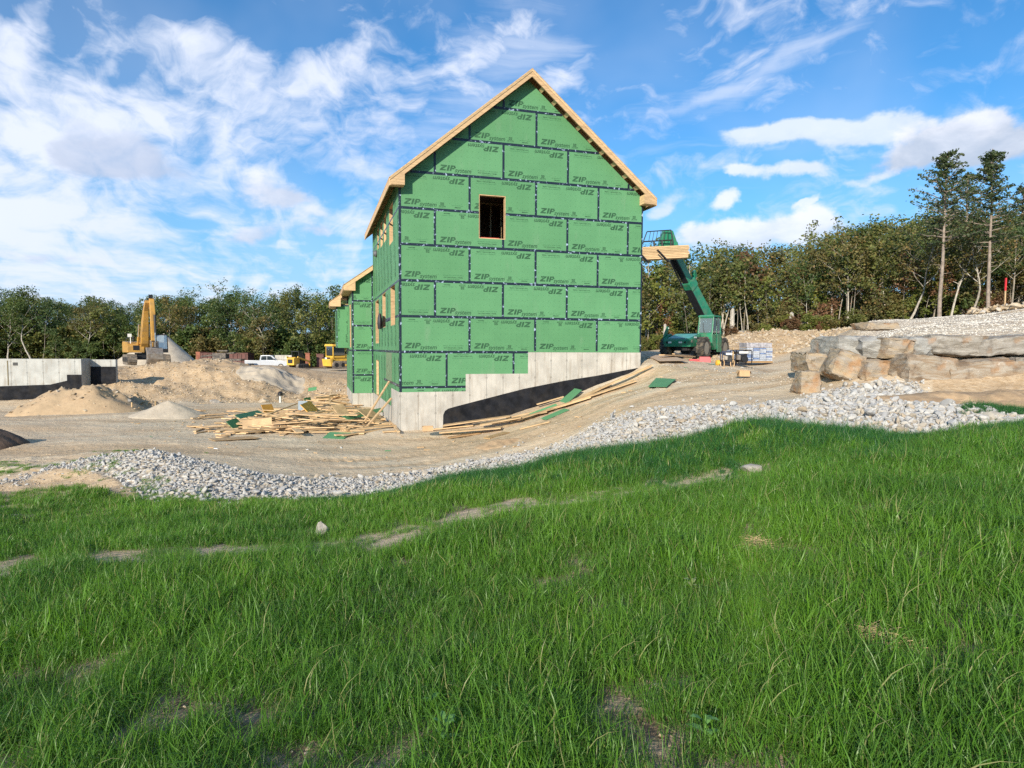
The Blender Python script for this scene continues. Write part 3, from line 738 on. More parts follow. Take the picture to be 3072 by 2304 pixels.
wall_panel(house, TG, [rect(5.33 * FT + G, -ROW + G, 2.307, -G), rect(2.307, -.774, 13.33 * FT - G, -G)], place_print(2, 5.33 * FT, -ROW))
wall_panel(house, TG, [rect(G, -1.385, 2.307, -ROW - G)], place_print(0, .3, -2 * ROW))
for j in range(1, 8):
    h = j * ROW; hw = (9.60 - h) / SL; u0, u1 = max(0.05, GW / 2 - hw), min(GW - .05, GW / 2 + hw)
    if WIN[1] < h < WIN[3]: tape(house, TG, ((u0, h), (WIN[0], h))); tape(house, TG, ((WIN[2], h), (u1, h)))
    else: tape(house, TG, ((u0, h), (u1, h)))
tape(house, TG, ((.05, 0), (15.15 * FT, 0))); tape(house, TG, ((.05, -ROW), (2.307, -ROW)), .08)
for j in range(8):
    for q in ([8, 16, 24] if j % 2 == 0 else [4, 12, 20, 28]):
        u = q * FT; h0 = j * ROW + .044; h1 = min((j + 1) * ROW - .044, roof_h(u))
        if h1 - h0 > .1:
            if WIN[0] < u < WIN[2] and h0 < WIN[3] and h1 > WIN[1]: 
                if h0 < WIN[1] < h1: tape(house, TG, ((u, h0), (u, WIN[1])), .08)
            else: tape(house, TG, ((u, h0), (u, h1)), .08)
tape(house, TG, ((5.33 * FT, -ROW + .04), (5.33 * FT, -.044)), .075); tape(house, TG, ((13.33 * FT, -.774), (13.33 * FT, -.044)), .075)
tape(house, TG, ((.025, -1.385), (.025, 5.9)), .085, .016); tape(house, TG, ((GW - .02, .0), (GW - .02, 5.9)), .06, .016)
# ---- side sheets: upright sheets 4 ft wide
OPEN = [(1.2, .96, 2.66, 2.43), (4.47, .98, 5.85, 2.40), (7.5, .34, 9.2, 2.33), (7.7, -2.1, 8.95, -.43),
        (1.72, 4.02, 3.0, 5.45), (4.07, 4.44, 5.06, 5.5), (5.5, 4.45, 6.49, 5.48), (7.16, 4.57, 8.06, 5.48)]
side_rot = [[[(y, PL - x) for x, y in tr] for tr in s] for s in PRINTS[2]]     # print turned upright
def side_sheet(u0, u1, h0, h1, hf):
    rs = [(u0 + G, h0 + G, u1 - G, h1 - G)]
    for o in OPEN: rs = [r for q in rs for r in minus([q], o)]
    if rs: wall_panel(house, TS, [rect(*r) for r in rs], tuple([[(x + u0, y + hf) for x, y in tr] for tr in s] for s in side_rot))
for k in range(9):
    u0, u1 = k * ROW, min((k + 1) * ROW, GL)
    side_sheet(u0, u1, 0, 2 * ROW, 0); side_sheet(u0, u1, 2 * ROW, 4 * ROW, 2 * ROW); side_sheet(u0, u1, 4 * ROW, 5.93, 4 * ROW)
    lo = -1.385 if u1 < 2.6 else -2.08
    side_sheet(u0, u1, max(lo, -2 * ROW), 0, -2 * ROW)
tape(house, TS, ((0, 0), (GL, 0))); tape(house, TS, ((.0, -ROW + .05), (5.3, -ROW + .05)), .10); tape(house, TS, ((0, 2 * ROW), (GL, 2 * ROW)), .07)
tape(house, TS, ((0, 4 * ROW), (GL, 4 * ROW)), .07)
tape(house, TS, ((.0, 1 * ROW + .02), (1.2, ROW + .02))); tape(house, TS, ((2.7, 1.24), (4.4, 1.24)), .14)
for k in range(1, 9): tape(house, TS, ((k * ROW, .05), (k * ROW, min(2.35, 2 * ROW))), .02) if k not in (1, 2, 4, 7) else None
# ---- structure behind the sheets
TH = .15
def wall_block(name, rects, axis, mat, thick, at):
    mb = MB()
    for (a, b_, c_, d) in rects:
        if axis == 'u': mb.box((a, at, b_), (c_, at + thick, d))
        else: mb.box((at, a, b_), (at + thick, c_, d))
    return ha(name, mb, mat)
# studs and jambs round the openings of both walls (what shows inside the holes)
def opening(o, T, name='window_opening', deep=.165, mat=M_pine):
    u0, h0, u1, h1 = o; mb = MB(); t = .028
    def slab(a, b_, c_, d):
        vs = [T(*p) for p in ((a, b_, .003), (c_, b_, .003), (c_, d, .003), (a, d, .003), (a, b_, -deep), (c_, b_, -deep), (c_, d, -deep), (a, d, -deep))]
        mb.add(vs, [(0, 1, 2, 3), (7, 6, 5, 4), (0, 4, 5, 1), (1, 5, 6, 2), (2, 6, 7, 3), (3, 7, 4, 0)])
    fr = thing(name, None, None); fr.parent = house; fr.location = (0, 0, ZO)
    for nm, q in (('jamb', (u0, h0, u0 + t, h1)), ('jamb', (u1 - t, h0, u1, h1)), ('sill', (u0 + t, h0, u1 - t, h0 + t)), ('header', (u0 + t, h1 - t, u1 - t, h1))):
        mb = MB(); slab(*q); mb.build(nm, mat, fr)
    return fr
opening(WIN, TG)
for o in OPEN: opening(o, TS, 'door_opening' if o[1] < -1 else 'window_opening')
GPIECES = [q for q in minus([(.0, -.0, GW, 5.7)], WIN)]
mb = MB()
for r in GPIECES: mb.box((r[0] + .01, .002, r[1]), (r[2] - .01, .05, r[3]))
mb.prism([(0.02, 5.7), (GW - .02, 5.7), (GW - .02, roof_h(GW - .02)), (GW / 2, 9.58), (.02, roof_h(.02))], .05, t0=.002)
mb.box((.02, .002, -.77), (4.6, .05, 0)); mb.box((.02, .002, -1.38), (2.3, .05, -.77))
ha('gable_framing', mb, M_dark)
sr = [(0.055, 0, GL, 5.9), (2.5, -2.08, GL, 0), (.055, -1.38, 2.5, 0)]
for o in OPEN: sr = minus(sr, o)
ha('side_framing', (lambda m: [m.box((.002, a, b_), (.05, c_, d)) for a, b_, c_, d in sr] and m)(MB()), M_dark)
mb = MB(); mb.box((GW - .05, .052, 0), (GW - .0, GL, 5.93)); ha('side_wall', mb, M_green)
mb = MB(); mb.box((0.06, GL - .05, -2), (GW - .06, GL, 5.9)); mb.prism([(0.06, 5.9), (GW - .06, 5.9), (GW / 2, 9.55)], GL, t0=GL - .05); ha('rear_wall', mb, M_dark)
for h in (-.28, 2.70): mb = MB(); mb.box((.06, .06, h), (GW - .06, GL - .06, h + .26)); ha('floor', mb, M_dark)
mb = MB()
for k in range(14): mb.box((3.2 + k * .41, 1.6, 2.96), (3.24 + k * .41, 1.69, 5.55))
mb.box((3.2, 1.6, 5.55), (8.7, 1.69, 5.6)); ha('partition_studs', mb, M_pine2)
mb = MB(); mb.box((1.0, 3.2, 2.96), (9, 3.3, 5.6)); mb.box((1.0, .1, 2.97), (1.1, 3.19, 5.6)); mb.box((6.5, .1, 2.97), (6.6, 1.55, 5.6)); mb.box((1.1, .1, 5.62), (8.8, 3.2, 5.7)); ha('partition', mb, M_in)  # room lining coloured dark to stand in for the shade indoors
mb = MB(); mb.box((2.45, .1, WIN[1] + .04), (3.55, .16, WIN[1] + .065)); ha('red_level', mb, simple('red_tool', (.45, .05, .03)))
# dark translucent covering over one lower opening
mb = MB(); mb.box((-.016, 2.3, -1.13), (-.012, 4.4, -.05)); ha('house_wrap', mb, simple('dull_wrap', (.16, .24, .13), .5, .3))
# ---- roof
OV, EV = .42, .34                             # gable and eave overhang
def slope_pt(side, s, dz): # s metres in from the ridge, horizontally
    u = GW / 2 + side * s; return u, 9.60 - s * SL + dz
half = GW / 2 + EV
for side in (-1, 1):
    mb = MB(); a, b_ = slope_pt(side, 0, .235), slope_pt(side, half + .03, .235)
    c_, d = slope_pt(side, half + .03, .262), slope_pt(side, 0, .262)
    mb.prism([a, b_, c_, d], GL + OV, t0=-OV - .02); ha('roof_sheathing', mb, M_osb)
    mb = MB(); mb.prism([slope_pt(side, -.0, -.02), slope_pt(side, half, -.02), slope_pt(side, half, .232), slope_pt(side, 0, .232)], -OV + .04, t0=-OV)
    ha('rake_board', mb, M_pine)
    mb = MB(); mb.prism([slope_pt(side, -.0, .15), slope_pt(side, half, .15), slope_pt(side, half, .2340), slope_pt(side, 0, .234)], -OV - .003, t0=-OV - .018)
    ha('drip_strip', mb, M_pine2)
    mb = MB(); mb.prism([slope_pt(side, -.0, -.0), slope_pt(side, half, -.0), slope_pt(side, half, .232), slope_pt(side, 0, .232)], GL + OV, t0=GL + OV - .04)
    ha('rake_board', mb, M_pine)
    e0, e1 = slope_pt(side, half - .001, -.05), slope_pt(side, half - .001, .232)
    mb = MB(); x0, x1 = sorted((e0[0], e0[0] + side * .028)); mb.box((x0, -OV, e0[1] + .02), (x1, GL + OV, e1[1])); ha('eave_board', mb, M_pine)
    # closed box where rake and eave meet
    s0 = GW / 2 - .145; ua, ub = GW / 2 + side * s0, GW / 2 + side * half
    pol = [(ub, 5.535), (ua, 5.535), (ua, 9.6 - s0 * SL - .02), (ub, 9.6 - half * SL - .02)]
    mb = MB(); mb.prism(pol, -OV + .016, t0=-OV + .002); ha('eave_return', mb, M_pine)
    x0, x1 = sorted((ua, ub)); mb = MB(); mb.box((x0, -OV + .017, 5.535), (x1, -.02, 5.555)); ha('return_soffit', mb, M_pine2)
    xi = GW / 2 + side * (s0 + .0); x0, x1 = sorted((xi, xi + side * .016)); mb = MB(); mb.box((x0, -OV + .017, 5.556), (x1, -.02, 9.6 - (s0 + .016) * SL - .03)); ha('return_end', mb, M_pine)
    for k in range(10):
        s = .45 + k * .47
        if s > GW / 2 - .3: break
        u, h = slope_pt(side, s, .0); mb = MB(); mb.beam((u, -OV + .042, h + .05), (u, -.014, h + .05), .05, .14, up=(side * -SL, 0, 1)); ha('lookout_block', mb, M_pine2)
    n = 27
    for k in range(n):
        y = .12 + k * (GL - .2) / (n - 1)
        p, q = slope_pt(side, GW / 2 - .02, .11), slope_pt(side, half - .005, .11)
        mb = MB(); mb.prism([(p[0], p[1] - .13), (q[0], p[1] - .13 - .14), (q[0], q[1] + .12), (p[0], p[1] + .12)], y + .038, t0=y); ha('rafter_tail', mb, M_pine2 if k % 3 else M_dark)
    mb = MB(); p, q = slope_pt(side, 0, .0), slope_pt(side, GW / 2 - .05, .0)
    for k in range(18):
        y = .1 + k * .6; mb.prism([(p[0], p[1]), (q[0], q[1]), (q[0], q[1] + .22), (p[0], p[1] + .22)], y + .04, t0=y)
    ha('rafters', mb, M_dark)
# ---- foundation
F = .02
fd = MB()
fd.prism([(.232, -3.6), (GW, -3.6), (GW, 0), (4.615, 0), (4.615, -.772), (2.305, -.772), (2.305, -1.383), (.232, -1.383)], .25, t0=-F)
ha('foundation_wall', fd, M_conc)
fd = MB(); fd.prism([(-F + .0, -3.6), (-F, -1.383), (2.5, -1.383), (2.5, -2.08), (7.7, -2.08), (7.7, -2.1), (GL, -2.1), (GL, -3.6)], .23, axis='x', t0=-F)
fo = ha('foundation_wall', fd, M_conc); fo.rotation_euler = (0, 0, 0)
fd = MB(); fd.box((GW - .25, .251, -3.6), (GW, GL, -.002)); fd.box((.25, GL - .25, -3.6), (GW - .26, GL, -.3)); ha('foundation_wall', fd, M_conc)
tarpts = [(1.50, -3.3), (1.49, -2.6), (1.50, -2.2), (1.56, -2.06), (1.68, -1.98), (1.93, -1.915), (2.93, -1.68), (4.45, -1.325), (6.03, -1.045), (7.33, -.87), (8.85, -.615), (9.13, -.57), (9.13, -3.3)]
mb = MB(); mb.prism(tarpts, -F - .006, t0=-F - .001); ha('damp_proof_coat', mb, M_tar)
# ---- rear wing with its lower roof and the overhanging bay
wing = house
WU = -1.02
TWf = lambda u, h, o: (u, GL - o, h)
TWs = lambda u, h, o: (WU - o, u, h)
wr = lambda u: 4.19 + (u - .02) * .725 + .0
mb = MB(); mb.box((WU + .02, GL + .002, -2.1), (.1, GL + .12, 2.8)); mb.box((WU + .002, GL + .122, -2.1), (WU + .12, 17, 2.8)); ha('wing_framing', mb, M_dark)
for j, (h0, h1) in enumerate(((-2.12, -ROW), (-ROW, 0), (0, ROW), (ROW, 2 * ROW), (2 * ROW, 3.9))):
    p = rect(WU + G, h0 + G, -.012, h1 - G); p = clip_poly(p, -.725, 1, wr(0) - .20)
    wall_panel(house, TWf, [p], place_print([1, 3, 1, 3, 0][j], -1.02 + (.0 if j % 2 else .0) - (0 if j in (1, 2) else 1.35), h0 if j else -2 * ROW))
for h in (-ROW, 0, ROW, 2 * ROW): tape(house, TWf, ((WU + .04, h), (-.02, h)), .085)
tape(house, TWf, ((WU + .03, -2.1), (WU + .03, 2.9)), .08, .016); tape(house, TWf, ((-.05, -2.1), (-.05, 3.9)), .07, .016)
WOP = (GL + .75, .15, GL + 1.9, 2.35)
for k in range(5):
    u0 = GL + k * ROW
    for (h0, h1) in ((-2.12, 0), (0, 2.85)):
        rs = minus([(u0 + G, h0 + G, u0 + ROW - G, h1 - G)], WOP)
        wall_panel(house, TWs, [rect(*r) for r in rs], tuple([[(x + u0, y + h0) for x, y in tr] for tr in s] for s in side_rot))
mb = MB(); mb.box((WU - .001, WOP[0], WOP[1]), (WU + .13, WOP[0] + .05, WOP[3])); mb.box((WU - .02, WOP[2] - .05, WOP[1]), (WU + .13, WOP[2], WOP[3])); ha('jamb', mb, M_pine)
tape(house, TWs, ((GL, 0), (GL + 6, 0)), .08)
fd = MB(); fd.box((WU - F, GL - F, -3.6), (-.03, GL + .25, -2.125)); fd.box((WU - F, GL + .251, -3.6), (WU + .22, GL + 6.2, -2.125)); ha('foundation_wall', fd, M_conc)
# wing roof: rake rising to the right behind the main roof, eave at the left
def wing_roof(w0, w1, ue, he, uin, name_s=''):
    s = .725; hin = he + (uin - ue) * s
    mb = MB(); mb.prism([(ue - .02, he), (uin, hin), (uin, hin + .03), (ue - .02, he + .03)], w1, t0=w0 - .02); ha('roof_sheathing', mb, M_osb)
    mb = MB(); mb.prism([(ue, he - .20), (uin, hin - .22), (uin, hin - .002), (ue, he - .002)], w0 + .04, t0=w0); ha('rake_board', mb, M_pine)
    mb = MB(); mb.box((ue - .02, w0, he - .2), (ue - .001, w1, he - .003)); ha('eave_board', mb, M_pine)
    mb = MB(); mb.prism([(ue, he - .24), (ue + .55, he - .24), (ue + .55, he + .55 * s - .22), (ue, he - .2)], w0 + .016, t0=w0 + .002); ha('eave_return', mb, M_pine)
    mb = MB(); mb.box((ue, w0 + .017, he - .24), (ue + .55, w1, he - .22)); ha('soffit', mb, M_pine2)
wing_roof(GL - .3, GL + 6.6, -1.42, 3.15, -.03)
mb = MB(); mb.prism([(-.03, 4.12), (5, 4.12 + 3.4), (5, 3), (-.03, 3)], GL + 6.5, t0=GL + .05); mb.box((WU, GL + 5.9, -2), (5, GL + 6, 3)); ha('wing_wall', mb, M_dark)
BU0, BU1, BW = -1.67, WU - .013, 14.0
bay = thing('overhanging_bay', None, None); bay.parent = house; bay.location = (0, 0, ZO)
mb = MB(); mb.box((BU0 + .012, BW + .012, .12), (BU1, BW + 1.9, 2.5)); mb.build('bay_framing', M_dark, bay)
TB = lambda u, h, o: (u, BW - o + .012, h)
bayp = tuple([[((y) * .50 + BU0 + .03, 2.34 - x * .86) for x, y in tr] for tr in s] for s in PRINTS[0])
o = wall_panel(house, TB, [rect(BU0, .12, BU1, 2.45)], bayp)
o = wall_panel(house, lambda u, h, o: (BU0 - o + .011, u, h), [rect(BW + .014, .12, BW + 1.9, 2.45)], ([],) * 4, prnt=False)
tape(house, TB, ((BU0 + .02, .12), (BU0 + .02, 2.4)), .05, .016); tape(house, TB, ((BU0, 2.40), (BU1, 2.40)), .08, .0185)
wing_roof(BW - .3, BW + 2.2, -2.0, 2.575, -1.38)
# hanging black bag and a vent cap on the side wall
ico = MB(); ico.lathe([(.0, -.33), (.09, -.32), (.12, -.1), (.10, .15), (.05, .33), (.0, .34)], 8)
b0 = ico.build('black_bag', simple('black_plastic', (.015, .015, .018), .45, .3), None, smooth=True)
p = HW(-.14, 5.6, 1.25); b0.location = p; b0.scale = (.9, 1.4, 1); tag(b0, 'black plastic bag hanging from a lower window opening of the green house', 'bag')
b0.rotation_euler = (0, 0, HYAW)
mb = MB(); mb.lathe([(.14, 0), (.16, .06), (.10, .16), (.0, .17)], 14, Matrix.Translation((-.01, 8.2, 4.45)) @ Matrix.Rotation(-math.pi / 2, 4, 'Y')); ha('vent_cap', mb, simple('grey_vent', (.10, .10, .11), .5), smooth=True)
# ---------------------------------------------------------------- trees
def leaf_mat(name, a, b, c):
    """a, b: usual colours; c: odd leaves"""
    m, w, out = new_mat(name)
    P = w.n('ShaderNodeNewGeometry').outputs['Position']; oi = w.n('ShaderNodeObjectInfo').outputs['Random']
    rn = w.n('ShaderNodeNewGeometry').outputs['Random Per Island']
    n = w.noise(P, .55, 3, .6)
    col = w.mix(w.ss(w.m('ADD', n, w.m('MULTIPLY', w.m('SUBTRACT', oi, .5), .35)), .36, .64), a, b)
    col = w.mix(w.m('MULTIPLY', w.ss(rn, .86, .9), .7), col, c)
    col = w.mix(w.m('MULTIPLY', rn, .45), col, w.mix(1., col, (1.7, 1.6, 1.4), 'MULTIPLY'))
    d = w.n('ShaderNodeBsdfPrincipled', ins={'Base Color': col, 'Roughness': .55, 'Specular IOR Level': .3})
    t = w.n('ShaderNodeBsdfTranslucent', ins={'Color': w.mix(1., col, (1.5, 1.5, .8), 'MULTIPLY')})
    mx = w.n('ShaderNodeMixShader', ins={0: .28}); w.link(d.outputs[0], mx.inputs[1]); w.link(t.outputs[0], mx.inputs[2])
    w.link(mx.outputs[0], out.inputs[0]); return m
L_green = leaf_mat('green_leaves', (.050, .085, .028), (.085, .125, .036), (.14, .14, .042))
L_olive = leaf_mat('olive_leaves', (.078, .098, .032), (.130, .146, .044), (.19, .15, .052))
L_rust = leaf_mat('rust_leaves', (.100, .100, .036), (.145, .128, .046), (.21, .125, .052))
L_red = leaf_mat('red_brown_leaves', (.13, .075, .042), (.19, .10, .055), (.10, .085, .035))
L_lime = leaf_mat('yellow_green_leaves', (.12, .15, .035), (.17, .19, .045), (.20, .16, .05))
L_needle = leaf_mat('pine_needles', (.055, .082, .036), (.080, .108, .046), (.10, .11, .055))
M_bark = simple('grey_bark', (.27, .235, .19), .9, .35, 3, bump=.8, bscale=14)
M_barkd = simple('dark_bark', (.15, .125, .10), .9, .35, 3, bump=.8, bscale=14)
M_barkp = simple('pine_bark', (.26, .21, .17), .9, .3, 4, bump=.8, bscale=10)
M_barkw = simple('pale_bark', (.42, .38, .32), .9, .3, 4, bump=.5, bscale=10)

def cards(centres, rad, per, size, rng, flat=.0, name='crown', droop=0.):
    """leaf-sized faces gathered round centres"""
    c = np.repeat(np.asarray(centres, float), per, 0); n = len(c)
    r = np.repeat(np.asarray(rad, float), per)
    d = rng.normal(size=(n, 3)); d /= np.linalg.norm(d, axis=1)[:, None]; d *= (rng.random(n) ** .45 * r)[:, None]; d[:, 2] *= (1 - flat)
    c = c + d; c[:, 2] -= droop * np.linalg.norm(d[:, :2], axis=1)
    a = rng.normal(size=(n, 3)); a[:, 2] *= .6; a /= np.linalg.norm(a, axis=1)[:, None]
    b = np.cross(a, rng.normal(size=(n, 3))); b /= np.linalg.norm(b, axis=1)[:, None]
    s = (size * (.6 + .8 * rng.random(n)))[:, None]
    v = np.stack([c - a * s * .5, c + b * s * .32, c + a * s * .5, c - b * s * .32], 1).reshape(-1, 3)
    me = D.meshes.new(name); me.vertices.add(len(v)); me.vertices.foreach_set('co', v.ravel())
    me.loops.add(4 * n); me.loops.foreach_set('vertex_index', np.arange(4 * n))
    me.polygons.add(n); me.polygons.foreach_set('loop_start', np.arange(0, 4 * n, 4)); me.update(calc_edges=True)
    return me
def grow(rng, H, lean=.05, base=.35, limbs=11, spread=.34, r0=.17, fork=0., sub=3, gn=7, wig=.05):
    """returns (bark mesh builder, tips) of a broadleaf tree"""
    mb = MB(); tips = []; az0 = rng.random() * 6.28
    k = 9; pts = []; p = Vector((0, 0, -.25)); dr = Vector((math.cos(az0) * lean, math.sin(az0) * lean, 1)).normalized()
    for i in range(k + 1):
        pts.append(p.copy()); dr = (dr + Vector((rng.normal() * wig, rng.normal() * wig, .04))).normalized(); p = p + dr * H * .96 / k
    rads = [r0 * (1 - .86 * (i / k) ** .9) for i in range(k + 1)]; rads[0] *= 1.25
    mb.tube(pts, rads, gn, cap=False); tips.append(pts[-1])
    def at(t):
        f = t * k; i = min(int(f), k - 1); return pts[i].lerp(pts[i + 1], f - i), rads[i] * (1 - (f - i)) + rads[i + 1] * (f - i)
    az = rng.random() * 6.28
    for j in range(limbs):
        t = base + (1 - base) * (j + rng.random() * .7) / limbs; t = min(t, .97)
        q, rr = at(t); az += 2.4 + rng.normal() * .4
        prof = math.sin(math.pi * min(1, (t - base * .7) / (1.12 - base * .7))) ** .7
        L = H * spread * (.45 + .75 * prof) * (.75 + .5 * rng.random()); up = .35 + .9 * t + rng.normal() * .15
        d = Vector((math.cos(az), math.sin(az), up)).normalized(); lp = [q]; cur = q.copy(); n = 5
        for s in range(n):
            d = (d + Vector((rng.normal() * .16, rng.normal() * .16, .06 + rng.normal() * .08))).normalized(); cur = cur + d * L / n; lp.append(cur.copy())
        lr = [rr * .55 * (1 - .8 * s / n) for s in range(n + 1)]; mb.tube(lp, lr, 5, cap=False); tips.append(lp[-1]); tips.append(lp[-2].lerp(lp[-1], .3))
        for s in range(sub + 1):
            f = .3 + .65 * rng.random(); i = min(int(f * n), n - 1); b = lp[i].lerp(lp[i + 1], f * n - i)
            e = (d + Vector(rng.normal(size=3)) * .75 + Vector((0, 0, .15))).normalized(); l2 = L * (.28 + .3 * rng.random())
            m2 = b + e * l2 * .5 + Vector(rng.normal(size=3)) * l2 * .08; e2 = b + e * l2
            mb.tube([b, m2, e2], [lr[i] * .5, lr[i] * .3, lr[i] * .12], 4, cap=False); tips += [e2, m2]
    return mb, tips, pts
def tree_variant(seed, H, kind='broad', **k):
    rng = np.random.default_rng(seed); dens = k.pop('dens', 26); size = k.pop('size', .30); rad = k.pop('rad', .085)
    mb, tips, pts = grow(rng, H, **k)
    T = np.array([tuple(t) for t in tips]); T = T + rng.normal(size=T.shape) * .12
    keep = rng.random(len(T)) < .93; T = T[keep]
    r = H * rad * (.6 + .8 * rng.random(len(T)))
    return mb.mesh('trunk', smooth=True, fixn=False), cards(T, r, dens, size, rng, flat=.25)
TREES = [tree_variant(11, 12.5, limbs=13, spread=.30, base=.34, dens=30), tree_variant(12, 11.5, limbs=12, spread=.33, base=.30, lean=.12, dens=30),
         tree_variant(13, 13, limbs=14, spread=.27, base=.46, dens=20), tree_variant(14, 10.5, limbs=12, spread=.36, base=.28, lean=.16, wig=.09, dens=32),
         tree_variant(15, 12, limbs=11, spread=.34, base=.46, lean=.10, wig=.08, dens=20), tree_variant(16, 9.5, limbs=12, spread=.34, base=.22, dens=34, size=.27),
         tree_variant(17, 12, limbs=12, spread=.30, base=.40, lean=.06, dens=15, size=.30), tree_variant(18, 11, limbs=10, spread=.32, base=.48, lean=.2, wig=.10, dens=17)]
SAPS = [tree_variant(31, 5.0, limbs=8, spread=.26, base=.30, r0=.035, dens=12, size=.24, rad=.10, gn=5, sub=2), tree_variant(32, 4.0, limbs=8, spread=.30, base=.2, r0=.03, dens=16, size=.22, rad=.12, gn=5, sub=2),
        tree_variant(33, 6.2, limbs=7, spread=.20, base=.45, r0=.045, dens=10, size=.24, rad=.08, gn=5, sub=2, lean=.15), tree_variant(34, 2.6, limbs=8, spread=.36, base=.1, r0=.025, dens=24, size=.20, rad=.17, gn=5, sub=2)]
def plant(var, x, y, s, rz, leaf, bark, label, cat='tree', group=None, name='tree', sz=1., z=None, tilt=None):
    tr, cr = var
    t = thing(name, label, cat, (x, y, gz(x, y) if z is None else z), rz, group); t.scale = (s, s, s * sz)
    if tilt: t.rotation_euler = (tilt[0], tilt[1], rz)
    for nm, me, mt in (('trunk', tr, bark), ('crown', cr, leaf)):
        if not me.materials: me.materials.append(None)
        o = D.objects.new(nm, me); COL.objects.link(o); o.parent = t
        o.material_slots[0].link = 'OBJECT'; o.material_slots[0].material = mt
    return t
LEAFNAME = {L_green.name: 'green leafed', L_olive.name: 'olive leafed', L_rust.name: 'rust tinged', L_red.name: 'red brown leafed', L_lime.name: 'yellow green leafed'}
rngT = np.random.default_rng(5)
_vt = {}
def vtop(me):
    if me.name not in _vt:
        a = np.zeros(len(me.vertices) * 3, np.float32); me.vertices.foreach_get('co', a); _vt[me.name] = float(np.percentile(a[2::3], 99.7))
    return _vt[me.name]
# height of the skyline in the photograph, by column: the wood is as tall as it stands there
SKYL = np.array([(-500, 870), (0, 875), (130, 868), (185, 905), (215, 890), (300, 885), (380, 915), (430, 905), (470, 870), (560, 875), (640, 885), (700, 865), (800, 885), (880, 865), (960, 870), (1010, 845), (1060, 840), (1500, 830),
                 (1900, 815), (1960, 800), (2040, 790), (2140, 770), (2230, 735), (2330, 750), (2400, 755), (2450, 710), (2500, 680), (2600, 665), (2700, 650), (2800, 640), (2900, 650), (3072, 620), (3500, 600)])
def skyline(px): return np.interp(px, SKYL[:, 0], SKYL[:, 1])
def wood_row(px0, px1, Y, step, shade, front, leafs, wts, where, labelx, hj=.17, lower=0.):
    px = px0
    while px < px1:
        Yt = Y + rngT.normal() * 1.6; p = px + rngT.normal() * step * .18; x = (p - 1536) / FPX * Yt; y = Yt
        g = gz(x, y); r = ray(p, skyline(p)); top = r.z / r.y * Yt + EZ
        H = (top - g) * (1 - lower) * (1.07 if px0 > 0 else 1.02) * (1 + rngT.uniform(-hj, hj * .35))
        v = TREES[(rngT.integers(len(TREES)) if not front or px0 < 0 else (2, 4, 7, 6)[rngT.integers(4)])]; vh = vtop(v[1])
        s = H / vh; L = leafs[rngT.choice(len(leafs), p=wts)]
        plant(v, x, y, max(.45, s), rngT.uniform(0, 6.28), L, (M_bark, M_barkd, M_barkw)[rngT.integers(3)],
              '%s tree standing %s' % (LEAFNAME[L.name], labelx(p, front)), group='%s %s trees %s' % ('front row' if front else 'back row', LEAFNAME[L.name], where(p)))
        px += step * (.8 + .4 * rngT.random())
def w_left(p): return 'behind the grey foundation wall' if p < 330 else ('behind the excavator' if p < 600 else ('behind the red container and pickup' if p < 880 else 'behind the bulldozer'))
def lab_left(p, f): return ('at the wood edge ' if f else 'deep in the wood ') + w_left(p)
for Y, st, f, lo in ((101, 62, True, .05), (106, 66, True, .0), (113, 64, False, .0), (123, 80, False, .04)):
    wood_row(-420, 1230, Y, st, 1, f, [L_green, L_olive, L_rust, L_lime], [.66, .22, .06, .06], w_left, lab_left, lower=lo)
def w_right(p): return 'just right of the house' if p < 2160 else ('behind the pallet and dirt bank' if p < 2480 else 'above the gravel plateau')
def lab_right(p, f): return ('at the wood edge ' if f else 'deep in the wood ') + w_right(p)
for Y, st, f, lo in ((60, 110, True, .20), (65, 92, True, .04), (71, 94, False, .02), (80, 96, False, .0), (94, 100, False, .05)):
    wood_row(1780, 3560, Y, st, 1, f, [L_green, L_olive, L_rust, L_lime], [.30, .42, .19, .09], w_right, lab_right, lower=lo)
# low growth and thin stems in front of the woods
for i in range(84):
    p = 1890 + (3500 - 1890) * (i + rngT.random()) / 84; Y = rngT.uniform(52.5, 58); x = (p - 1536) / FPX * Y
    L = [L_red, L_rust, L_olive, L_green, L_lime][rngT.choice(5, p=[.12, .24, .34, .18, .12])]
    plant(SAPS[rngT.choice(4, p=[.3, .2, .3, .2])], x, Y, rngT.uniform(.75, 1.25), rngT.uniform(0, 6.28), L, (M_bark, M_barkw, M_barkd)[rngT.integers(3)],
          '%s slender sapling growing %s' % (LEAFNAME[L.name], w_right(p)), 'sapling', 'slender %s saplings %s' % (LEAFNAME[L.name], w_right(p)), 'sapling')
for i in range(46):
    p = -250 + (1250 + 250) * (i + rngT.random()) / 46; Y = rngT.uniform(94, 99); x = (p - 1536) / FPX * Y
    L = [L_green, L_olive, L_rust, L_lime][rngT.choice(4, p=[.46, .26, .13, .15])]
    plant(SAPS[rngT.choice(4, p=[.3, .35, .05, .3])], x, Y, rngT.uniform(.9, 1.6), rngT.uniform(0, 6.28), L, (M_bark, M_barkd)[rngT.integers(2)],
          '%s bushy sapling growing %s' % (LEAFNAME[L.name], w_left(p)), 'sapling', 'bushy %s saplings %s' % (LEAFNAME[L.name], w_left(p)), 'sapling')
STEMS = [tree_variant(51, 8.0, limbs=7, spread=.16, base=.55, r0=.075, dens=12, size=.26, rad=.07, gn=6, sub=2, lean=.08), tree_variant(52, 7.0, limbs=6, spread=.18, base=.5, r0=.06, dens=10, size=.26, rad=.07, gn=6, sub=2, lean=.18, wig=.09)]
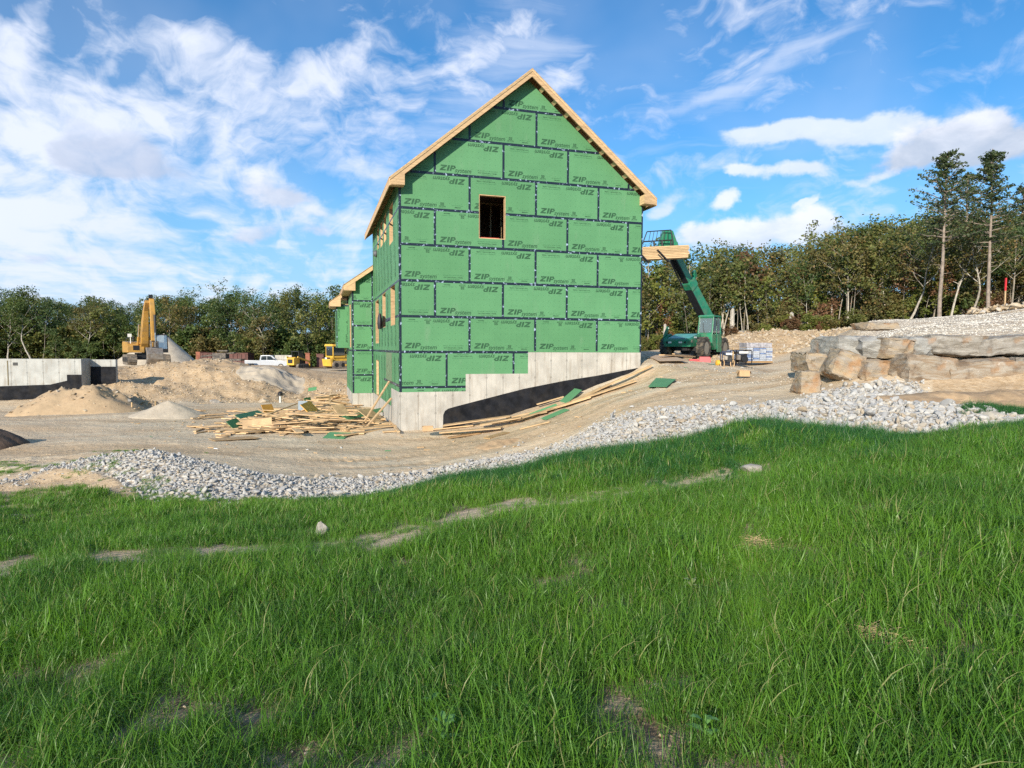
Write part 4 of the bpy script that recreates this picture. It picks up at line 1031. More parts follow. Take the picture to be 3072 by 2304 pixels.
for i in range(44):
    p = 1885 + (3450 - 1885) * (i + rngT.random()) / 44; Y = rngT.uniform(54, 59.5); x = (p - 1536) / FPX * Y
    L = [L_rust, L_olive, L_green][rngT.choice(3, p=[.3, .45, .25])]
    plant(STEMS[rngT.integers(2)], x, Y, rngT.uniform(.8, 1.15), rngT.uniform(0, 6.28), L, (M_bark, M_barkw)[rngT.integers(2)],
          'thin pale stemmed young tree with %s crown %s' % (LEAFNAME[L.name].split(' leafed')[0].replace(' tinged', ''), w_right(p)), 'tree', 'thin %s trees %s' % (LEAFNAME[L.name], w_right(p)), 'tree')
# trunks that stand out in front
def trunk_tree(px, Y, top_py, var, leaf, bark, label, tilt=None, sx=None, name='tree'):
    x = (px - 1536) / FPX * Y; g = gz(x, Y); r = ray(px, top_py); H = r.z / r.y * Y + EZ - g
    vh = vtop(TREES[var][1])
    return plant(TREES[var], x, Y, H / vh, sx or 0, leaf, bark, label, tilt=tilt, name=name)
trunk_tree(2160, 57, 770, 4, L_olive, M_barkw, 'pale forked tree rising right behind the telehandler cab', sx=1.0)
trunk_tree(2535, 54, 690, 2, L_rust, M_barkw, 'thick pale trunked oak behind the tan dirt bank left of the flat grey slabs', sx=2.0)
trunk_tree(2625, 54, 670, 0, L_olive, M_bark, 'straight grey trunked tree at the gravel plateau edge, left of the pines', sx=.5)
trunk_tree(2715, 53, 665, 7, L_rust, M_barkw, 'leaning rust leafed tree just left of the tall pines', sx=3.4, tilt=(0, .10))
trunk_tree(2845, 52, 640, 6, L_olive, M_barkw, 'pale mossy trunk between the two tall pines', sx=1.4)
trunk_tree(2895, 52, 650, 7, L_rust, M_barkw, 'white barked tree leaning left beside the second pine', sx=2.2, tilt=(0, -.13))
trunk_tree(3020, 53, 640, 2, L_green, M_bark, 'dark green tree at the right edge of the photo behind the rubble', sx=2.2)
trunk_tree(255, 96, 900, 4, L_rust, M_barkw, 'pale trunked tree with rusty leaves just left of the excavator', sx=2.6)
trunk_tree(95, 96, 885, 7, L_green, M_barkw, 'pale forked tree above the middle of the far foundation wall', sx=.9)
trunk_tree(25, 96, 880, 3, L_green, M_barkw, 'white stemmed tree leaning out above the left end of the far foundation wall', sx=4.2)
trunk_tree(790, 97, 870, 7, L_green, M_barkw, 'leaning pale trunk behind the white pickup truck', sx=3.0)
# dead snag and broken stumps on the right
def snag(px, Y, H, r, label, lean=(0, 0)):
    x = (px - 1536) / FPX * Y; mb = MB(); mb.tube([(0, 0, -.2), (lean[0] * .5, 0, H * .5), (lean[0], lean[1], H), (lean[0] * 1.05, 0, H * 1.04)], [r * 1.2, r, r * .8, r * .15], 8)
    for k in range(3): mb.tube([(0, 0, H * (.5 + .15 * k)), (.25 * (-1) ** k, .1, H * (.58 + .15 * k))], [r * .3, r * .1], 5)
    tag(mb.build('tree_stump', M_barkw, None, loc=(x, Y, gz(x, Y)), smooth=True), label, 'tree stump')
snag(2194, 50, 2.6, .16, 'broken pale dead trunk standing right of the telehandler cab')
snag(2370, 52, 1.9, .2, 'short stripped dead stump behind the tan dirt bank')
snag(1993, 51, 1.9, .14, 'grey dead stump between the house and the telehandler wheel')
# pines
def pine(px, Y, top_py, seed, r0, label, lean=0., first=.50, reach=.21, nw=16, base_py=None):
    rng = np.random.default_rng(seed); x = (px - 1536) / FPX * Y; g = gz(x, Y); r = ray(px + lean * 40, top_py); H = r.z / r.y * Y + EZ - g
    t = thing('pine_tree', label, 'tree', (x, Y, g), rng.random() * .3)
    mb = MB(); k = 12; pts = [Vector((lean * (i / k) + .035 * math.sin(i * .9 + seed), .03 * math.sin(i * 1.3), H * i / k - .3 * (i == 0))) for i in range(k + 1)]
    mb.tube(pts, [r0 * (1 - .84 * (i / k)) for i in range(k + 1)], 10, cap=False); tips = []; rad = []; az = rng.random() * 6
    for j in range(nw):
        t_ = first + (1 - first) * (j / nw) ** .95; f = t_ * k; i = min(int(f), k - 1); q = pts[i].lerp(pts[i + 1], f - i)
        q_ = (t_ - first) / (1 - first); env = (.72 + .5 * min(1, q_ * 3)) * (1 - q_) ** .72 + .05
        for b in range(4 if j < nw - 2 else 3):
            az += 1.571 + rng.normal() * .35; L = H * reach * env * rng.uniform(.35, 1.25)
            if rng.random() < .1 and j < 5: L *= .4
            d = Vector((math.cos(az), math.sin(az), .10 + .5 * q_ + rng.normal() * .08)); lp = [q + Vector((0, 0, rng.normal() * .12))]; cur = lp[0].copy()
            for s in range(5):
                d.z += .04; dd = d.normalized(); cur = cur + dd * L / 5 + Vector(rng.normal(size=3)) * .03; lp.append(cur.copy())
            mb.tube(lp, [.045, .038, .03, .022, .015, .008], 4, cap=False)
            for s in range(1, 6):
                if s == 1 and L > 1.2: continue
                tips.append(lp[s]); rad.append(.26 + .05 * (5 - s))
                for _ in range(2 if s < 5 else 1):
                    a2 = az + rng.choice([-1, 1]) * rng.uniform(.5, 1.1); l2 = L * .26 * rng.uniform(.5, 1.1)
                    e = lp[s] + Vector((math.cos(a2), math.sin(a2), .16)) * l2; mb.tube([lp[s], e], [.014, .006], 3, cap=False); tips.append(e); rad.append(.27)
    for j in range(9):                                        # dead lower branches
        q = pts[0].lerp(pts[-1], rng.uniform(.3, first)); a2 = rng.random() * 6.28; mb.tube([q, q + Vector((math.cos(a2), math.sin(a2), .1)) * rng.uniform(.3, .9)], [.02, .006], 3, cap=False)
    mb.build('trunk', M_barkp, t, smooth=True)
    put('crown', cards(np.array([tuple(v) for v in tips]), np.array(rad), 6, .17, rng, flat=.55, droop=-.15), L_needle, t)
pine(2812, 47, 452, 3, .15, 'tallest pine with a wide crown, left of the two standing above the gravel plateau', lean=.1, first=.47, reach=.19, nw=17)
pine(2956, 47, 446, 8, .14, 'thinner tall pine, the right one of the two above the gravel plateau', lean=-.2, first=.45, reach=.165, nw=17)
pine(2880, 62, 520, 21, .22, 'smaller pine seen between and behind the two tall pines', first=.5, reach=.2)
pine(3045, 58, 560, 22, .22, 'low pine at the right edge of the photo', first=.4, reach=.22)
# unseen trees added behind the camera, placed and sized to shade the near lawn
for x, y, v, s, rz, L, lb in ((-13, -11, 6, .42, .4, L_green, 'added unseen shade tree behind the camera, farthest left'), (-8.5, -12, 0, .42, 2.2, L_green, 'second added unseen shade tree behind the camera'), (-4.2, -13, 7, .50, 3.0, L_olive, 'third added unseen shade tree behind the camera'),
                          (2.6, -12, 6, .5, 4.4, L_green, 'added unseen shade tree behind and right of the camera'), (-1.0, -11, 7, .42, 1.2, L_green, 'lowest added unseen shade tree right behind the camera')):
    plant(TREES[v], x, y, s, rz, L, M_bark, lb)
# ---------------------------------------------------------------- machines and site things
M_mg = simple('machine_green', (.018, .205, .110), .38, .18, 2, dirt=(.18, .16, .12), dscale=3, damt=.35)
M_mgs = simple('pale_green_top', (.09, .34, .28), .30, .12, 2, dirt=(.3, .3, .26), dscale=3, damt=.3)  # paler, bluer green for the hood top and cab roof
M_yel = simple('machine_yellow', (.50, .27, .055), .45, .15, 2, dirt=(.25, .17, .09), dscale=2.5, damt=.5)
M_yel2 = simple('bright_machine_yellow', (.72, .42, .05), .42, .12, 2, dirt=(.3, .22, .12), dscale=2.5, damt=.3)
M_black = simple('black_paint', (.014, .014, .016), .5, .3)
M_tyre = simple('tyre_rubber', (.028, .027, .026), .85, .3, 5, dirt=(.19, .155, .11), dscale=4, damt=.75)
M_rim = simple('dusty_rim', (.30, .27, .22), .6, .2, dirt=(.2, .16, .11))
M_steel = simple('worn_steel', (.34, .30, .26), .5, .25, 4, metal=.6, dirt=(.25, .16, .09), damt=.6)
M_chrome = simple('piston_rod', (.7, .7, .7), .18, .05, metal=1.)
M_red = simple('red_plastic', (.50, .03, .04), .4, .15)
M_lamp = simple('lamp_lens', (.75, .75, .70), .2, .05)
M_white = simple('white_paint', (.70, .70, .68), .4, .05)
M_card = simple('cardboard', (.50, .33, .18), .8, .08)
M_track = simple('track_shoes', (.13, .115, .10), .75, .3, 5, dirt=(.33, .25, .17), dscale=3, damt=.8)
def glass_mat(name, tint=(.30, .40, .45), rough=.05):
    m, w, out = new_mat(name)
    b = w.n('ShaderNodeBsdfPrincipled', ins={'Base Color': (*tint, 1), 'Roughness': rough, 'Specular IOR Level': .8, 'Transmission Weight': .55, 'IOR': 1.05})
    g = w.n('ShaderNodeBsdfGlossy', ins={'Color': (.9, .95, 1, 1), 'Roughness': .04}); mx = w.n('ShaderNodeMixShader', ins={0: .22}); w.link(b.outputs[0], mx.inputs[1]); w.link(g.outputs[0], mx.inputs[2])
    w.link(mx.outputs[0], out.inputs[0]); return m
M_glass = glass_mat('cab_glass'); M_glassd = glass_mat('dark_glass', (.05, .07, .08))
def X(px, Y): return (px - 1536) / FPX * Y
def wheel(parent, c, r, wd, lugs=18, rimmat=None, rimr=.52, axis='y', name='wheel'):
    """tyre with raised lugs, rim and hub; axle along local y"""
    w_ = D.objects.new(name, None); COL.objects.link(w_); w_.parent = parent; w_.location = c; w_.empty_display_size = .1
    M = Matrix.Rotation(-math.pi / 2, 4, 'X'); h = wd / 2; q = r * rimr
    mb = MB(); mb.lathe([(q, -h * .75), (r * .82, -h), (r * .95, -h * .82), (r * .97, 0), (r * .95, h * .82), (r * .82, h), (q, h * .75)], 32, M)
    for k in range(lugs):
        for s in (-1, 1):
            a = 2 * math.pi * (k + (.5 if s > 0 else 0)) / lugs
            R_ = Matrix.Rotation(a, 4, 'Y') @ Matrix.Translation((0, s * h * .48, r * .965)) @ Matrix.Rotation(s * .5, 4, 'Z')
            mb.cbox((0, 0, 0), (r * .13, h * 1.0, r * .085), R_)
            mb.cbox((0, s * h * .42, -r * .07), (r * .11, h * .16, r * .13), R_)
    mb.build('tyre', M_tyre, w_, smooth=True)
    mb = MB(); mb.lathe([(q * .99, -h * .7), (q * .99, h * .7)], 24, M)
    for s in (-1, 1): mb.lathe([(q * .2, s * h * .30), (q * .55, s * h * .35), (q * .86, s * h * .55), (q * 1.0, s * h * .78), (q * 1.04, s * h * .80)][::s], 24, M)
    mb.build('rim', rimmat or M_rim, w_, smooth=True)
    mb = MB(); mb.lathe([(q * .35, -h * .62), (q * .35, h * .62)], 12, M); mb.build('hub', M_black, w_, smooth=True)
    return w_
# ---- telehandler
def telehandler():
    cx, cy = X(2084, 39.4), 39.4; zg = PY(2092, 1077, 38.2).z
    head = math.atan2(-.80, -.60)
    t = thing('telehandler', 'green telescopic handler parked right of the house, boom raised with a lumber bundle', 'telehandler', (cx, cy, zg), head)
    bpy.context.view_layer.update(); inv = t.matrix_world.inverted()
    L = lambda v: inv @ Vector(v)
    for a, b in ((1.6, -1.12), (1.6, 1.12), (-1.6, -1.12), (-1.6, 1.12)): wheel(t, (a, b, .64), .66, .46, 16, rimr=.55)
    mb = MB(); mb.cbox((0, 0, .72), (4.1, .9, .42)); mb.cbox((1.5, 0, .62), (.3, 1.7, .28)); mb.cbox((-1.6, 0, .62), (.3, 1.7, .28)); mb.cbox((1.9, 0, .70), (.5, .7, .4)); mb.build('chassis', M_black, t)
    # low sloping nose with lamps
    mb = MB(); mb.prism([(2.35, .72), (2.38, 1.08), (2.30, 1.16), (.75, 1.50), (.0, 1.52), (.0, .72)], .62, t0=-.98); mb.build('hood', M_mg, t, bevel=.03)
    mb = MB(); mb.prism([(2.18, 1.20), (.85, 1.495), (.85, 1.505), (2.18, 1.21)], .5, t0=-.86); mb.build('hood_top', M_mgs, t)
    for y in (-.62, .02): mb = MB(); mb.cbox((2.385, y, .97), (.03, .20, .10)); mb.build('headlight', M_lamp, t)
    mb = MB()
    for y in (-.80, .30): mb.cbox((2.385, y, .97), (.02, .10, .12))
    mb.cbox((1.30, .624, 1.22), (.55, .01, .14)); mb.build('grille', M_black, t)
    mb = MB(); mb.cbox((1.62, .632, 1.27), (.40, .01, .09)); mb.build('decal', M_white, t)
    mb = MB(); mb.cbox((2.15, .64, 1.05), (.16, .02, .16)); mb.build('fuel_cap', M_steel, t)
    # upright bracket at the near right side
    mb = MB(); mb.prism([(1.2, 1.0), (1.9, 1.0), (1.95, 1.30), (1.75, 1.62), (1.45, 1.92), (1.25, 1.94), (1.22, 1.80), (1.45, 1.55)], -1.25, t0=-1.17)
    mb.prism([(1.2, .85), (2.2, .85), (2.1, 1.2), (1.5, 1.45), (1.2, 1.5)], -1.16, t0=-1.0); mb.build('side_bracket', M_mg, t, bevel=.015)
    mb = MB(); mb.cbox((1.32, -1.21, 1.84), (.10, .12, .08)); mb.build('work_lamp', M_lamp, t)
    # cab
    fr = MB(); y0, y1 = .38, 1.28; P_ = dict(fb=(.62, 1.50), ft=(.42, 2.52), rb=(-.80, 1.50), rt=(-.72, 2.52))
    for y in (y0 + .03, y1 - .03):
        fr.beam((P_['fb'][0], y, 1.45), (P_['ft'][0], y, 2.5), .07, .08, up=(1, 0, 0)); fr.beam((P_['rb'][0], y, 1.45), (P_['rt'][0], y, 2.5), .07, .08, up=(1, 0, 0)); fr.beam((-.10, y, 1.45), (-.12, y, 2.5), .06, .06, up=(1, 0, 0))
    fr.cbox((.56, .83, 1.52), (.10, .90, .08)); fr.cbox((-.14, .83, 2.55), (1.30, .98, .10), taper=(.94, .94)); fr.cbox((.40, .83, 2.47), (.06, .86, .08)); fr.build('cab_frame', M_mg, t, bevel=.015)
    mb = MB(); mb.cbox((-.14, .83, 2.607), (1.1, .8, .02)); mb.build('cab_roof', M_mgs, t)
    mb = MB(); mb.prism([(.68, .95), (.68, 1.48), (-.85, 1.48), (-.85, .85), (.1, .55)], y1 + .01, t0=y0 - .02); mb.build('cab_base', M_mg, t, bevel=.03)
    mb = MB(); mb.prism([(-.10, .42), (-.08, 1.5), (-.82, 1.5), (-.86, .42)], y1 + .05, t0=y1 + .012); mb.build('door', M_mg, t, bevel=.015)
    mb = MB(); mb.prism([(.585, 1.57), (.40, 2.44), (.385, 2.44), (.57, 1.57)], y1 - .075, t0=y0 + .075); mb.build('windshield', M_glass, t)
    for a, b in ((-.13, .38), (-.68, -.17)): mb = MB(); mb.prism([(a, 1.57), (b + (.15 if b > 0 else 0), 1.57), (b, 2.44), (a, 2.44)], y1 - .02, t0=y1 - .03); mb.build('side_window', M_glass, t)
    mb = MB(); mb.cbox((-.35, .62, 1.72), (.5, .5, .16)); mb.cbox((-.58, .62, 2.0), (.14, .48, .6)); mb.build('seat', M_black, t)
    mb = MB(); mb.tube([(.60, .84, 1.40), (.55, .70, 1.75), (.47, .64, 2.15)], .018, 5); mb.build('wiper', M_black, t)
    mb = MB(); mb.tube([(.58, .84, 1.22), (.60, .80, 1.42), (.55, .72, 1.72)], .026, 5); mb.build('wiper_arm', M_black, t)
    mb = MB(); mb.cbox((.35, .38, 1.85), (.12, .26, .30)); mb.build('steering_wheel', M_black, t)
    mb = MB(); mb.cbox((-1.05, .72, 2.02), (.20, .62, 1.1)); mb.build('panel_guard', simple('dull_tan_panel', (.30, .26, .20), .7), t)
    mb = MB(); mb.tube([(-.1, 1.18, 1.5), (-.1, 1.24, 2.2)], .02, 6); mb.cbox((-.06, 1.26, 2.15), (.05, .04, .34)); mb.build('mirror', M_black, t)
    # boom, from behind the cab up to the head
    B = L(PY(2150, 1010, 41.0)); C1 = L(PY(2129, 962, 40.6)); C2 = L(PY(2066, 846, 39.2)); T = L(PY(2026, 768, 38.2))
    mb = MB(); mb.beam(B, C2, .52, .70, wd2=.48, ht2=.60); mb.build('boom', M_mg, t, bevel=.02)
    d = (C2 - B).normalized(); up = Vector((0, 0, 1)); rr = d.cross(up).normalized(); uu_ = rr.cross(d).normalized()
    sgn = 1 if (L(PY(2000, 900, 39)) - C1).dot(rr) > 0 else -1
    mb = MB(); mb.beam(C2 - d * .25, T, .36, .46); mb.build('inner_boom', M_mg, t, bevel=.015)
    o1 = rr * sgn * .28
    mb = MB(); mb.beam(B + o1 - uu_ * .04, C2 + o1 * .92 - uu_ * .02, .05, .66, wd2=.05, ht2=.56); mb.beam(B - uu_ * .40, C2 - uu_ * .335, .50, .06); mb.build('boom_shroud', M_black, t)
    o2 = rr * sgn * .205
    mb = MB(); mb.beam(C2 + o2 - uu_ * .02, T + o2, .05, .44); mb.beam(C2 - uu_ * .27, T - uu_ * .27, .36, .05); mb.build('inner_shroud', M_black, t)
    mb = MB(); mb.tube([C2 - uu_ * .40 + o2 * 1.2, T - uu_ * .34 + o2 * 1.1], .035, 8); mb.build('piston_rod', M_chrome, t, smooth=True)
    mb = MB(); mb.tube([C2 - uu_ * .52 + o2 * .6, T - uu_ * .42 + o2 * .5], .05, 8); mb.build('hose', M_black, t, smooth=True)
    mb = MB(); mb.beam(C2 - d * .50, C2 + d * .12, .60, .74); mb.build('boom_collar', M_mg, t, bevel=.08)
    mb = MB(); mb.prism([(0, 0), (.34, .12), (.30, .36), (-.1, .30)], .1, t0=-.1); 
    lug = mb.build('collar_ear', M_mg, t); lug.location = C2 + uu_ * .38 - rr * sgn * .15; lug.rotation_euler = (0, -.9, 0)
    mb = MB(); mb.lathe([(.10, -.06), (.10, .06)], 14, Matrix.Translation(C2 + o2 * 1.75 - uu_ * .22) @ rr.to_track_quat('Z', 'Y').to_matrix().to_4x4()); mb.build('pin', M_chrome, t, smooth=True)
    mb = MB(); mb.beam(B + uu_ * .38 + d * .2, B + uu_ * .62 + d * .95, .5, .10); mb.beam(B + uu_ * .62 + d * .95, B + uu_ * .36 + d * 1.5, .5, .06); mb.build('pivot_guard', M_mg, t, bevel=.02)
    for s in (-1, 1):
        a = Vector((-.9, .32 * s - .35, 1.2)); b = B.lerp(C2, .30) + rr * .42 * s - uu_ * .25
        mb = MB(); mb.tube([a, a.lerp(b, .55)], .085, 8); mb.build('lift_cylinder', M_black, t, smooth=True)
        mb = MB(); mb.tube([a.lerp(b, .5), b], .045, 8); mb.build('lift_rod', M_chrome, t, smooth=True)
    # gooseneck and fork carriage
    K1 = L(PY(2018, 735, 37.6)); K2 = L(PY(1999, 693, 37.4))
    hd = MB(); e = (L(PY(1975, 742, 37.4)) - L(PY(2030, 742, 37.4)))
    q1, q2, q3, q4 = L(PY(1969, 744, 37.5)), L(PY(2031, 742, 37.7)), L(PY(2013, 692, 37.5)), L(PY(1986, 693, 37.4)); n_ = (q2 - q1).cross(q4 - q1).normalized() * .3
    hd.add([q1, q2, q3, q4, q1 + n_, q2 + n_, q3 + n_, q4 + n_], [(0, 1, 2, 3), (7, 6, 5, 4), (0, 4, 5, 1), (1, 5, 6, 2), (2, 6, 7, 3), (3, 7, 4, 0)]); hd.beam(T, K1, .5, .5); hd.build('boom_head', M_mg, t, bevel=.02)
    YC = 36.9
    def bar(a, b, r=.03): m_ = MB(); m_.tube([L(PY(*a, YC)), L(PY(*b, YC))], r, 6); return m_.build('carriage_bar', M_black, t)
    bar((1941, 695), (2013, 690)); bar((1930, 725), (2017, 720), .04); bar((1941, 695), (1930, 725)); bar((2013, 690), (2020, 740), .035); bar((1931, 726), (1920, 740), .03)
    for k in range(6): a = 1952 + k * 10.5; bar((a, 694.4 - .07 * (a - 1941)), (a - 6 + k * .6, 724 - k * .8), .016)
    for a in (1962, 1986, 2012): bar((a, 722), (a + 1, 744), .05)
    for (a, b) in (((1972, 750), (2006, 786)), ((1912, 752), (1946, 788))):
        m_ = MB(); m_.beam(L(PY(*a, 35.9)), L(PY(*b, 36.1)), .14, .06); m_.build('fork', M_black, t)
    return t
telehandler()
# lumber bundle on the forks: single boards
def bundle():
    A = PY(1893, 764, 36.6); Bp = PY(2058, 756, 36.9); d = (Bp - A); Ln = d.length; yaw = math.atan2(d.y, d.x); tilt = math.asin(d.z / Ln)
    t = thing('lumber_bundle', 'bundle of pale sawn boards carried on the raised forks of the green telehandler', 'lumber', A, 0); t.rotation_euler = (0, -tilt, yaw)
    r = np.random.default_rng(3)
    for row in range(8):
        for k in range(3 if row else 3):
            off = r.uniform(-.02, .10); mb = MB(); w_ = .235
            mb.box((0 - r.uniform(0, .05), (k - 1.5) * w_ + .004 + r.uniform(0, .012), (row - 4) * .088 + .007), (Ln + off, (k - .5) * w_ - .004, (row - 3) * .088 - .007)); mb.build('board', M_pine2, t)
    return t
bundle()
# ---- tracked machines
def track(parent, x0, x1, y, wd, h, name='track', shoes=True):
    r = h / 2; prof = []
    for k in range(9): a = math.pi / 2 + math.pi * k / 8; prof.append((x0 + r + r * math.cos(a), r + r * math.sin(a)))
    for k in range(9): a = -math.pi / 2 + math.pi * k / 8; prof.append((x1 - r + r * math.cos(a), r + r * math.sin(a)))
    mb = MB(); mb.prism(prof, y + wd / 2, t0=y - wd / 2); o = mb.build(name, M_track, parent)
    if shoes:
        per = []; n = int((2 * (x1 - x0 - h) + math.pi * h) / .2); tot = 2 * (x1 - x0 - h) + math.pi * h; ms = MB()
        for k in range(n):
            s = tot * k / n; Ls = x1 - x0 - h
            if s < Ls: c_, a = (x0 + r + s, h), 0
            elif s < Ls + math.pi * r: q = (s - Ls) / r; c_, a = (x1 - r + r * math.sin(q), r + r * math.cos(q)), -q
            elif s < 2 * Ls + math.pi * r: c_, a = (x1 - r - (s - Ls - math.pi * r), 0), math.pi
            else: q = (s - 2 * Ls - math.pi * r) / r; c_, a = (x0 + r - r * math.sin(q), r - r * math.cos(q)), math.pi - q
            ms.cbox((0, 0, .02), (.045, wd * 1.03, .06), Matrix.Translation((c_[0], y, c_[1])) @ Matrix.Rotation(-a, 4, 'Y'))
        so = ms.build('track_shoes', M_track, o); so['kind'] = 'stuff'
    for s in (-1, 1):
        for k in range(4):
            xx = x0 + r + (x1 - x0 - h) * k / 3; m_ = MB(); m_.lathe([(h * .30, -.03), (h * .30, .03)], 12, Matrix.Translation((xx, y + s * (wd / 2 + .01), r)) @ Matrix.Rotation(math.pi / 2, 4, 'X')); m_.build('roller', M_black, o)
    return o
def excavator():
    Y = 60; p = PY(440, 1092, Y); t = thing('excavator', 'yellow tracked excavator with its boom raised, parked before the far wood left of the house', 'excavator', p, math.atan2(-.81, .60)); S = 1.0
    for y in (-1.35, 1.35): track(t, -2.2, 2.1, y, .72, 1.0)
    mb = MB(); mb.cbox((0, 0, .75), (2.6, 2.0, .5)); mb.lathe([(.95, .9), (.95, 1.2)], 20); mb.build('undercarriage', M_black, t)
    mb = MB(); mb.prism([(-2.9, 1.25), (1.3, 1.25), (1.3, 1.9), (.6, 2.35), (-2.6, 2.45), (-2.95, 2.2)], -.30, t0=-1.65); mb.build('engine_cover', M_yel, t, bevel=.05)
    mb = MB(); mb.prism([(-2.9, 1.25), (-.6, 1.25), (-.6, 2.35), (-2.6, 2.4), (-2.95, 2.1)], 1.55, t0=-.28); mb.build('counterweight', M_yel, t, bevel=.05)
    mb = MB(); mb.cbox((-.1, .0, 1.45), (2.2, .5, .5)); mb.cbox((1.31, -.95, 1.75), (.02, .5, .5)); mb.build('machinery_deck', M_black, t)
    mb = MB(); mb.tube([(.9, -1.5, 2.2), (.9, -1.5, 2.75), (.9, -.5, 2.75), (.9, -.5, 2.3)], .03, 6); mb.tube([(-1.0, -1.5, 2.4), (-1, -1.5, 2.8), (.9, -1.5, 2.75)], .03, 6); mb.build('handrail', M_black, t)
    mb = MB(); mb.tube([(1.0, -1.35, 2.2), (1.0, -1.35, 3.1)], .04, 6); mb.cbox((1.0, -1.42, 3.05), (.15, .3, .34)); mb.build('mirror', M_white, t)
    mb = MB(); mb.tube([(-1.2, -.9, 2.4), (-1.2, -.9, 3.0)], .08, 8); mb.build('exhaust', M_black, t)
    # cab on its left
    mb = MB()
    for x, y in ((1.75, .62), (1.75, 1.52), (.1, .62), (.1, 1.52)): mb.beam((x, y, 1.3), (x - (.25 if x > 1 else 0), y, 3.15), .08, .08)
    mb.cbox((.8, 1.07, 3.18), (1.55, 1.0, .1)); mb.cbox((.9, 1.07, 1.45), (1.75, .98, .4)); mb.build('cab_frame', M_black, t)
    mb = MB(); mb.add([(1.78, .66, 1.66), (1.78, 1.48, 1.66), (1.54, 1.48, 3.1), (1.54, .66, 3.1)], [(0, 1, 2, 3)]); mb.build('windshield', M_glass, t)
    mb = MB(); mb.box((.15, 1.5, 1.66), (1.55, 1.515, 3.1)); mb.box((.15, .625, 1.66), (1.55, .64, 3.1)); mb.build('side_window', M_glass, t)
    mb = MB(); mb.cbox((.7, 1.07, 1.95), (.5, .5, .7)); mb.build('seat', M_black, t)
    # bent boom, stick, cylinders, bucket
    bm_ = [(.5, 1.7), (.9, 1.45), (1.6, 2.2), (2.35, 4.0), (3.0, 5.55), (3.75, 6.35), (3.60, 6.62), (3.2, 6.45), (2.2, 5.7), (1.2, 4.4), (.55, 2.6)]
    mb = MB(); mb.prism(bm_, .0, t0=-.62); bo = mb.build('boom', M_yel, t, bevel=.03); bo.location = (0, .02, 0)
    for v_ in bo.data.vertices: v_.co.y = -.31 + (v_.co.y + .31) * (1.15 - .095 * v_.co.z)
    stk = [(3.55, 6.85), (3.95, 6.75), (4.45, 5.3), (4.40, 2.5), (4.10, 2.35), (3.95, 4.8), (3.45, 6.35)]
    mb = MB(); mb.prism(stk, -.05, t0=-.42); st = mb.build('stick', M_yel, t, bevel=.04); st.location = (0, .28, 0)
    for y, a, b, r in ((-.78, (.9, 1.6), (1.9, 4.2), .10), (.06, (.9, 1.6), (1.9, 4.2), .10)):
        mb = MB(); mb.tube([(a[0], y, a[1]), ((a[0] + b[0]) / 2, y, (a[1] + b[1]) / 2)], r, 8); mb.build('boom_cylinder', M_yel, t, smooth=True)
        mb = MB(); mb.tube([((a[0] + b[0]) / 2, y, (a[1] + b[1]) / 2), (b[0], y, b[1])], r * .6, 8); mb.build('cylinder_rod', M_chrome, t, smooth=True)
    mb = MB(); mb.tube([(2.0, -.4, 5.75), (3.5, -.0, 7.0)], .11, 8); mb.cbox((3.62, .0, 7.02), (.3, .3, .35)); mb.build('stick_cylinder', M_black, t, smooth=True)
    mb = MB(); mb.tube([(4.52, .16, 5.1), (4.62, .16, 3.3)], .10, 8); mb.build('bucket_cylinder', M_black, t, smooth=True)
    mb = MB(); mb.tube([(4.62, .16, 3.3), (4.62, .16, 2.3)], .055, 8); mb.build('cylinder_rod', M_chrome, t, smooth=True)
    mb = MB(); mb.cbox((4.55, .12, 2.1), (.35, .12, .5)); mb.cbox((4.35, -.16, 2.1), (.3, .12, .7)); mb.cbox((4.35, .36, 2.1), (.3, .12, .7)); mb.build('linkage', M_steel, t)
    bk = [(4.0, 1.8), (4.65, 1.75), (5.0, 1.2), (4.95, .6), (4.6, .15), (3.9, .0), (3.5, .1), (4.2, .35), (4.5, .75), (4.5, 1.2), (4.1, 1.5)]
    mb = MB(); mb.prism(bk, .70, t0=-.55); mb.build('bucket', M_steel, t, bevel=.02)
    for k in range(5): mb = MB(); mb.cbox((3.38, -.48 + k * .28, .08), (.35, .1, .08), taper=(.5, .8)); mb.build('bucket_tooth', M_steel, t)
    t.scale = (1.0, 1.0, .86)
excavator()
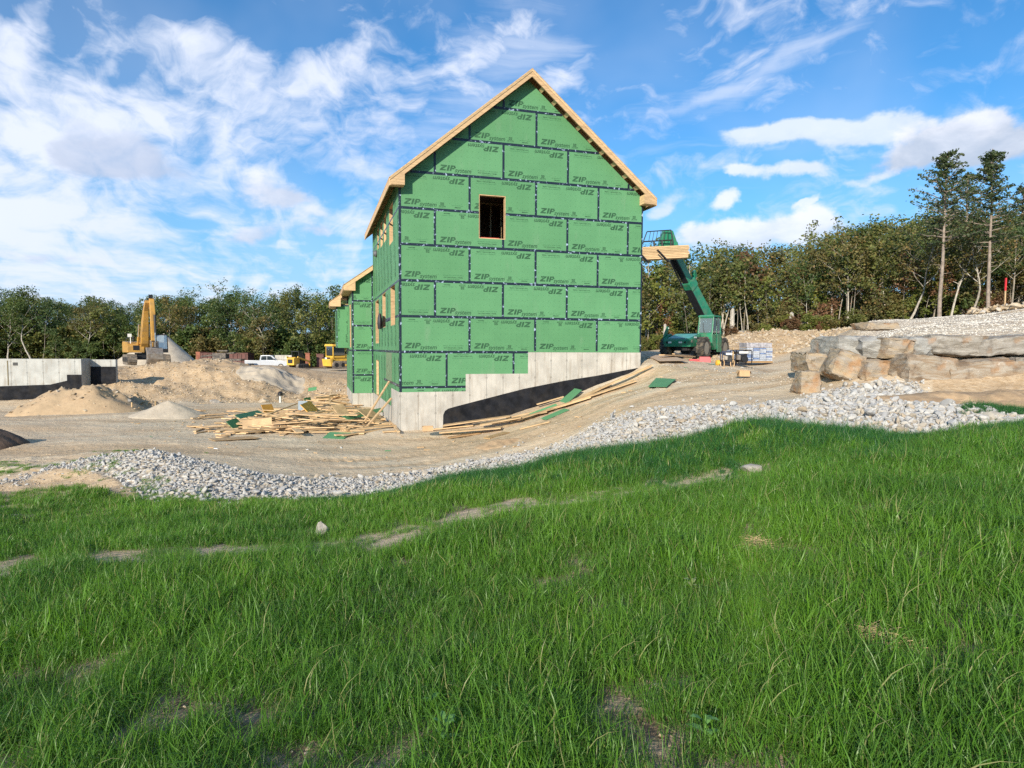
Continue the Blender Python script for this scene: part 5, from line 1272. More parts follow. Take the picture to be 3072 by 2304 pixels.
def dozer():
    Y = 80; p = PY(1018, 1104, Y); t = thing('bulldozer', 'yellow bulldozer with a closed cab parked on the flat dirt beside the rear wing', 'bulldozer', p, math.atan2(-.75, -.66) + math.pi)
    for y in (-.95, .95): track(t, -1.6, 2.0, y, .5, .85)
    mb = MB(); mb.prism([(-1.5, .45), (2.4, .45), (2.4, 1.55), (.9, 1.75), (-1.5, 1.35)], .62, t0=-.62); mb.build('body', M_yel2, t, bevel=.05)
    mb = MB(); mb.prism([(-1.75, .25), (-1.5, .25), (-1.5, 1.2), (-1.9, 1.15)], .9, t0=-.9); mb.build('fuel_tank', M_yel2, t, bevel=.04)
    mb = MB(); mb.cbox((-1.86, 0, 1.22), (.05, 1.7, .22)); mb.build('tail_grille', M_black, t)
    mb = MB(); mb.cbox((-1.89, .0, 1.22), (.02, .4, .2)); mb.build('number_plate', M_white, t)
    mb = MB()
    for x, y in ((-1.35, .75), (-1.35, -.75), (.35, .6), (.35, -.6)): mb.beam((x, y, 1.25), (x, y, 2.75), .10, .10)
    mb.cbox((-.5, 0, 2.82), (2.1, 1.75, .26), taper=(.94, .94)); mb.cbox((-.5, 0, 1.4), (1.7, 1.5, .22)); mb.build('cab', M_yel2, t, bevel=.02)
    for nm, a, b in (('rear_window', (-1.40, -.68, 1.6), (-1.385, .68, 2.68)), ('front_window', (.38, -.55, 1.7), (.39, .55, 2.68))): mb = MB(); mb.box(a, b); mb.build(nm, M_glassd, t)
    for y in (-.76, .75): mb = MB(); mb.box((-1.28, y, 1.6), (.28, y + .015, 2.68)); mb.build('side_window', M_glassd, t)
    mb = MB(); mb.tube([(1.6, -.3, 1.6), (1.6, -.3, 2.5)], .06, 8); mb.tube([(.55, .7, 1.6), (.8, .7, 2.7)], .04, 6); mb.build('exhaust', M_black, t)
    mb = MB(); mb.prism([(2.75, .05), (2.85, .0), (2.75, .5), (2.85, 1.05), (2.78, 1.05), (2.66, .5)], 1.5, t0=-1.5); mb.build('blade', M_yel2, t)
    for y in (-.75, .75): mb = MB(); mb.beam((0, y * 1.65, .4), (2.7, y * 1.65, .35), .14, .16); mb.build('push_arm', M_yel2, t)
dozer()
def loader():
    Y = 85; p = PY(893, 1105, Y); t = thing('track_loader', 'small black and yellow track loader parked between the pickup and the bulldozer', 'loader', p, 1.25)
    for y in (-.72, .72): track(t, -1.1, 1.1, y, .38, .62, shoes=False)
    mb = MB(); mb.prism([(-1.5, .45), (-.3, .45), (-.3, 1.45), (-1.15, 1.5), (-1.5, 1.3)], .55, t0=-.55); mb.build('engine_cover', M_yel2, t, bevel=.05)
    mb = MB(); mb.cbox((-1.52, 0, .95), (.04, .7, .5)); mb.build('grille', M_black, t)
    mb = MB()
    for y in (-.52, .52):
        mb.beam((.85, y, .6), (.55, y, 2.2), .08, .08); mb.beam((-.45, y, 1.3), (-.45, y, 2.2), .08, .08)
    mb.cbox((.05, 0, 2.24), (1.25, 1.2, .1)); mb.cbox((.2, 0, .8), (1.3, 1.0, .5)); mb.build('cab', M_black, t)
    for y in (-.53, .52): mb = MB(); mb.box((-.4, y, 1.4), (.5, y + .01, 2.15)); mb.build('side_window', M_glassd, t)
    for y in (-.85, .85): mb = MB(); mb.beam((-1.1, y, 1.5), (1.3, y, .9), .12, .2); mb.beam((1.3, y, .9), (1.6, y * .9, .25), .12, .18); mb.build('lift_arm', M_yel2, t)
    mb = MB(); mb.prism([(1.6, .1), (2.3, .05), (1.75, .15), (1.7, .6), (1.6, .6)], .95, t0=-.95); mb.build('bucket', M_black, t)
loader()
def pickup():
    Y = 90; p = PY(806, 1107, Y); t = thing('pickup_truck', 'silver white four door pickup truck parked behind the dirt bank', 'pickup truck', p, .06)
    M_sil = simple('silver_paint', (.46, .48, .52), .28, .04, metal=.15, spec=.6)
    body = [(-2.95, .55), (-2.95, 1.22), (-.95, 1.22), (-.95, 1.22), (1.15, 1.22), (2.2, 1.16), (2.75, 1.02), (2.92, .8), (2.92, .5), (2.35, .45), (-2.9, .45)]
    mb = MB(); mb.prism(body, .96, t0=-.96); mb.build('body', M_sil, t, bevel=.04)
    cab = [(-.98, 1.215), (-.85, 1.86), (-.55, 1.93), (.45, 1.93), (.8, 1.84), (1.42, 1.215)]
    mb = MB(); mb.prism(cab, .80, t0=-.80); mb.build('cab', M_sil, t, bevel=.05)
    for s in (-1, 1):
        for a in ([(-.78, 1.28), (-.68, 1.78), (-.02, 1.82), (-.02, 1.28)], [(.06, 1.28), (.06, 1.82), (.55, 1.80), (1.1, 1.28)]):
            mb = MB(); mb.prism(a, s * .812, t0=s * .803); mb.build('side_window', M_glassd, t)
        mb = MB(); mb.cbox((1.05, s * 1.02, 1.38), (.12, .2, .18)); mb.build('mirror', M_black, t)
        mb = MB(); mb.cbox((2.86, s * .7, .95), (.1, .35, .16)); mb.build('headlight', M_lamp, t)
    mb = MB(); mb.add([(1.40, -.72, 1.28), (1.40, .72, 1.28), (.86, .68, 1.84), (.86, -.68, 1.84)], [(0, 1, 2, 3)]); mb.build('windshield', M_glassd, t)
    mb = MB(); mb.box((-2.80, -.78, 1.223), (-1.08, .78, 1.228)); mb.build('bed', M_black, t)
    for x in (-1.95, 1.95):
        for y in (-.88, .88): wheel(t, (x, y, .40), .40, .27, 0, M_steel, .62)
pickup()
def box_thing(name, label, cat, p, dims, rz, mat, ribs=0, ribmat=None):
    t = thing(name, label, cat, p, rz); a, b, h = dims; mb = MB(); mb.box((-a / 2, -b / 2, .12), (a / 2, b / 2, h)); mb.build('body', mat, t)
    for k in range(ribs):
        x = -a / 2 + a * (k + .5) / ribs; m_ = MB(); m_.box((x - .05, -b / 2 - .08, .1), (x + .05, -b / 2 - .001, h)); m_.build('rib', ribmat or mat, t)
    mb = MB(); mb.box((-a / 2 - .05, -b / 2 - .1, h + .002), (a / 2 + .05, b / 2 + .1, h + .12)); mb.build('top_rail', ribmat or mat, t); return t
M_rust = simple('rusty_red_steel', (.12, .042, .034), .7, .35, 2, dirt=(.09, .05, .035), damt=.6); M_rust2 = simple('orange_red_steel', (.24, .075, .04), .7, .3, 2)
c_ = box_thing('container', 'long rusty red steel container standing at the wood edge left of the pickup', 'container', PY(683, 1106, 92), (6.6, 2.3, 2.15), .03, M_rust, 11)
mb = MB(); mb.box((-3.9, -1.2, .1), (-3.31, 1.2, 2.4)); mb.build('end_door', M_rust2, c_)
box_thing('steel_panel', 'upright rusty orange steel post behind the track loader', 'steel panel', PY(924, 1102, 90), (.6, .3, 1.9), 0, M_rust2); box_thing('steel_panel', 'dark red steel box beside the bulldozer cab', 'steel panel', PY(962, 1104, 92), (1.0, .5, 1.9), 0, M_rust)
def screener():
    p = PY(668, 1104, 84); t = thing('screening_machine', 'dark tracked screening machine standing in front of the red container', 'screening machine', p, .05); M_m = simple('dark_machine', (.07, .06, .055), .7, .4, 3, dirt=(.25, .2, .15), damt=.6)
    track(t, -1.9, 1.9, -.5, .5, .7, shoes=False); track(t, -1.9, 1.9, .5, .5, .7, shoes=False)
    mb = MB(); mb.prism([(-2.6, .95), (2.5, .95), (2.7, 1.2), (-2.7, 1.25)], .7, t0=-.7); mb.build('frame', M_m, t); mb = MB(); mb.cbox((-.2, 0, 1.6), (1.7, 1.2, .7)); mb.build('engine_box', M_m, t)
    mb = MB(); mb.beam((-2.6, 0, 1.5), (1.6, 0, 2.0), .8, .16); mb.build('conveyor', M_m, t); mb = MB(); mb.tube([(.6, .2, 1.6), (.6, .2, 2.35)], .07, 6); mb.cbox((.1, 0, 2.25), (1.3, .7, .16)); mb.build('hopper', M_m, t)
screener()
# stacked concrete blocks behind the loader
for k in range(2):
    mb = MB(); mb.box((-1.3, -.5, 0), (1.3, .5, .62)); tag(mb.build('concrete_block', M_conc, None, loc=PY(857, 1100, 90) + Vector((0, 0, .64 * k + .35)), bevel=.02), 'pale concrete block %s behind the pickup truck hood' % ('lying on top of another' if k else 'at the bottom of a stack'), 'concrete block')
# ---- heaps
HEAPS = []
def heap(px, Y, rx, ry, h, mat, label, seed=1, pw=1.0, rough=.06, name='dirt_heap', cat='heap', ang=0., sharp=True, zoff=0.):
    cx, cy = X(px, Y), Y; n, m = 64, 30; vs = []; fs = []; base = gz(cx, cy)
    th = np.linspace(0, 2 * math.pi, n, endpoint=False); rr = np.linspace(0, 1.12, m)
    T, Rr = np.meshgrid(th, rr); er = 1 + .16 * np.interp(T, np.linspace(0, 2 * math.pi, 9), np.append(np.random.default_rng(seed).normal(size=8), 0) * 0 + np.array([*np.random.default_rng(seed).normal(size=8), np.random.default_rng(seed).normal(size=8)[0]]))
    lx = Rr * np.cos(T) * rx * er; ly = Rr * np.sin(T) * ry * er; ca, sa = math.cos(ang), math.sin(ang); x = cx + lx * ca - ly * sa; y = cy + lx * sa + ly * ca
    prof = np.clip(1 - Rr, -.15, 1) if sharp else np.clip(1 - Rr ** 2, -.15, 1) ** 1.0
    z = ground_z(x, y).reshape(x.shape) * 1.0; zz = np.maximum(z, z * 0 + z) + h * prof ** 1.0 * 1 if False else z + h * prof
    zz = zz + (fbm(x / .7, y / .7, 4, seed) * rough * 2 + fbm(x / .22, y / .22, 2, seed + 3) * rough * .6).reshape(x.shape) * np.clip(1.1 - Rr, 0, 1) - .03 * (Rr > 1)
    co = np.stack([x.ravel(), y.ravel(), zz.ravel() + zoff], 1); me = D.meshes.new(name)
    f = [(i * n + j, i * n + (j + 1) % n, (i + 1) * n + (j + 1) % n, (i + 1) * n + j) for i in range(m - 1) for j in range(n)]
    co[:, 0] -= cx; co[:, 1] -= cy; co[:, 2] -= base
    me.from_pydata(co.tolist(), [], f); me.polygons.foreach_set('use_smooth', [True] * len(f)); me.update()
    HEAPS.append((co + np.array([cx, cy, base]), h, seed)); return tag(put(name, me, mat, None, loc=(cx, cy, base)), label, cat)
M_sand = simple('grey_gravel_heap', (.50, .42, .32), .95, .12, 1.5, bump=.9, bscale=12, dirt=(.33, .28, .22), dscale=1.0, damt=.5)
M_soil = simple('tan_soil_heap', (.43, .31, .19), .95, .18, 1.2, bump=1., bscale=7, dirt=(.33, .23, .14), dscale=1.3, damt=.7)
M_pale = simple('pale_sand_heap', (.60, .54, .44), .95, .08, 1.5, bump=.6, bscale=14)
M_soil2 = simple('brown_soil_heap', (.42, .29, .17), .95, .2, 2, bump=1., bscale=12, dirt=(.25, .16, .09), dscale=3, damt=.6)
heap(494, 72, 4.6, 4.4, 3.9, M_sand, 'tall grey conical gravel heap behind the excavator', 2, rough=.03)
heap(225, 29.5, 3.3, 1.8, 1.05, M_soil, 'broad mound of tan soil in front of the far foundation wall', 4, rough=.26, sharp=False, ang=.1)
heap(395, 31.5, 1.7, 1.0, .45, M_soil, 'low lumpy tan soil ridge right of the broad soil mound', 5, rough=.24, sharp=False)
heap(502, 27.2, 1.35, 1.0, .62, M_sand, 'small smooth heap of grey sand in front of the dirt bank', 6, rough=.01)
heap(310, 34.3, 1.05, .8, .42, M_pale, 'small pale sand heap at the foot of the far foundation wall', 7, rough=.01)
heap(258, 34.6, 1.0, .7, .42, M_pale, 'pale sand heap half hidden behind the broad soil mound', 8, rough=.01)
heap(-75, 18.7, 1.35, 1.0, .55, simple('dark_soil', (.10, .065, .045), .95, .3, 3, bump=1., bscale=12), 'dark brown soil heap cut by the left edge of the photo', 9, rough=.05, sharp=False)
heap(820, 41.5, 2.4, 1.8, .16, M_sand, 'grey gravel heap on top of the dirt bank before the pickup', 10, rough=.05, sharp=False)
heap(640, 43.0, 2.2, 1.6, .35, M_soil, 'tan soil hump on the bank below the red container', 11, rough=.12, sharp=False)
heap(3010, 13.7, 2.6, .95, .26, M_soil2, 'low brown soil mound at the foot of the boulders on the right', 12, rough=.09, sharp=False)
heap(1490, 18.2, .55, .4, .10, M_soil2, 'little brown soil mound in the grass and dirt below the gable', 13, rough=.03, sharp=False)
for px, Y, s, sd, nm in ((345, 30.3, .75, 1, 'flat grey boulder on the soil ridge left of the sand heap'), (375, 29.9, .42, 2, 'dark grey rock beside the flat grey boulder on the soil ridge'), (318, 30.2, .35, 3, 'rounded tan rock at the right foot of the broad soil mound'), (290, 30.4, .30, 4, 'small tan rock left of the rounded rock by the soil mound'), (640, 34.4, .5, 5, 'dark grey rock standing at the foot of the dirt bank'), (790, 34.3, .5, 6, 'brown grey rock in the dirt bank left of the vent pipe')):
    me = rock_mesh(700 + sd, 3, 8, .14, (1.2, .8, .6), 'rock'); o = put(name := 'rock', me, None, None, loc=GP(px, Y, s * .15 + (.35 if px < 400 else 0))); me.materials.append(simple('rock_%d' % sd, (.30, .27, .24) if sd in (1, 2, 5) else (.42, .34, .25), .9, .3, 3)); o.scale = (s, s, s); tag(o, nm, 'rock')
# ---- far foundation, stepped, with damp proofing
def far_foundation():
    A = Vector((X(-420, 34.0), 34.0)); Bp = Vector((X(243, 35.6), 35.6)); d = (Bp - A); Ln = d.length; yaw = math.atan2(d.y, d.x); zg = EZ - 3.0; top = PY(120, 1077, 34.9).z
    t = thing('foundation_wall', 'long pale concrete foundation wall with a black tarred base, at the left edge', 'wall', (A.x, A.y, zg), yaw); H = top - zg
    mb = MB(); mb.box((0, 0, 0), (Ln, .25, H)); mb.build('wall', M_conc2, t)
    u = lambda px: (X(px, 35.4) - A.x) / math.cos(yaw)
    a = u(-420); b = u(195); mb = MB(); zt = lambda py: PY(100, py, 34.9).z - zg
    mb.prism([(0, 0), (0, zt(1163)), (u(0), zt(1160)), (u(150), zt(1155)), (u(196), zt(1143)), (u(196), zt(1125)), (Ln + .0, zt(1125)), (Ln, 0)], -.012, t0=-.002); mb.build('damp_proof_coat', M_tar, t)
    mb = MB(); x1 = u(308); mb.box((Ln + .002, 1.0, 0), (x1, 1.25, H - .05)); mb.box((Ln - .25, .252, 0), (Ln, 1.0, H)); mb.build('return_wall', M_conc2, t)
    mb = MB(); mb.box((Ln + .01, .985, 0), (x1, .998, zt(1102))); mb.build('damp_proof_coat', M_tar, t)
    mb = MB(); mb.cbox((u(58), -.012, H - .28), (.22, .02, .16)); mb.build('vent_opening', M_black, t)
    mb = MB(); mb.box((u(36), -.014, H - 1.45), (u(36) + .05, -.002, H - .1)); mb.build('stain_strip', simple('rusty_streak', (.16, .13, .07), .9), t)
M_conc2 = concrete('grey_concrete', (.44, .44, .42), .80)
far_foundation()
# pipe, stakes, posts
mb = MB(); mb.tube([(0, 0, -.1), (0, 0, .42)], .05, 10); pp = thing('vent_pipe', 'short white pipe with a black cap standing at the foot of the dirt bank', 'pipe', GP(839, 34.2)); mb.build('pipe', M_white, pp, smooth=True); mb = MB(); mb.lathe([(.13, .40), (.13, .55), (.05, .62)], 12); mb.build('cap', M_black, pp, smooth=True)
def stake(px, Y, h, label, mat=None, top=None, w_=.05):
    t = thing('stake', label, 'stake', GP(px, Y)); mb = MB(); mb.box((-w_ / 2, -w_ / 2, -.1), (w_ / 2, w_ / 2, h)); mb.build('post', mat or M_pine2, t)
    if top: mb = MB(); mb.box((-w_ / 2 - .004, -w_ / 2 - .004, h * top), (w_ / 2 + .004, w_ / 2 + .004, h + .004)); mb.build('painted_top', simple('fluorescent_red', (.62, .03, .04), .5), t)
stake(3005, 34.5, 1.75, 'tall wooden grade stake with a red top, right of the pines', top=.62, w_=.055)
stake(392, 29.3, .42, 'short pale survey stake by the soil ridge'); stake(247, 37.6, .5, 'short tan stake above the far foundation wall', w_=.12); stake(2198, 27.6, .75, 'thin wooden stake standing beside the yellow compressor'); stake(463, 31.0, .35, 'small pale stake left of the smooth grey sand heap')
# ---- boulder wall
M_gn = []
for nm, a, b, cdark in (('pale_grey_gneiss', (.40, .385, .355), (.30, .29, .27), (.19, .175, .16)), ('tan_gneiss', (.41, .31, .20), (.33, .285, .235), (.16, .11, .075)), ('brown_gneiss', (.28, .20, .13), (.36, .31, .25), (.11, .08, .06)), ('dark_grey_gneiss', (.25, .22, .185), (.35, .32, .28), (.10, .085, .07))):
    m, w, out = new_mat(nm); P = w.n('ShaderNodeTexCoord').outputs['Object']
    q = w.n('ShaderNodeMapping', ins={0: P, 2: (.3, .5, .2), 3: (1, 1, 6)}).outputs[0]; n1 = w.noise(q, 1.6, 8, .70, .7); n2 = w.noise(P, 2.2, 5, .65); n3 = w.noise(P, 26, 4, .7)
    c = w.mix(w.ss(n1, .36, .6), a, b); c = w.mix(w.m('MULTIPLY', w.ss(n2, .48, .66), .75), c, cdark); c = w.mix(w.m('MULTIPLY', w.ss(n1, .60, .70), .6), c, (.62, .58, .52)); c = w.mix(w.m('MULTIPLY', w.ss(w.noise(P, 1.1, 4), .56, .68), .6), c, (.50, .27, .12))
    bn = w.n('ShaderNodeBump', ins={'Strength': .9, 'Distance': .05, 'Height': w.m('ADD', n1, w.m('MULTIPLY', n3, .35))})
    b_ = w.n('ShaderNodeBsdfPrincipled', ins={'Base Color': c, 'Roughness': .85, 'Specular IOR Level': .25, 'Normal': bn.outputs[0]}); w.link(b_.outputs[0], out.inputs[0]); M_gn.append(m)
def boulder(parent, px0, py0, px1, py1, Y, depth, seed, mat, tilt=0., label=None, yaw=0., rough=.05, blk=.34, cuts=22):
    """fractured block: the hull of a few points near a box, its faces broken up by fine relief"""
    rng = np.random.default_rng(seed); pts = []
    for k in range(cuts):
        p = rng.uniform(-1, 1, 3); ax = rng.integers(3); p[ax] = np.sign(p[ax]) * 1.; p[(ax + 1) % 3] = np.sign(p[(ax + 1) % 3]) * rng.uniform(.55, 1); pts.append(p)
    for sx_ in (-1, 1):
        for sy_ in (-1, 1):
            for sz_ in (-1, 1): pts.append(np.array([sx_ * rng.uniform(.72, 1), sy_ * rng.uniform(.72, 1), sz_ * rng.uniform(.66, 1)]))
    v = np.array(pts); v = v / ((v.max(0) - v.min(0)) / 2); v = v - (v.max(0) + v.min(0)) / 2
    a, b = PY(px0, py0, Y), PY(px1, py1, Y); Wd, H = abs(b.x - a.x), abs(a.z - b.z); c = (a + b) / 2; c.y = Y + depth * .45; D3 = np.array([Wd / 2 * 1.05, depth / 2, H / 2 * 1.08])
    bm = bmesh.new()
    for p in v: bm.verts.new(p * D3)
    bmesh.ops.convex_hull(bm, input=bm.verts); loose = [q for q in bm.verts if not q.link_faces]; bmesh.ops.delete(bm, geom=loose, context='VERTS')
    es = [e for e in bm.edges if e.is_manifold and e.calc_face_angle(0) > .12]; bmesh.ops.bevel(bm, geom=es, offset=.03, segments=1, affect='EDGES', profile=.5, clamp_overlap=True)
    for _ in range(4):
        lg = [e for e in bm.edges if e.calc_length() > .09]
        if not lg: break
        bmesh.ops.subdivide_edges(bm, edges=lg, cuts=1, use_grid_fill=True); bmesh.ops.triangulate(bm, faces=[f for f in bm.faces if len(f.verts) > 4])
    bm.normal_update(); q = np.array([tuple(p.co) for p in bm.verts]); nn = np.array([tuple(p.normal) for p in bm.verts])
    s1 = np.abs(fbm(q[:, 0] * 1.6 + seed + q[:, 1], q[:, 2] * 3.2 + q[:, 1] * 1.3, 4, seed, .55)); s2 = fbm(q[:, 0] * 7 + q[:, 1] * 5, q[:, 2] * 13 + seed, 3, seed + 9)
    q = q + nn * (-(s1 * rough * 2.6) + s2 * rough * .5)[:, None]
    for p, u_ in zip(bm.verts, q): p.co = u_
    me = D.meshes.new('boulder'); bm.to_mesh(me); bm.free(); me.polygons.foreach_set('use_smooth', [True] * len(me.polygons)); me.set_sharp_from_angle(angle=R(28))
    print('B', seed, [round(x,2) for x in (q.max(0) - q.min(0))], Wd, H) if (q.max(0) - q.min(0))[2] > H * 1.4 else None
    o = put('boulder', me, mat, parent, loc=c - parent.location, rot=(0, tilt, yaw))
    if label: o['label'] = label
    return o
bw = thing('boulder_wall', 'dry stacked retaining wall of huge grey and tan boulders holding the gravel plateau', 'retaining wall', (X(2700, 16), 16, gz(X(2700, 16), 16)))
G0, G1, G2, G3 = M_gn
for a in ((2512, 1008, 2662, 1080, 16.9, 1.7, 1, G0, 0, 'flat pale grey slab at the left end of the top course'), (2590, 1012, 2700, 1080, 16.6, 1.5, 14, G0, -.05, None),
          (2648, 1014, 2745, 1076, 16.3, 1.4, 2, G1, .04, 'tan boulder in the top course'), (2735, 1010, 2812, 1072, 16.4, 1.4, 3, G0, -.04, None),
          (2802, 1006, 2958, 1070, 16.3, 1.5, 4, G3, .03, 'dark grooved boulder of the top course'), (2945, 1008, 3140, 1066, 16.1, 1.6, 5, G3, -.05, 'long dark boulder at the right end of the top course'),
          (2424, 1060, 2525, 1122, 17.6, 1.3, 6, G1, .06, 'tan and rust boulder at the left end'), (2505, 1053, 2590, 1140, 16.4, .9, 7, G1, .42, 'tilted tan slab leaning to the right'),
          (2560, 1066, 2602, 1136, 16.9, .9, 8, G1, 0, 'orange rust stained boulder in a gap'), (2598, 1078, 2672, 1142, 16.0, 1.2, 9, G1, 0, None), (2660, 1080, 2726, 1140, 16.3, 1.2, 10, G0, -.08, None),
          (2672, 1104, 2742, 1146, 16.0, .8, 11, G2, -.35, 'small dark brown wedge rock under the course'), (2722, 1070, 2876, 1166, 15.6, 1.5, 12, G2, .12, 'rounded brown boulder of the bottom course'),
          (2862, 1080, 3090, 1180, 15.5, 1.7, 13, G2, -.06, 'big brown boulder at the right end of the bottom course'), (3060, 1078, 3300, 1175, 15.6, 1.6, 15, G3, .03, None), (3120, 1004, 3330, 1074, 16.2, 1.6, 16, G0, .03, None)):
    boulder(bw, *a[:8], tilt=a[8], label=a[9], yaw=.06 * math.sin(a[6] * 7))
boulder(bw, 2405, 1112, 2468, 1186, 16.0, .7, 18, G1, label='low flat topped grey boulder standing left of the wall')
for px, py0, py1, Y, s, lb in ((2232, 992, 1018, 50, 31, 'lichen grey boulder lying at the wood edge behind the telehandler'), (2395, 962, 1010, 54, 32, 'dark grey rock outcrop in the wood right of the dirt bank')):
    e_ = thing('rock_outcrop', lb, 'rock', GP(px, Y)); boulder(e_, px - (20 if s == 31 else 35), py0, px + (20 if s == 31 else 35), py1 + 6, Y, 1.2, s, G3, rough=.10)
# long flat slab at the plateau's front edge
e_ = thing('rock_slab', 'long flat tan slab at the left end of the gravel plateau', 'rock', GP(2640, 28)); boulder(e_, 2596, 964, 2700, 990, 27, 1.4, 41, G1)
# ---- pallet of wrapped blocks, generator, compressor, tools
def pallet():
    Y = 34.5; p = PY(2266, 1088, Y); t = thing('pallet_stack', 'pallet stacked with rows of wrapped blue and white bundles in front of the dirt bank', 'pallet', p, .05); r = np.random.default_rng(2)
    M_b = simple('blue_print_wrap', (.13, .19, .34), .4, .4, 14); M_w = simple('white_wrap', (.36, .40, .47), .35, .25, 12); M_o = simple('clear_film', (.34, .33, .36), .25, .4, 6)
    mb = MB(); mb.box((-.72, -.5, 0), (.72, .5, .10)); mb.build('pallet', M_dark, t)
    for row in range(8):
        for k in range(4):
            x = -.70 + k * .35; mb = MB(); mb.box((x + .012, -.50 - r.uniform(0, .02), .105 + row * .088), (x + .338, .5, .105 + row * .088 + .074)); mb.build('bundle', (M_b, M_w, M_w)[(k * 2 + row + r.integers(2)) % 3], t)
    mb = MB(); mb.box((-.70, -.5, .815), (.66, .5, 1.06)); mb.build('wrapped_top', M_o, t, bevel=.02)
pallet()
mb = MB(); mb.box((-.35, -.4, 0), (.35, .4, .62)); tag(mb.build('wrapped_bale', simple('blue_film', (.36, .42, .58), .4, .3, 8), None, loc=PY(2204, 1082, 37.2), bevel=.03), 'smaller blue and white wrapped bale between the telehandler wheel and the pallet', 'bale')
def generator(px, py, Y, label, mat, rz, s=1.):
    t = thing('generator', label, 'generator', PY(px, py, Y), rz); t.scale = (s, s, s); a, b, h = .36, .26, .60
    for y in (-b, b):
        mb = MB(); mb.tube([(-a, y, .06), (-a, y, h - .05), (-a + .06, y, h), (a - .06, y, h), (a, y, h - .05), (a, y, .06), (a - .05, y, .02), (-a + .05, y, .02), (-a, y, .06)], .022, 6); mb.build('frame', mat, t)
    for x in (-a + .03, a - .03): mb = MB(); mb.tube([(x, -b, h), (x, b, h)], .02, 6); mb.tube([(x, -b, .04), (x, b, .04)], .02, 6); mb.build('crossbar', mat, t)
    mb = MB(); mb.cbox((0, 0, .50), (.5, .42, .13)); mb.build('fuel_tank', mat, t, bevel=.03)
    mb = MB(); mb.cbox((.02, -.02, .25), (.34, .34, .34)); mb.lathe([(.14, 0), (.14, .1)], 14, Matrix.Translation((.06, -.19, .22)) @ Matrix.Rotation(math.pi / 2, 4, 'X')); mb.build('engine', M_black, t, bevel=.01)
    mb = MB(); mb.cbox((.0, -.262, .51), (.40, .015, .09)); mb.build('label_plate', M_white, t)
    mb = MB(); mb.cbox((-.2, -.2, .3), (.14, .1, .2)); mb.build('air_filter', M_steel, t)
generator(2222, 1093, 27.5, 'black framed portable generator left of the pallet', M_black, .1)
generator(2188, 1095, 27.9, 'dark blue framed generator left of the black one', simple('navy_frame', (.02, .035, .09), .4), -.15, .95)
def compressor():
    t = thing('air_compressor', 'yellow and black twin tank air compressor with tan hoses, in front of the generators', 'air compressor', PY(2169, 1103, 26.6), .06)
    for y in (-.09, .11): mb = MB(); mb.lathe([(.02, -.30), (.09, -.27), (.10, .25), (.02, .30)], 14, Matrix.Translation((.07, y, .14)) @ Matrix.Rotation(math.pi / 2, 4, 'Y')); mb.build('tank', M_black, t, smooth=True)
    mb = MB(); mb.lathe([(.03, -.10), (.12, -.07), (.125, .05), (.04, .10)], 16, Matrix.Translation((-.24, -.05, .20)) @ Matrix.Rotation(math.pi / 2, 4, 'Y')); mb.build('motor', M_yel2, t, smooth=True)
    mb = MB(); mb.cbox((.0, 0, .28), (.3, .16, .10)); mb.build('pump', M_black, t)
    for x in (-.10, .32):
        mb = MB(); mb.tube([(x + .08 * math.sin(a), -.20 - .02 * math.cos(a * 2), .17 + .16 * math.cos(a)) for a in np.linspace(.2, 5.2, 12)], .018, 6); mb.build('hose', simple('tan_hose', (.60, .40, .22), .5), t, smooth=True)
    mb = MB(); mb.tube([(.38, .1, .2), (.42, .1, .34), (.42, -.1, .34), (.38, -.1, .2)], .014, 6); mb.build('handle', M_black, t)
compressor()
mb = MB(); mb.cbox((0, 0, .16), (.50, .28, .26), taper=(.92, .85)); mb.cbox((-.40, .1, .1), (.5, .25, .16)); tag(mb.build('tool_case', M_red, None, loc=PY(2114, 1090, 28.2) + Vector((0, 0, 0)), rot=(0, 0, -.25), bevel=.015), 'red plastic tool case lying open left of the yellow compressor', 'tool case')
mb = MB(); mb.tube([(math.cos(a) * (.3 + .02 * k), math.sin(a) * (.3 + .02 * k), .02 + .02 * k) for k in range(3) for a in np.linspace(0, 6.0, 16)], .014, 5); tag(mb.build('cable', simple('teal_cable', (.03, .14, .14), .5), None, loc=PY(2143, 1096, 27.2), smooth=True), 'loose teal cable coiled on the dirt beside the red tool case', 'cable')
def carton(px, py, Y, dims, rz, label, opn=True):
    t = thing('cardboard_box', label, 'box', PY(px, py, Y), rz); a, b, h = dims; th_ = .006
    for nm, lo, hi in (('side', (-a / 2, -b / 2, 0), (a / 2, -b / 2 + th_, h)), ('side', (-a / 2, b / 2 - th_, 0), (a / 2, b / 2, h)), ('side', (-a / 2, -b / 2 + th_, 0), (-a / 2 + th_, b / 2 - th_, h)), ('side', (a / 2 - th_, -b / 2 + th_, 0), (a / 2, b / 2 - th_, h)), ('bottom', (-a / 2 + th_, -b / 2 + th_, 0), (a / 2 - th_, b / 2 - th_, th_))):
        mb = MB(); mb.box(lo, hi); mb.build(nm, M_card, t)
    for s in (-1, 1): mb = MB(); mb.add([(s * a / 2, -b / 2, h), (s * a / 2, b / 2, h), (s * (a / 2 + .06), b / 2, h - .10 * 1), (s * (a / 2 + .06), -b / 2, h - .10)], [(0, 1, 2, 3)]); mb.build('flap', M_card, t)
    return t
carton(2230, 1129, 20.3, (.32, .26, .19), -.05, 'small open cardboard box standing alone on the dirt right of the green sheet')
carton(1283, 1292, 20.9, (.34, .24, .15), .15, 'cardboard carton lying by the foundation corner under the gable')
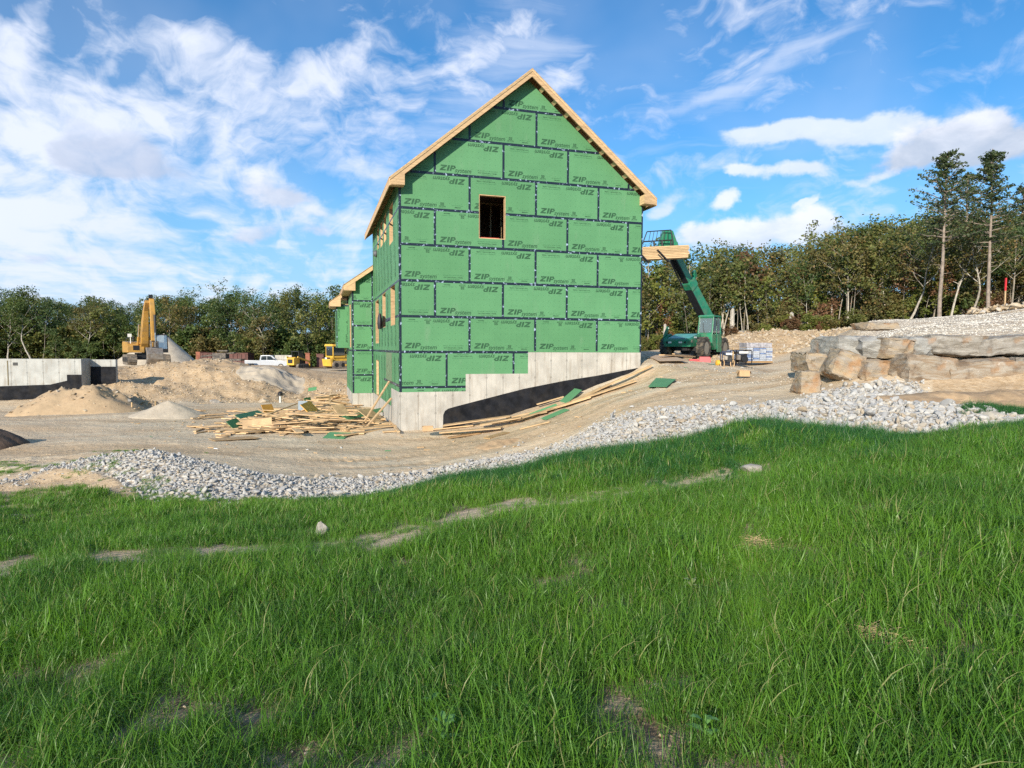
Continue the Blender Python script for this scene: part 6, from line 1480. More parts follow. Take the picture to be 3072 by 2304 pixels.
# blue tarp edge on the bank
mb = MB(); r_ = np.random.default_rng(4); n = 14
vs = [(x * .14, y * .35 + .1 * math.sin(x), .10 + .05 * math.sin(x * 1.7 + y) + .016 * x) for x in range(n) for y in range(2)]; mb.add(vs, [(2 * i, 2 * i + 1, 2 * i + 3, 2 * i + 2) for i in range(n - 1)]); mb.add([(v[0], v[1] - .1, v[2] - .12) for v in vs[::2]] + [v for v in vs[::2]], [(i, i + 1, n + i + 1, n + i) for i in range(n - 1)])
tag(mb.build('tarp', simple('blue_tarp', (.07, .16, .38), .35, .5, 10), None, loc=PY(2450, 1056, 22.5), smooth=True), 'crumpled blue and white tarp beside the left end of the boulder wall', 'tarp')
# ---- boards, sheets and offcuts
def on_ground(px, py):
    """where the sight line through a pixel meets the ground"""
    r = ray(px, py); lo, hi = 8., 60.
    f = lambda Y: EZ + r.z / r.y * Y - gz(r.x / r.y * Y, Y)
    Y = lo
    while Y < hi and f(Y) > 0: Y += .5
    a, b = Y - .5, Y
    for _ in range(12):
        m = (a + b) / 2
        if f(m) > 0: a = m
        else: b = m
    return Vector((r.x / r.y * a, a, gz(r.x / r.y * a, a)))
BOARD_N = [0]
def board(c, L_, w_, t_, yaw, pitch, roll, mat, label, cat='board', name='board', group=None):
    mb = MB(); mb.box((-L_ / 2, -w_ / 2, -t_ / 2), (L_ / 2, w_ / 2, t_ / 2)); o = mb.build(name, mat, None, loc=c, rot=(roll, pitch, yaw)); return tag(o, label, cat, group)
rb_ = np.random.default_rng(12)
def pile(x0, x1, ya, yb, n, h, label, group, mats, Lr=(.5, 2.6), yaw0=0.):
    """loose pile between two columns of the photograph; ya, yb rows of its near and far edge"""
    for i in range(n):
        f = np.clip(rb_.normal() * .24 + .52, 0, 1); px = x0 + (x1 - x0) * f; g = rb_.random(); p = on_ground(px, ya + (yb - ya) * g)
        core = math.exp(-((f - .5) / .3) ** 2) * math.exp(-((g - .45) / .38) ** 2); L_ = rb_.uniform(*Lr) * (.5 + .5 * core); w_ = rb_.choice([.09, .09, .14, .14, .19, .24]); t_ = .038
        z = rb_.random() * h * core + t_ / 2 + .01; m = mats[rb_.integers(len(mats))]; yaw = yaw0 + rb_.normal() * .42 if rb_.random() < .75 else rb_.random() * 3.14
        if L_ * 1.0 < .5: t_ = .038
        board(p + Vector((0, 0, z)), L_, w_, t_, yaw, rb_.normal() * .10 * (1 if core > .3 else .2), rb_.normal() * .3 * core, m, label, 'board', group=group)
pile(600, 1195, 1306, 1232, 165, .50, 'sawn offcut board in the big scrap pile left of the house corner', 'boards of the big scrap pile left of the house corner', [M_pine, M_pine2, M_pine2, M_pine], (.6, 3.3))
pile(590, 760, 1318, 1268, 16, .03, 'short offcut lying apart at the left end of the big scrap pile', 'offcuts strewn left of the big scrap pile', [M_pine2, M_pine], (.2, .7))
pile(905, 1070, 1232, 1188, 36, .5, 'weathered board in the smaller scrap pile in front of the rear wing', 'boards of the smaller scrap pile by the rear wing', [M_pine2, M_osb, M_dark, M_pine2], (.6, 3.0))
pile(840, 1080, 1252, 1226, 14, .04, 'short offcut lying between the two scrap piles', 'offcuts between the two scrap piles', [M_pine2, M_osb], (.2, .9))
def bd2(pa, pb, w_, t_, mat, label, cat='board', name='board', lift=.05, roll=0., lift2=None):
    """board from one ground pixel to another"""
    a = on_ground(*pa) + Vector((0, 0, lift)); b = on_ground(*pb) + Vector((0, 0, lift if lift2 is None else lift2)); d = b - a; c = (a + b) / 2
    return board(c, d.length, w_, t_, math.atan2(d.y, d.x), -math.asin(d.z / d.length), roll, mat, label, cat, name)
M_gs = M_green
bd2((728, 1296), (816, 1288), .45, .015, M_pine, 'wide pale plywood strip standing on edge at the front of the big scrap pile', 'plywood', 'plywood_sheet', .20, 1.1)
bd2((712, 1280), (782, 1262), .26, .012, M_gs, 'green sheathing offcut tilted on the left part of the big scrap pile', 'sheathing offcut', 'sheathing_offcut', .36, .55)
bd2((690, 1292), (720, 1280), .40, .012, M_gs, 'small green sheathing corner at the front left of the big scrap pile', 'sheathing offcut', 'sheathing_offcut', .18, .8)
bd2((1036, 1282), (1150, 1252), .28, .012, M_gs, 'long green sheathing strip on the right part of the big scrap pile', 'sheathing offcut', 'sheathing_offcut', .34, .5)
bd2((1012, 1274), (1046, 1268), .85, .018, M_pine, 'square pale plywood piece leaning on the pile right of centre', 'plywood', 'plywood_sheet', .42, .8)
bd2((1096, 1276), (1134, 1270), .80, .018, M_pine, 'square orange tinged plywood piece near the house corner', 'plywood', 'plywood_sheet', .34, .6)
bd2((790, 1250), (822, 1247), .55, .015, M_orange, 'orange sheet standing at the back of the big scrap pile', 'plywood', 'plywood_sheet', .25, 1.1)
bd2((915, 1250), (942, 1236), .55, .03, M_orange, 'curled orange sheet between the two scrap piles', 'plywood', 'plywood_sheet', .30, .8)
bd2((634, 1322), (768, 1314), .55, .012, M_osb, 'thin flat plywood sheet lying on the dirt below the big scrap pile', 'plywood', 'plywood_sheet', .03, .02)
bd2((978, 1310), (1042, 1312), .62, .012, M_gs, 'crumpled green sheet lying flat on the dirt in front of the house corner', 'sheathing offcut', 'sheathing_offcut', .05, .22)
bd2((1040, 1307), (1082, 1302), .25, .012, M_gs, 'narrow green strip lying right of the crumpled green sheet', 'sheathing offcut', 'sheathing_offcut', .04, .1)
bd2((925, 1194), (950, 1190), .3, .012, M_gs, 'green sheathing piece on the smaller scrap pile by the rear wing', 'sheathing offcut', 'sheathing_offcut', .5, .7)
bd2((915, 1222), (934, 1218), .4, .012, M_gs, 'dark green panel standing upright between the two scrap piles', 'sheathing offcut', 'sheathing_offcut', .25, 1.3)
mb = MB(); mb.box((-.2, -.02, 0), (.2, .02, .55)); tag(mb.build('foam_panel', simple('pale_blue_foam', (.26, .31, .36), .7), None, loc=on_ground(908, 1240), rot=(-.15, 0, .1)), 'pale blue grey foam panel standing upright between the scrap piles', 'panel')
mb = MB(); mb.box((-.09, -.07, 0), (.09, .07, .14)); tag(mb.build('blue_box', simple('blue_plastic', (.02, .04, .30), .4), None, loc=on_ground(1112, 1236)), 'small blue box on the dirt beside the side wall', 'box')
# sticks leaning at the side wall
def stick(a, b, wd, label): mb = MB(); mb.beam(a, b, wd, .04); return tag(mb.build('board', M_pine, None), label, 'board')
stick(HW(-1.1, 2.3, -2.72), HW(-.05, 2.9, -1.15), .09, 'long board leaning steeply against the side wall near the corner')
stick(HW(-1.0, 1.6, -2.72), HW(-.05, 2.2, -1.75), .09, 'shorter board leaning against the concrete by the corner')
bd2((1165, 1262), (1196, 1306), .09, .04, M_pine2, 'twisted board lying towards the foundation corner', lift=.12)
# boards along the foot of the gable, up the ramp
for a, b, wd, mt, lb, lf in (((1322, 1306), (1505, 1292), .36, M_pine, 'wide pale board at the lower end of the row along the foundation', .10), ((1330, 1290), (1530, 1262), .40, M_pine, 'widest plank lying against the tarred foundation', .16),
                         ((1440, 1292), (1562, 1270), .30, M_pine, 'short wide plank with a split end', .20), ((1270, 1294), (1420, 1280), .09, M_pine2, 'thin board running along the foundation from the cardboard carton', .04),
                         ((1345, 1315), (1440, 1300), .20, M_dark, 'dark weathered board under the wide pale planks', .02), ((1470, 1276), (1640, 1244), .20, M_pine2, 'long board in the middle of the row on the ramp', .10), ((1530, 1276), (1660, 1236), .16, M_pine2, 'crossing board halfway up the ramp', .13),
                         ((1520, 1262), (1700, 1218), .14, M_pine, 'narrow board leaning up the ramp', .08), ((1600, 1252), (1770, 1200), .19, M_pine2, 'board near the green strips on the ramp', .10), ((1640, 1240), (1800, 1188), .16, M_pine, 'long thin board above the green strips', .12),
                         ((1690, 1225), (1830, 1160), .19, M_pine2, 'board climbing towards the top of the ramp', .10), ((1740, 1205), (1905, 1150), .24, M_pine, 'wide board at the upper end of the row', .09), ((1800, 1175), (1950, 1110), .19, M_pine2, 'long board reaching the top of the ramp', .12), ((1830, 1165), (1955, 1108), .19, M_pine, 'topmost board beside the right foundation corner', .16),
                         ((1560, 1290), (1650, 1268), .07, M_pine2, 'thin stick lying below the row on the ramp', .03), ((1460, 1318), (1520, 1300), .25, M_osb, 'flat scrap of strand board on the dirt below the planks', .03), ((1610, 1228), (1690, 1205), .10, M_pine2, 'short crossed stick halfway up the ramp', .18)):
    bd2(a, b, wd, .038, mt, lb, lift=lf)
bd2((1690, 1224), (1735, 1184), .30, .012, M_gs, 'green sheathing strip lying across the boards on the ramp', 'sheathing offcut', 'sheathing_offcut', .2, .2)
bd2((1590, 1256), (1670, 1226), .12, .012, M_gs, 'thin green edge strip between the boards on the ramp', 'sheathing offcut', 'sheathing_offcut', .14, .5)
bd2((1630, 1262), (1700, 1232), .28, .012, M_gs, 'pale green sheathing offcut on the dirt below the boards', 'sheathing offcut', 'sheathing_offcut', .05, .1)
# flat sheets by the telehandler and on the dirt
def sheet(corners, t_, mat, label, cat, name, lift=.03):
    ps = [on_ground(*c[:2]) + Vector((0, 0, lift + (c[2] if len(c) > 2 else 0))) for c in corners]; c0 = sum(ps, Vector()) / len(ps); mb = MB()
    n = len(ps); mb.add([p - c0 for p in ps] + [p - c0 + Vector((0, 0, t_)) for p in ps], [tuple(reversed(range(n))), tuple(range(n, 2 * n))] + [(i, (i + 1) % n, (i + 1) % n + n, i + n) for i in range(n)]); return tag(mb.build(name, mat, None, loc=c0), label, cat)
sheet(((1944, 1169), (2000, 1170), (2028, 1146), (1968, 1142)), .012, M_green, 'square green sheathing offcut lying alone on the ramp', 'sheathing offcut', 'sheathing_offcut', .085)
sheet(((1978, 1096, .12), (2064, 1092, .10), (2010, 1078, .12), (1932, 1074, .10)), .02, simple('brown_board_face', (.56, .40, .26), .7, .1), 'large brown sheet lying at the top of the ramp by the house corner', 'plywood', 'plywood_sheet', .03)
bd2((1985, 1078), (2078, 1082), .25, .04, M_pine, 'pale board lying behind the large brown sheet', lift=.18); bd2((2020, 1076), (2085, 1079), .12, .04, M_pine2, 'second pale board lying behind the large brown sheet, further right', lift=.22)
# ---------------------------------------------------------------- scatter
def instancer(name, pts, rot, scl, idx, objs, kind='stuff', parent=None, label=None, cat=None):
    col = D.collections.new(name + '_kinds')
    for i, o in enumerate(objs):
        for c in list(o.users_collection): c.objects.unlink(o)
        o.name = '%s_kind_%02d' % (name, i); col.objects.link(o)
    n = len(pts); me = D.meshes.new(name); me.vertices.add(n); me.vertices.foreach_set('co', np.asarray(pts, np.float32).ravel())
    for nm, ty, arr in (('rot', 'FLOAT_VECTOR', rot), ('scl', 'FLOAT_VECTOR', scl)):
        a = me.attributes.new(nm, ty, 'POINT'); a.data.foreach_set('vector', np.asarray(arr, np.float32).ravel())
    a = me.attributes.new('idx', 'INT', 'POINT'); a.data.foreach_set('value', np.asarray(idx, np.int32))
    ng = D.node_groups.new(name, 'GeometryNodeTree'); ng.interface.new_socket('Geometry', in_out='INPUT', socket_type='NodeSocketGeometry'); ng.interface.new_socket('Geometry', in_out='OUTPUT', socket_type='NodeSocketGeometry')
    N = ng.nodes; gi = N.new('NodeGroupInput'); go = N.new('NodeGroupOutput'); iop = N.new('GeometryNodeInstanceOnPoints')
    ci = N.new('GeometryNodeCollectionInfo'); ci.inputs['Collection'].default_value = col; ci.inputs['Separate Children'].default_value = True; ci.inputs['Reset Children'].default_value = True
    def attr(nm, ty):
        a = N.new('GeometryNodeInputNamedAttribute'); a.data_type = ty; a.inputs[0].default_value = nm; return a.outputs[0]
    e2r = N.new('FunctionNodeEulerToRotation'); L = ng.links
    L.new(gi.outputs[0], iop.inputs['Points']); L.new(ci.outputs[0], iop.inputs['Instance']); iop.inputs['Pick Instance'].default_value = True
    L.new(attr('idx', 'INT'), iop.inputs['Instance Index']); L.new(attr('rot', 'FLOAT_VECTOR'), e2r.inputs[0]); L.new(e2r.outputs[0], iop.inputs['Rotation'])
    L.new(attr('scl', 'FLOAT_VECTOR'), iop.inputs['Scale']); L.new(iop.outputs[0], go.inputs[0])
    o = D.objects.new(name, me); COL.objects.link(o); md = o.modifiers.new('scatter', 'NODES'); md.node_group = ng
    if parent: o.parent = parent
    return tag(o, label, cat, kind=kind)
M_stone, w, out = new_mat('crushed_stone')
P = w.n('ShaderNodeTexCoord').outputs['Object']; oi = w.n('ShaderNodeObjectInfo').outputs['Random']
c = w.ramp(oi, [(0, (.31, .305, .30)), (.3, (.41, .40, .39)), (.6, (.48, .465, .44)), (.8, (.42, .38, .325)), (.92, (.37, .29, .20)), (1, (.50, .455, .38))])
c = w.mix(w.m('MULTIPLY', w.ss(w.noise(P, 5, 4, .6), .4, .7), .35), c, (.36, .34, .31))
b_ = w.n('ShaderNodeBsdfPrincipled', ins={'Base Color': c, 'Roughness': .85, 'Specular IOR Level': .25}); w.link(b_.outputs[0], out.inputs[0])
M_rub, w, out = new_mat('tan_rubble')
P = w.n('ShaderNodeTexCoord').outputs['Object']; oi = w.n('ShaderNodeObjectInfo').outputs['Random']
c = w.ramp(oi, [(0, (.36, .27, .17)), (.45, (.46, .36, .24)), (.8, (.53, .44, .33)), (1, (.48, .44, .39))])
c = w.mix(w.m('MULTIPLY', w.ss(w.noise(P, 4, 4, .6), .4, .7), .4), c, (.36, .27, .17))
b_ = w.n('ShaderNodeBsdfPrincipled', ins={'Base Color': c, 'Roughness': .9, 'Specular IOR Level': .2}); w.link(b_.outputs[0], out.inputs[0])
M_pgr, w, out = new_mat('pale_gravel')
oi = w.n('ShaderNodeObjectInfo').outputs['Random']; c = w.ramp(oi, [(0, (.50, .46, .40)), (.5, (.62, .58, .52)), (1, (.70, .66, .60))])
b_ = w.n('ShaderNodeBsdfPrincipled', ins={'Base Color': c, 'Roughness': .9, 'Specular IOR Level': .2}); w.link(b_.outputs[0], out.inputs[0])
def rocks(n, mat, seed, sub=2):
    r = np.random.default_rng(seed); out = []
    for i in range(n):
        me = rock_mesh(seed + i, sub, 8, .10, (1, r.uniform(.62, .95), r.uniform(.42, .75))); me.materials.append(mat); out.append(D.objects.new('stone', me))
    return out
rg = np.random.default_rng(77)
def euler(n, flat=.5):
    return np.stack([rg.normal(size=n) * flat, rg.normal(size=n) * flat, rg.random(n) * 6.283], 1)
# ---- the band of crushed stone
def stone_band():
    dens = 215; x0, x1, y0, y1 = -14, 13, 8.8, 18
    n = int((x1 - x0) * (y1 - y0) * dens * 1.0); x = rg.uniform(x0, x1, n); y = rg.uniform(y0, y1, n); px = pix(x, y)
    e = fbm(x / 1.2, y / 1.2, 3, 51) * .45 + rg.normal(size=n) * .12
    b, t = rb(px), rt(px); inb = (y + e > b - .1) & (y + e < t + .1)
    # stray ones beyond the edges
    stray = (rg.random(n) < .035) & (y > b - .9) & (y < t + 1.1) & (y - b > -.6)
    # a bare sandy gap in the stones near the lower end of the boulder wall
    gap = (np.abs(px - 2420) < 130) & (np.abs(y - 14.6) < .5 + e); gap |= (np.abs(px - 800) < 60) & (y < b + .35)
    k = (inb & ~(gap & (rg.random(n) < .85))) | stray
    wide = sstep(px, 1300, 2500)
    x, y, px, wide = x[k], y[k], px[k], wide[k]; n = len(x)
    s = (.050 + .026 * wide) * np.exp(rg.normal(size=n) * .40); s = np.clip(s, .028, .24)
    z = ground_z(x, y) + s * rg.uniform(-.05, .42, n)
    R_ = euler(n, .55); scl = np.stack([s * rg.uniform(.9, 1.35, n), s, s * rg.uniform(.75, 1.1, n)], 1); idx = rg.integers(0, 10, n)
    vis = s / y * (pix(x, y) > 20) * (pix(x, y) < 3050) * (rg.random(n) * .25 + .75); vis = np.where(z > ground_z(x, y) + s * .15, vis, 0)
    big = np.argsort(-vis)[:300]; msk = np.zeros(n, bool); msk[big] = True
    root = thing('riprap', 'long curving band of grey crushed stone between the lawn and the bare dirt', 'riprap', (0, 0, 0))
    R1 = rocks(10, M_stone, 500); meshes = [o.data for o in R1]
    for i in np.nonzero(msk)[0]:
        o = D.objects.new('stone', meshes[idx[i]]); COL.objects.link(o); o.parent = root; o.location = (x[i], y[i], z[i]); o.rotation_euler = R_[i]; o.scale = scl[i]
    q = ~msk
    instancer('loose_stone', np.stack([x, y, z], 1)[q], R_[q], scl[q], idx[q], R1, parent=root)
stone_band()
def scatter_rocks(name, label, cat, n, fn, smin, smax, mat, seed, sub=1, sink=.2, pw=2.2, dens=None):
    r = np.random.default_rng(seed); x, y = fn(r, n); n = len(x); s = smin + (smax - smin) * r.random(n) ** pw
    z = ground_z(x, y) - s * sink + s * .2
    R_ = np.stack([r.normal(size=n) * .5, r.normal(size=n) * .5, r.random(n) * 6.28], 1)
    return instancer(name, np.stack([x, y, z], 1), R_, np.stack([s * r.uniform(.9, 1.4, n), s, s * .8], 1), r.integers(0, 6, n), rocks(6, mat, seed + 900, sub), label=label, cat=cat)
def fan(r, n, p0, p1, y0, y1, test=None, g=1.):
    Y = (y0 ** g + (y1 ** g - y0 ** g) * r.random(n)) ** (1 / g); p = r.uniform(p0, p1, n); x = (p - 1536) / FPX * Y
    if test is not None:
        k = test(x, Y, p, r); x, Y = x[k], Y[k]
    return x, Y
def not_house(x, y):
    dx, dy = x - HX, y - HY; u = hc * dx + hs * dy; w_ = -hs * dx + hc * dy
    return ~((u > -1.1) & (u < GW + .1) & (w_ > -.05) & (w_ < 18)) | ((u < -.05) & (w_ < GL - .1))
scatter_rocks('pebbles', 'small stones strewn over the bare tan dirt', 'pebbles', 11000, lambda r, n: fan(r, n, -200, 2560, 13.5, 34, lambda x, y, p, r: (y > rt(p) + .1) & not_house(x, y) & (fbm(x / 2.5, y / 1.5, 3, 71) + r.random(len(x)) * .5 > .18), 1.), .012, .07, M_rub, 41, pw=3)
scatter_rocks('pebbles', 'stones and clods on the brown dirt left of the stone heap', 'pebbles', 2200, lambda r, n: fan(r, n, -250, 480, 10.4, 16, lambda x, y, p, r: (y > gb(p) - .2) & (y < rb(p) + .5)), .012, .07, M_rub, 48, pw=3)
scatter_rocks('rubble', 'tan rubble lying on the raw dirt bank', 'rubble', 6000, lambda r, n: fan(r, n, 300, 1090, 34.3, 43, lambda x, y, p, r: not_house(x, y), 1.), .03, .20, M_rub, 42, pw=3.6)
scatter_rocks('rubble', 'pale rubble on the tan bank behind the pallet', 'rubble', 5200, lambda r, n: fan(r, n, 2080, 2640, 36.5, 48), .05, .42, M_rub, 43, pw=3)
scatter_rocks('gravel', 'pale gravel spread over the raised plateau', 'gravel', 24000, lambda r, n: fan(r, n, 2560, 3500, 17.6, 40, lambda x, y, p, r: (fbm(x / 3.5, y / 1.6, 2, 52) * (p > 2850) < .16) | (r.random(len(x)) < .2), 1.), .03, .085, M_pgr, 44, pw=1.8)
scatter_rocks('rubble', 'heap of broken pale rock at the crest under the right pine', 'rubble', 700, lambda r, n: fan(r, n, 2900, 3350, 30, 36, lambda x, y, p, r: (y > 33.5 - (p - 2900) * .012), 1.), .15, .60, M_rub, 45, pw=1.6, sink=-.2)
scatter_rocks('gravel', 'fine pale gravel along the ramp right of the house', 'gravel', 5000, lambda r, n: fan(r, n, 1900, 2480, 17, 30, lambda x, y, p, r: (fbm(x / 2, y / 1.2, 2, 73) > .02) | (np.abs(y - (17.0 + (2400 - p) * -.001)) < .8)), .015, .05, M_pgr, 46)
scatter_rocks('pebbles', 'small stones lying in the thin grass and bare strip', 'pebbles', 2600, lambda r, n: fan(r, n, -100, 3100, 2.4, 12.5, lambda x, y, p, r: (y < rb(p)) & (grass_amount(x, y) < .5)), .008, .05, M_rub, 47, pw=2.5)
r = np.random.default_rng(19); pts = []
for co, h, sd in HEAPS:
    if sd in (4, 5, 11): pts.append(co[r.integers(0, len(co), 420 if sd == 4 else 260)] + r.normal(size=(420 if sd == 4 else 260, 3)) * [.06, .06, 0])
pts = np.concatenate(pts); n = len(pts); s_ = .04 + .20 * r.random(n) ** 3.5
instancer('clods', pts, np.stack([r.normal(size=n) * .5, r.normal(size=n) * .5, r.random(n) * 6.28], 1), np.stack([s_ * 1.2, s_, s_ * .8], 1), r.integers(0, 6, n), rocks(6, M_rub, 1200, 2), label='clods and stones lying on the tan soil mounds', cat='clods')
chip = []
for k in range(5):
    mb = MB(); q_ = np.random.default_rng(k); mb.box((-.5 * q_.uniform(.5, 1), -.12, -.05), (.5, .12, .05)); me = mb.mesh('chip'); me.materials.append((M_pine2, M_pine, M_osb, M_white, M_green)[k]); chip.append(D.objects.new('chip', me))
r = np.random.default_rng(23); x, y = fan(r, 420, 350, 2300, 17.2, 31, lambda x, y, p, r: not_house(x, y) & (y > rt(p) + .4)); n = len(x); s_ = r.uniform(.05, .26, n) * (r.random(n) ** .6)
instancer('wood_chips', np.stack([x, y, ground_z(x, y) + .012], 1), np.stack([r.normal(size=n) * .08, r.normal(size=n) * .08, r.random(n) * 6.28], 1), np.stack([s_, s_, s_], 1), r.choice(5, n, p=[.4, .25, .2, .08, .07]), chip, label='splinters, chips and small scraps of wood littering the bare yard', cat='litter')
# ---- grass
M_grass, w, out = new_mat('grass_blades')
ge = w.n('ShaderNodeNewGeometry').outputs; oi = w.n('ShaderNodeObjectInfo').outputs['Random']; P = ge['Position']
uv = w.n('ShaderNodeUVMap').outputs[0]; hgt = w.n('ShaderNodeSeparateXYZ', ins={0: uv}).outputs[1]
rn = ge['Random Per Island']; n = w.noise(P, .7, 3, .6); n2 = w.noise(P, 3.5, 3, .6)
n0 = w.noise(P, .22, 2, .5)  # broad brighter patches, soft lighting over the lawn put into the colour
c = w.mix(w.ss(n, .35, .65), (.056, .166, .016), (.096, .240, .019)); c = w.mix(w.m('MULTIPLY', w.ss(n0, .42, .62), .6), c, (.130, .285, .018))
c = w.mix(w.m('MULTIPLY', w.ss(n2, .45, .7), .5), c, (.050, .140, .028))
c = w.mix(w.m('MULTIPLY', oi, .5), c, w.mix(1., c, (1.35, 1.2, .8), 'MULTIPLY'))
c = w.mix(w.ss(rn, .88, .90), c, (.36, .30, .14))
c = w.mix(w.m('MULTIPLY', rn, .42), c, (.18, .29, .08))
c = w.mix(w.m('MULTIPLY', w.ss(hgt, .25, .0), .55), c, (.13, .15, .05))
d = w.n('ShaderNodeBsdfPrincipled', ins={'Base Color': c, 'Roughness': .42, 'Specular IOR Level': .38})
t = w.n('ShaderNodeBsdfTranslucent', ins={'Color': w.mix(1., c, (1.6, 1.5, .7), 'MULTIPLY')})
mx = w.n('ShaderNodeMixShader', ins={0: .34}); w.link(d.outputs[0], mx.inputs[1]); w.link(t.outputs[0], mx.inputs[2]); w.link(mx.outputs[0], out.inputs[0])
M_grass2 = simple('long_dark_grass', (.030, .115, .022), .4, .35, 3, spec=.4)
def tuft(seed, blades, rad, h0, h1, wd, bend, segs=4, lean=0., mat=None):
    r = np.random.default_rng(seed); V = []; F = []; UV = []
    for i in range(blades):
        a = r.random() * 6.283; rr = rad * math.sqrt(r.random()); bx, by = rr * math.cos(a), rr * math.sin(a)
        dirn = r.random() * 6.283; H = r.uniform(h0, h1) * (.7 + .5 * r.random()); W = wd * r.uniform(.6, 1.3); bd = bend * r.uniform(.2, 1.6)
        th = r.normal() * .34; dx, dy = math.cos(dirn), math.sin(dirn); px_, py_ = -dy, dx; x, y, z = bx, by, -.02; b0 = len(V)
        tw = r.normal() * .5; ux = px_ * math.cos(tw) + dx * math.sin(tw); uy = py_ * math.cos(tw) + dy * math.sin(tw)
        for s in range(segs + 1):
            f = s / segs; ww = W * (1 - f ** 2.2) * .5 + (.0002 if s == segs else 0)
            if s < segs: V += [(x - ux * ww, y - uy * ww, z), (x + ux * ww, y + uy * ww, z)]; UV += [(0, f), (1, f)]
            else: V.append((x, y, z)); UV.append((.5, 1))
            st = H / segs; x += dx * math.sin(th) * st; y += dy * math.sin(th) * st; z += math.cos(th) * st; th += bd / segs * (1 + f)
        for s in range(segs - 1): F.append((b0 + 2 * s, b0 + 2 * s + 1, b0 + 2 * s + 3, b0 + 2 * s + 2))
        s = segs - 1; F.append((b0 + 2 * s, b0 + 2 * s + 1, b0 + 2 * s + 2))
    me = D.meshes.new('grass_tuft'); me.from_pydata(V, [], F); uvl = me.uv_layers.new(name='UVMap')
    li = np.zeros(len(me.loops), np.int32); me.loops.foreach_get('vertex_index', li); uvl.data.foreach_set('uv', np.array(UV, np.float32)[li].ravel())
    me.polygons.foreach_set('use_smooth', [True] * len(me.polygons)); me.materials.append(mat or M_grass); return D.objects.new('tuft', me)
def grass_field():
    r = np.random.default_rng(9)
    near = [tuft(100 + i, 30, .09, .06, .20, .0040, 1.5, 5) for i in range(6)]
    mid = [tuft(120 + i, 38, .12, .07, .19, .0052, 1.4, 4) for i in range(5)]
    far = [tuft(140 + i, 44, .15, .08, .18, .0080, 1.4, 3) for i in range(5)]
    long_ = [tuft(160 + i, 40, .10, .24, .44, .0056, 2.6, 6, mat=M_grass2) for i in range(4)]
    kinds = near + mid + far + long_; X = []; Y = []; I = []; S = []
    def lay(y0, y1, dens, lo, hi, amax=1.0, gmin=.02):
        n = int(amax * (y1 * y1 - y0 * y0) * dens); y = np.sqrt(r.uniform(y0 * y0, y1 * y1, n)); x = r.uniform(-amax, amax, n) * y
        g = grass_amount(x, y); k = (r.random(n) < g) & (g > gmin); x, y, g = x[k], y[k], g[k]
        X.append(x); Y.append(y); I.append(r.integers(lo, hi, len(x))); S.append((.55 + .6 * g) * (1 + .45 * fbm(x / .7, y / .7, 2, 81)) * np.exp(r.normal(size=len(x)) * .14))
    lay(1.0, 2.3, 60, 0, 6, 1.3); lay(2.2, 4.2, 480, 0, 6); lay(4.2, 6.5, 280, 0, 11); lay(6.5, 9.2, 165, 6, 11); lay(9.2, 14.0, 130, 11, 16)
    # long lodged grass along the stones on the right and in patches
    n = 13000; p = r.uniform(900, 3400, n); y = rb(p) - .05 - np.abs(r.normal(size=n)) * np.interp(p, [900, 1500, 2200, 2700, 3400], [.30, .8, 1.25, .7, .5]); x = (p - 1536) / FPX * y
    k = r.random(n) < .45 + 1.2 * fbm(x / .9, y / .6, 2, 85) + .15; x, y = x[k], y[k]; X.append(x); Y.append(y); I.append(r.integers(16, 20, len(x))); S.append(.75 * np.exp(r.normal(size=len(x)) * .18))
    # wedge of long grass at the right edge, in front of the soil heap
    n = 1500; p = r.uniform(2890, 3400, n); y = 11.6 + (p - 2890) * .0012 + r.normal(size=n) * .25; x = (p - 1536) / FPX * y; X.append(x); Y.append(y); I.append(r.integers(16, 20, n)); S.append(.7 * np.exp(r.normal(size=n) * .2))
    # strays on the dirt and among the stones, left
    n = 3600; p = r.uniform(-150, 620, n); y = r.uniform(10.5, 17.5, n); x = (p - 1536) / FPX * y; k = fbm(x / 1.0, y / .6, 3, 83) > np.where(p < 420, .07, .2); x, y = x[k], y[k]; X.append(x); Y.append(y); I.append(r.integers(11, 16, len(x))); S.append(.55 + .3 * r.random(len(x)))
    # behind and beside the camera, thin
    n = 6000; x = r.uniform(-12, 12, n); y = r.uniform(-9, 4, n); k = (np.hypot(x, y) > .7) & ((y < 1) | (np.abs(x) > y)); x, y = x[k], y[k]; X.append(x); Y.append(y); I.append(r.integers(11, 16, len(x))); S.append(np.full(len(x), 1.0))
    x, y, i, s = map(np.concatenate, (X, Y, I, S)); n = len(x); z = ground_z(x, y)
    p_ = pix(x, y); short = np.maximum(sstep(y, strip(p_) - 1.1, strip(p_) - .5) * sstep(y, strip(p_) + .4, strip(p_)) * (p_ < 2350), sstep(y, rb(p_) - 1.6, rb(p_) - .6) * (p_ < 1500) * (i < 16))
    s = s * (1 - .42 * short); s = s * np.where(i >= 16, np.interp(p_, [900, 1700, 2600, 2800], [.42, .9, .85, .5]), 1.0)
    lean = np.stack([r.normal(size=n) * .24 + .05, r.normal(size=n) * .24 + .08, r.random(n) * 6.283], 1)
    instancer('grass', np.stack([x, y, z], 1), lean, np.stack([s, s, s * r.uniform(.85, 1.15, n)], 1), i, kinds, label='lush green grass covering the sloping lawn in front', cat='grass')
    print('tufts', n)
grass_field()
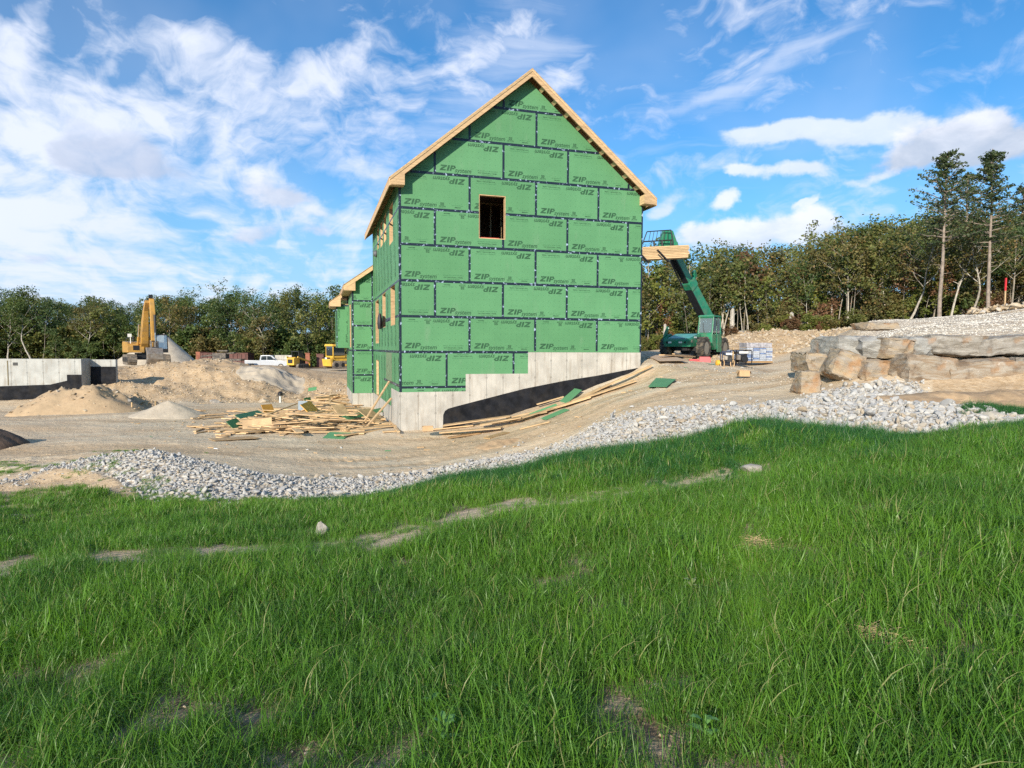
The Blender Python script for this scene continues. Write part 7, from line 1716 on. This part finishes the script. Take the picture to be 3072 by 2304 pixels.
# broad leaved weeds
M_weed = simple('weed_leaf', (.10, .22, .05), .5, .2)
def weed(px, Y, s, label, n=7, col=None):
    p = GP(px, Y); mb = MB(); r = np.random.default_rng(int(px))
    for k in range(n):
        a = k * 2.4; L = s * r.uniform(.6, 1.1); e = r.uniform(.5, 1.1); d = Vector((math.cos(a), math.sin(a), 0)); q = Vector((-d.y, d.x, 0)); z0 = s * .35 + s * .12 * k
        pts = [(0, 0), (.35, .16), (.7, .13), (1, 0)]
        vs = []
        for f, wd in pts:
            c_ = d * L * f * math.cos(e) + Vector((0, 0, z0 + L * math.sin(e) * f - L * .5 * f * f)); vs += [tuple(c_ - q * wd * L), tuple(c_ + q * wd * L)]
        mb.add(vs, [(0, 1, 3, 2), (2, 3, 5, 4), (4, 5, 7, 6)])
    mb.tube([(0, 0, -.02), (0, 0, s * 1.1)], .004, 5)
    tag(mb.build('weed', col or M_weed, None, loc=p), label, 'weed')
weed(2090, 4.3, .10, 'pale leafed weed in the grass right of centre', 6, simple('pale_weed', (.22, .26, .10), .5)); weed(1330, 2.65, .11, 'broad leafed weed at the lower edge of the photo, left of centre', 7)
weed(2140, 2.55, .12, 'broad leafed weed at the lower edge of the photo, right of centre', 6); weed(1290, 3.0, .08, 'small pale green weed above the broad leafed one near the lower edge', 5)
# clump of cut straw
def straw_clump(px, Y, n, rad, h, label):
    r = np.random.default_rng(int(px)); mb = MB()
    for k in range(n):
        a = r.random() * 6.28; b = r.normal(size=2) * rad * .45; z = h * max(.1, 1 - np.hypot(*b) / rad) * r.random() + .01; L = r.uniform(.06, .17); e = r.normal() * .25
        d = Vector((math.cos(a) * math.cos(e), math.sin(a) * math.cos(e), math.sin(e))) * L / 2; c_ = Vector((b[0], b[1], z)); mb.tube([c_ - d, c_ + Vector((0, 0, L * .06)), c_ + d], .0016, 3, cap=False)
    tag(mb.build('straw', simple('dry_straw', (.48, .36, .20), .8, .25), None, loc=GP(px, Y)), label, 'straw', kind='stuff')
straw_clump(2660, 3.25, 520, .17, .10, 'clump of dry cut straw in the grass at the lower right')
straw_clump(960, 3.6, 120, .18, .03, 'scatter of dry straw in thin grass, lower left of centre')
straw_clump(2300, 5.0, 140, .2, .04, 'wisps of dry straw in the grass on the right')
# lone rocks in the lawn
def lone(px, Y, s, seed, label, mat, cat='rock', dims=(1, .8, .9), dz=.2, rz=0., name='rock'):
    me = rock_mesh(seed, 3, 9, .14, dims, 'rock'); me.polygons.foreach_set('use_smooth', [False] * len(me.polygons)); p = GP(px, Y, s * dz)
    o = put(name, me, mat, None, loc=p, rot=(0, 0, rz)); o.scale = (s, s, s); return tag(o, label, cat)
M_rock = simple('field_stone', (.34, .315, .28), .85, .3, 3, bump=.6, bscale=8, dirt=(.24, .20, .16), dscale=2.5, damt=.6)
lone(957, 7.6, .19, 61, 'upright fist sized grey stone standing alone in the grass left of centre', M_rock, dims=(.85, .8, 1.15), dz=.45)
lone(100, 14.4, .30, 62, 'flat tan piece of wood or stone on the dirt beside the left stone heap', M_rub, dims=(1.2, .5, .35))
lone(2268, 8.3, .30, 63, 'pale stones showing through the grass at the end of the worn strip', M_rock, dims=(1.2, .8, .5), dz=.1)
lone(1090, 3.3, .09, 64, 'small pale stone lying in thin grass at the lower left', M_rub, dz=.1)
lone(600, 10.6, .10, 65, 'white fist sized stone at the grass edge below the left stone heap', M_stone)

# brush under the trees: nobody could count it
def brush(name, label, p0, p1, y0, y1, n, mats, seed, smin, smax):
    r = np.random.default_rng(seed); kinds = []
    for k, m in enumerate(mats):
        tr, cr = tree_variant(300 + seed + k, 2.4, limbs=9, spread=.42, base=.06, r0=.02, dens=22, size=.24, rad=.20, gn=4, sub=2); me = cr.copy(); me.materials.append(m); kinds.append(D.objects.new('brush', me))
    x, y = fan(r, n, p0, p1, y0, y1); n = len(x); s = r.uniform(smin, smax, n)
    instancer(name, np.stack([x, y, ground_z(x, y)], 1), np.stack([r.normal(size=n) * .1, r.normal(size=n) * .1, r.random(n) * 6.28], 1), np.stack([s * 1.15, s * 1.15, s], 1), r.integers(0, len(mats), n), kinds, label=label, cat='undergrowth')
brush('undergrowth', 'dark leafy undergrowth filling the wood right of the house', 1750, 3600, 66, 96, 620, (L_olive, L_green, L_rust, L_red), 1, .7, 1.5)
brush('undergrowth', 'low green undergrowth along the foot of the far wood on the left', -450, 1300, 97, 122, 560, (L_green, L_olive, L_green, L_rust), 6, .9, 2.0)
brush('undergrowth', 'low reddish brush and dry weeds at the wood edge by the telehandler', 1880, 2620, 49.5, 55, 90, (L_red, L_rust, L_olive, L_lime), 11, .22, .5)
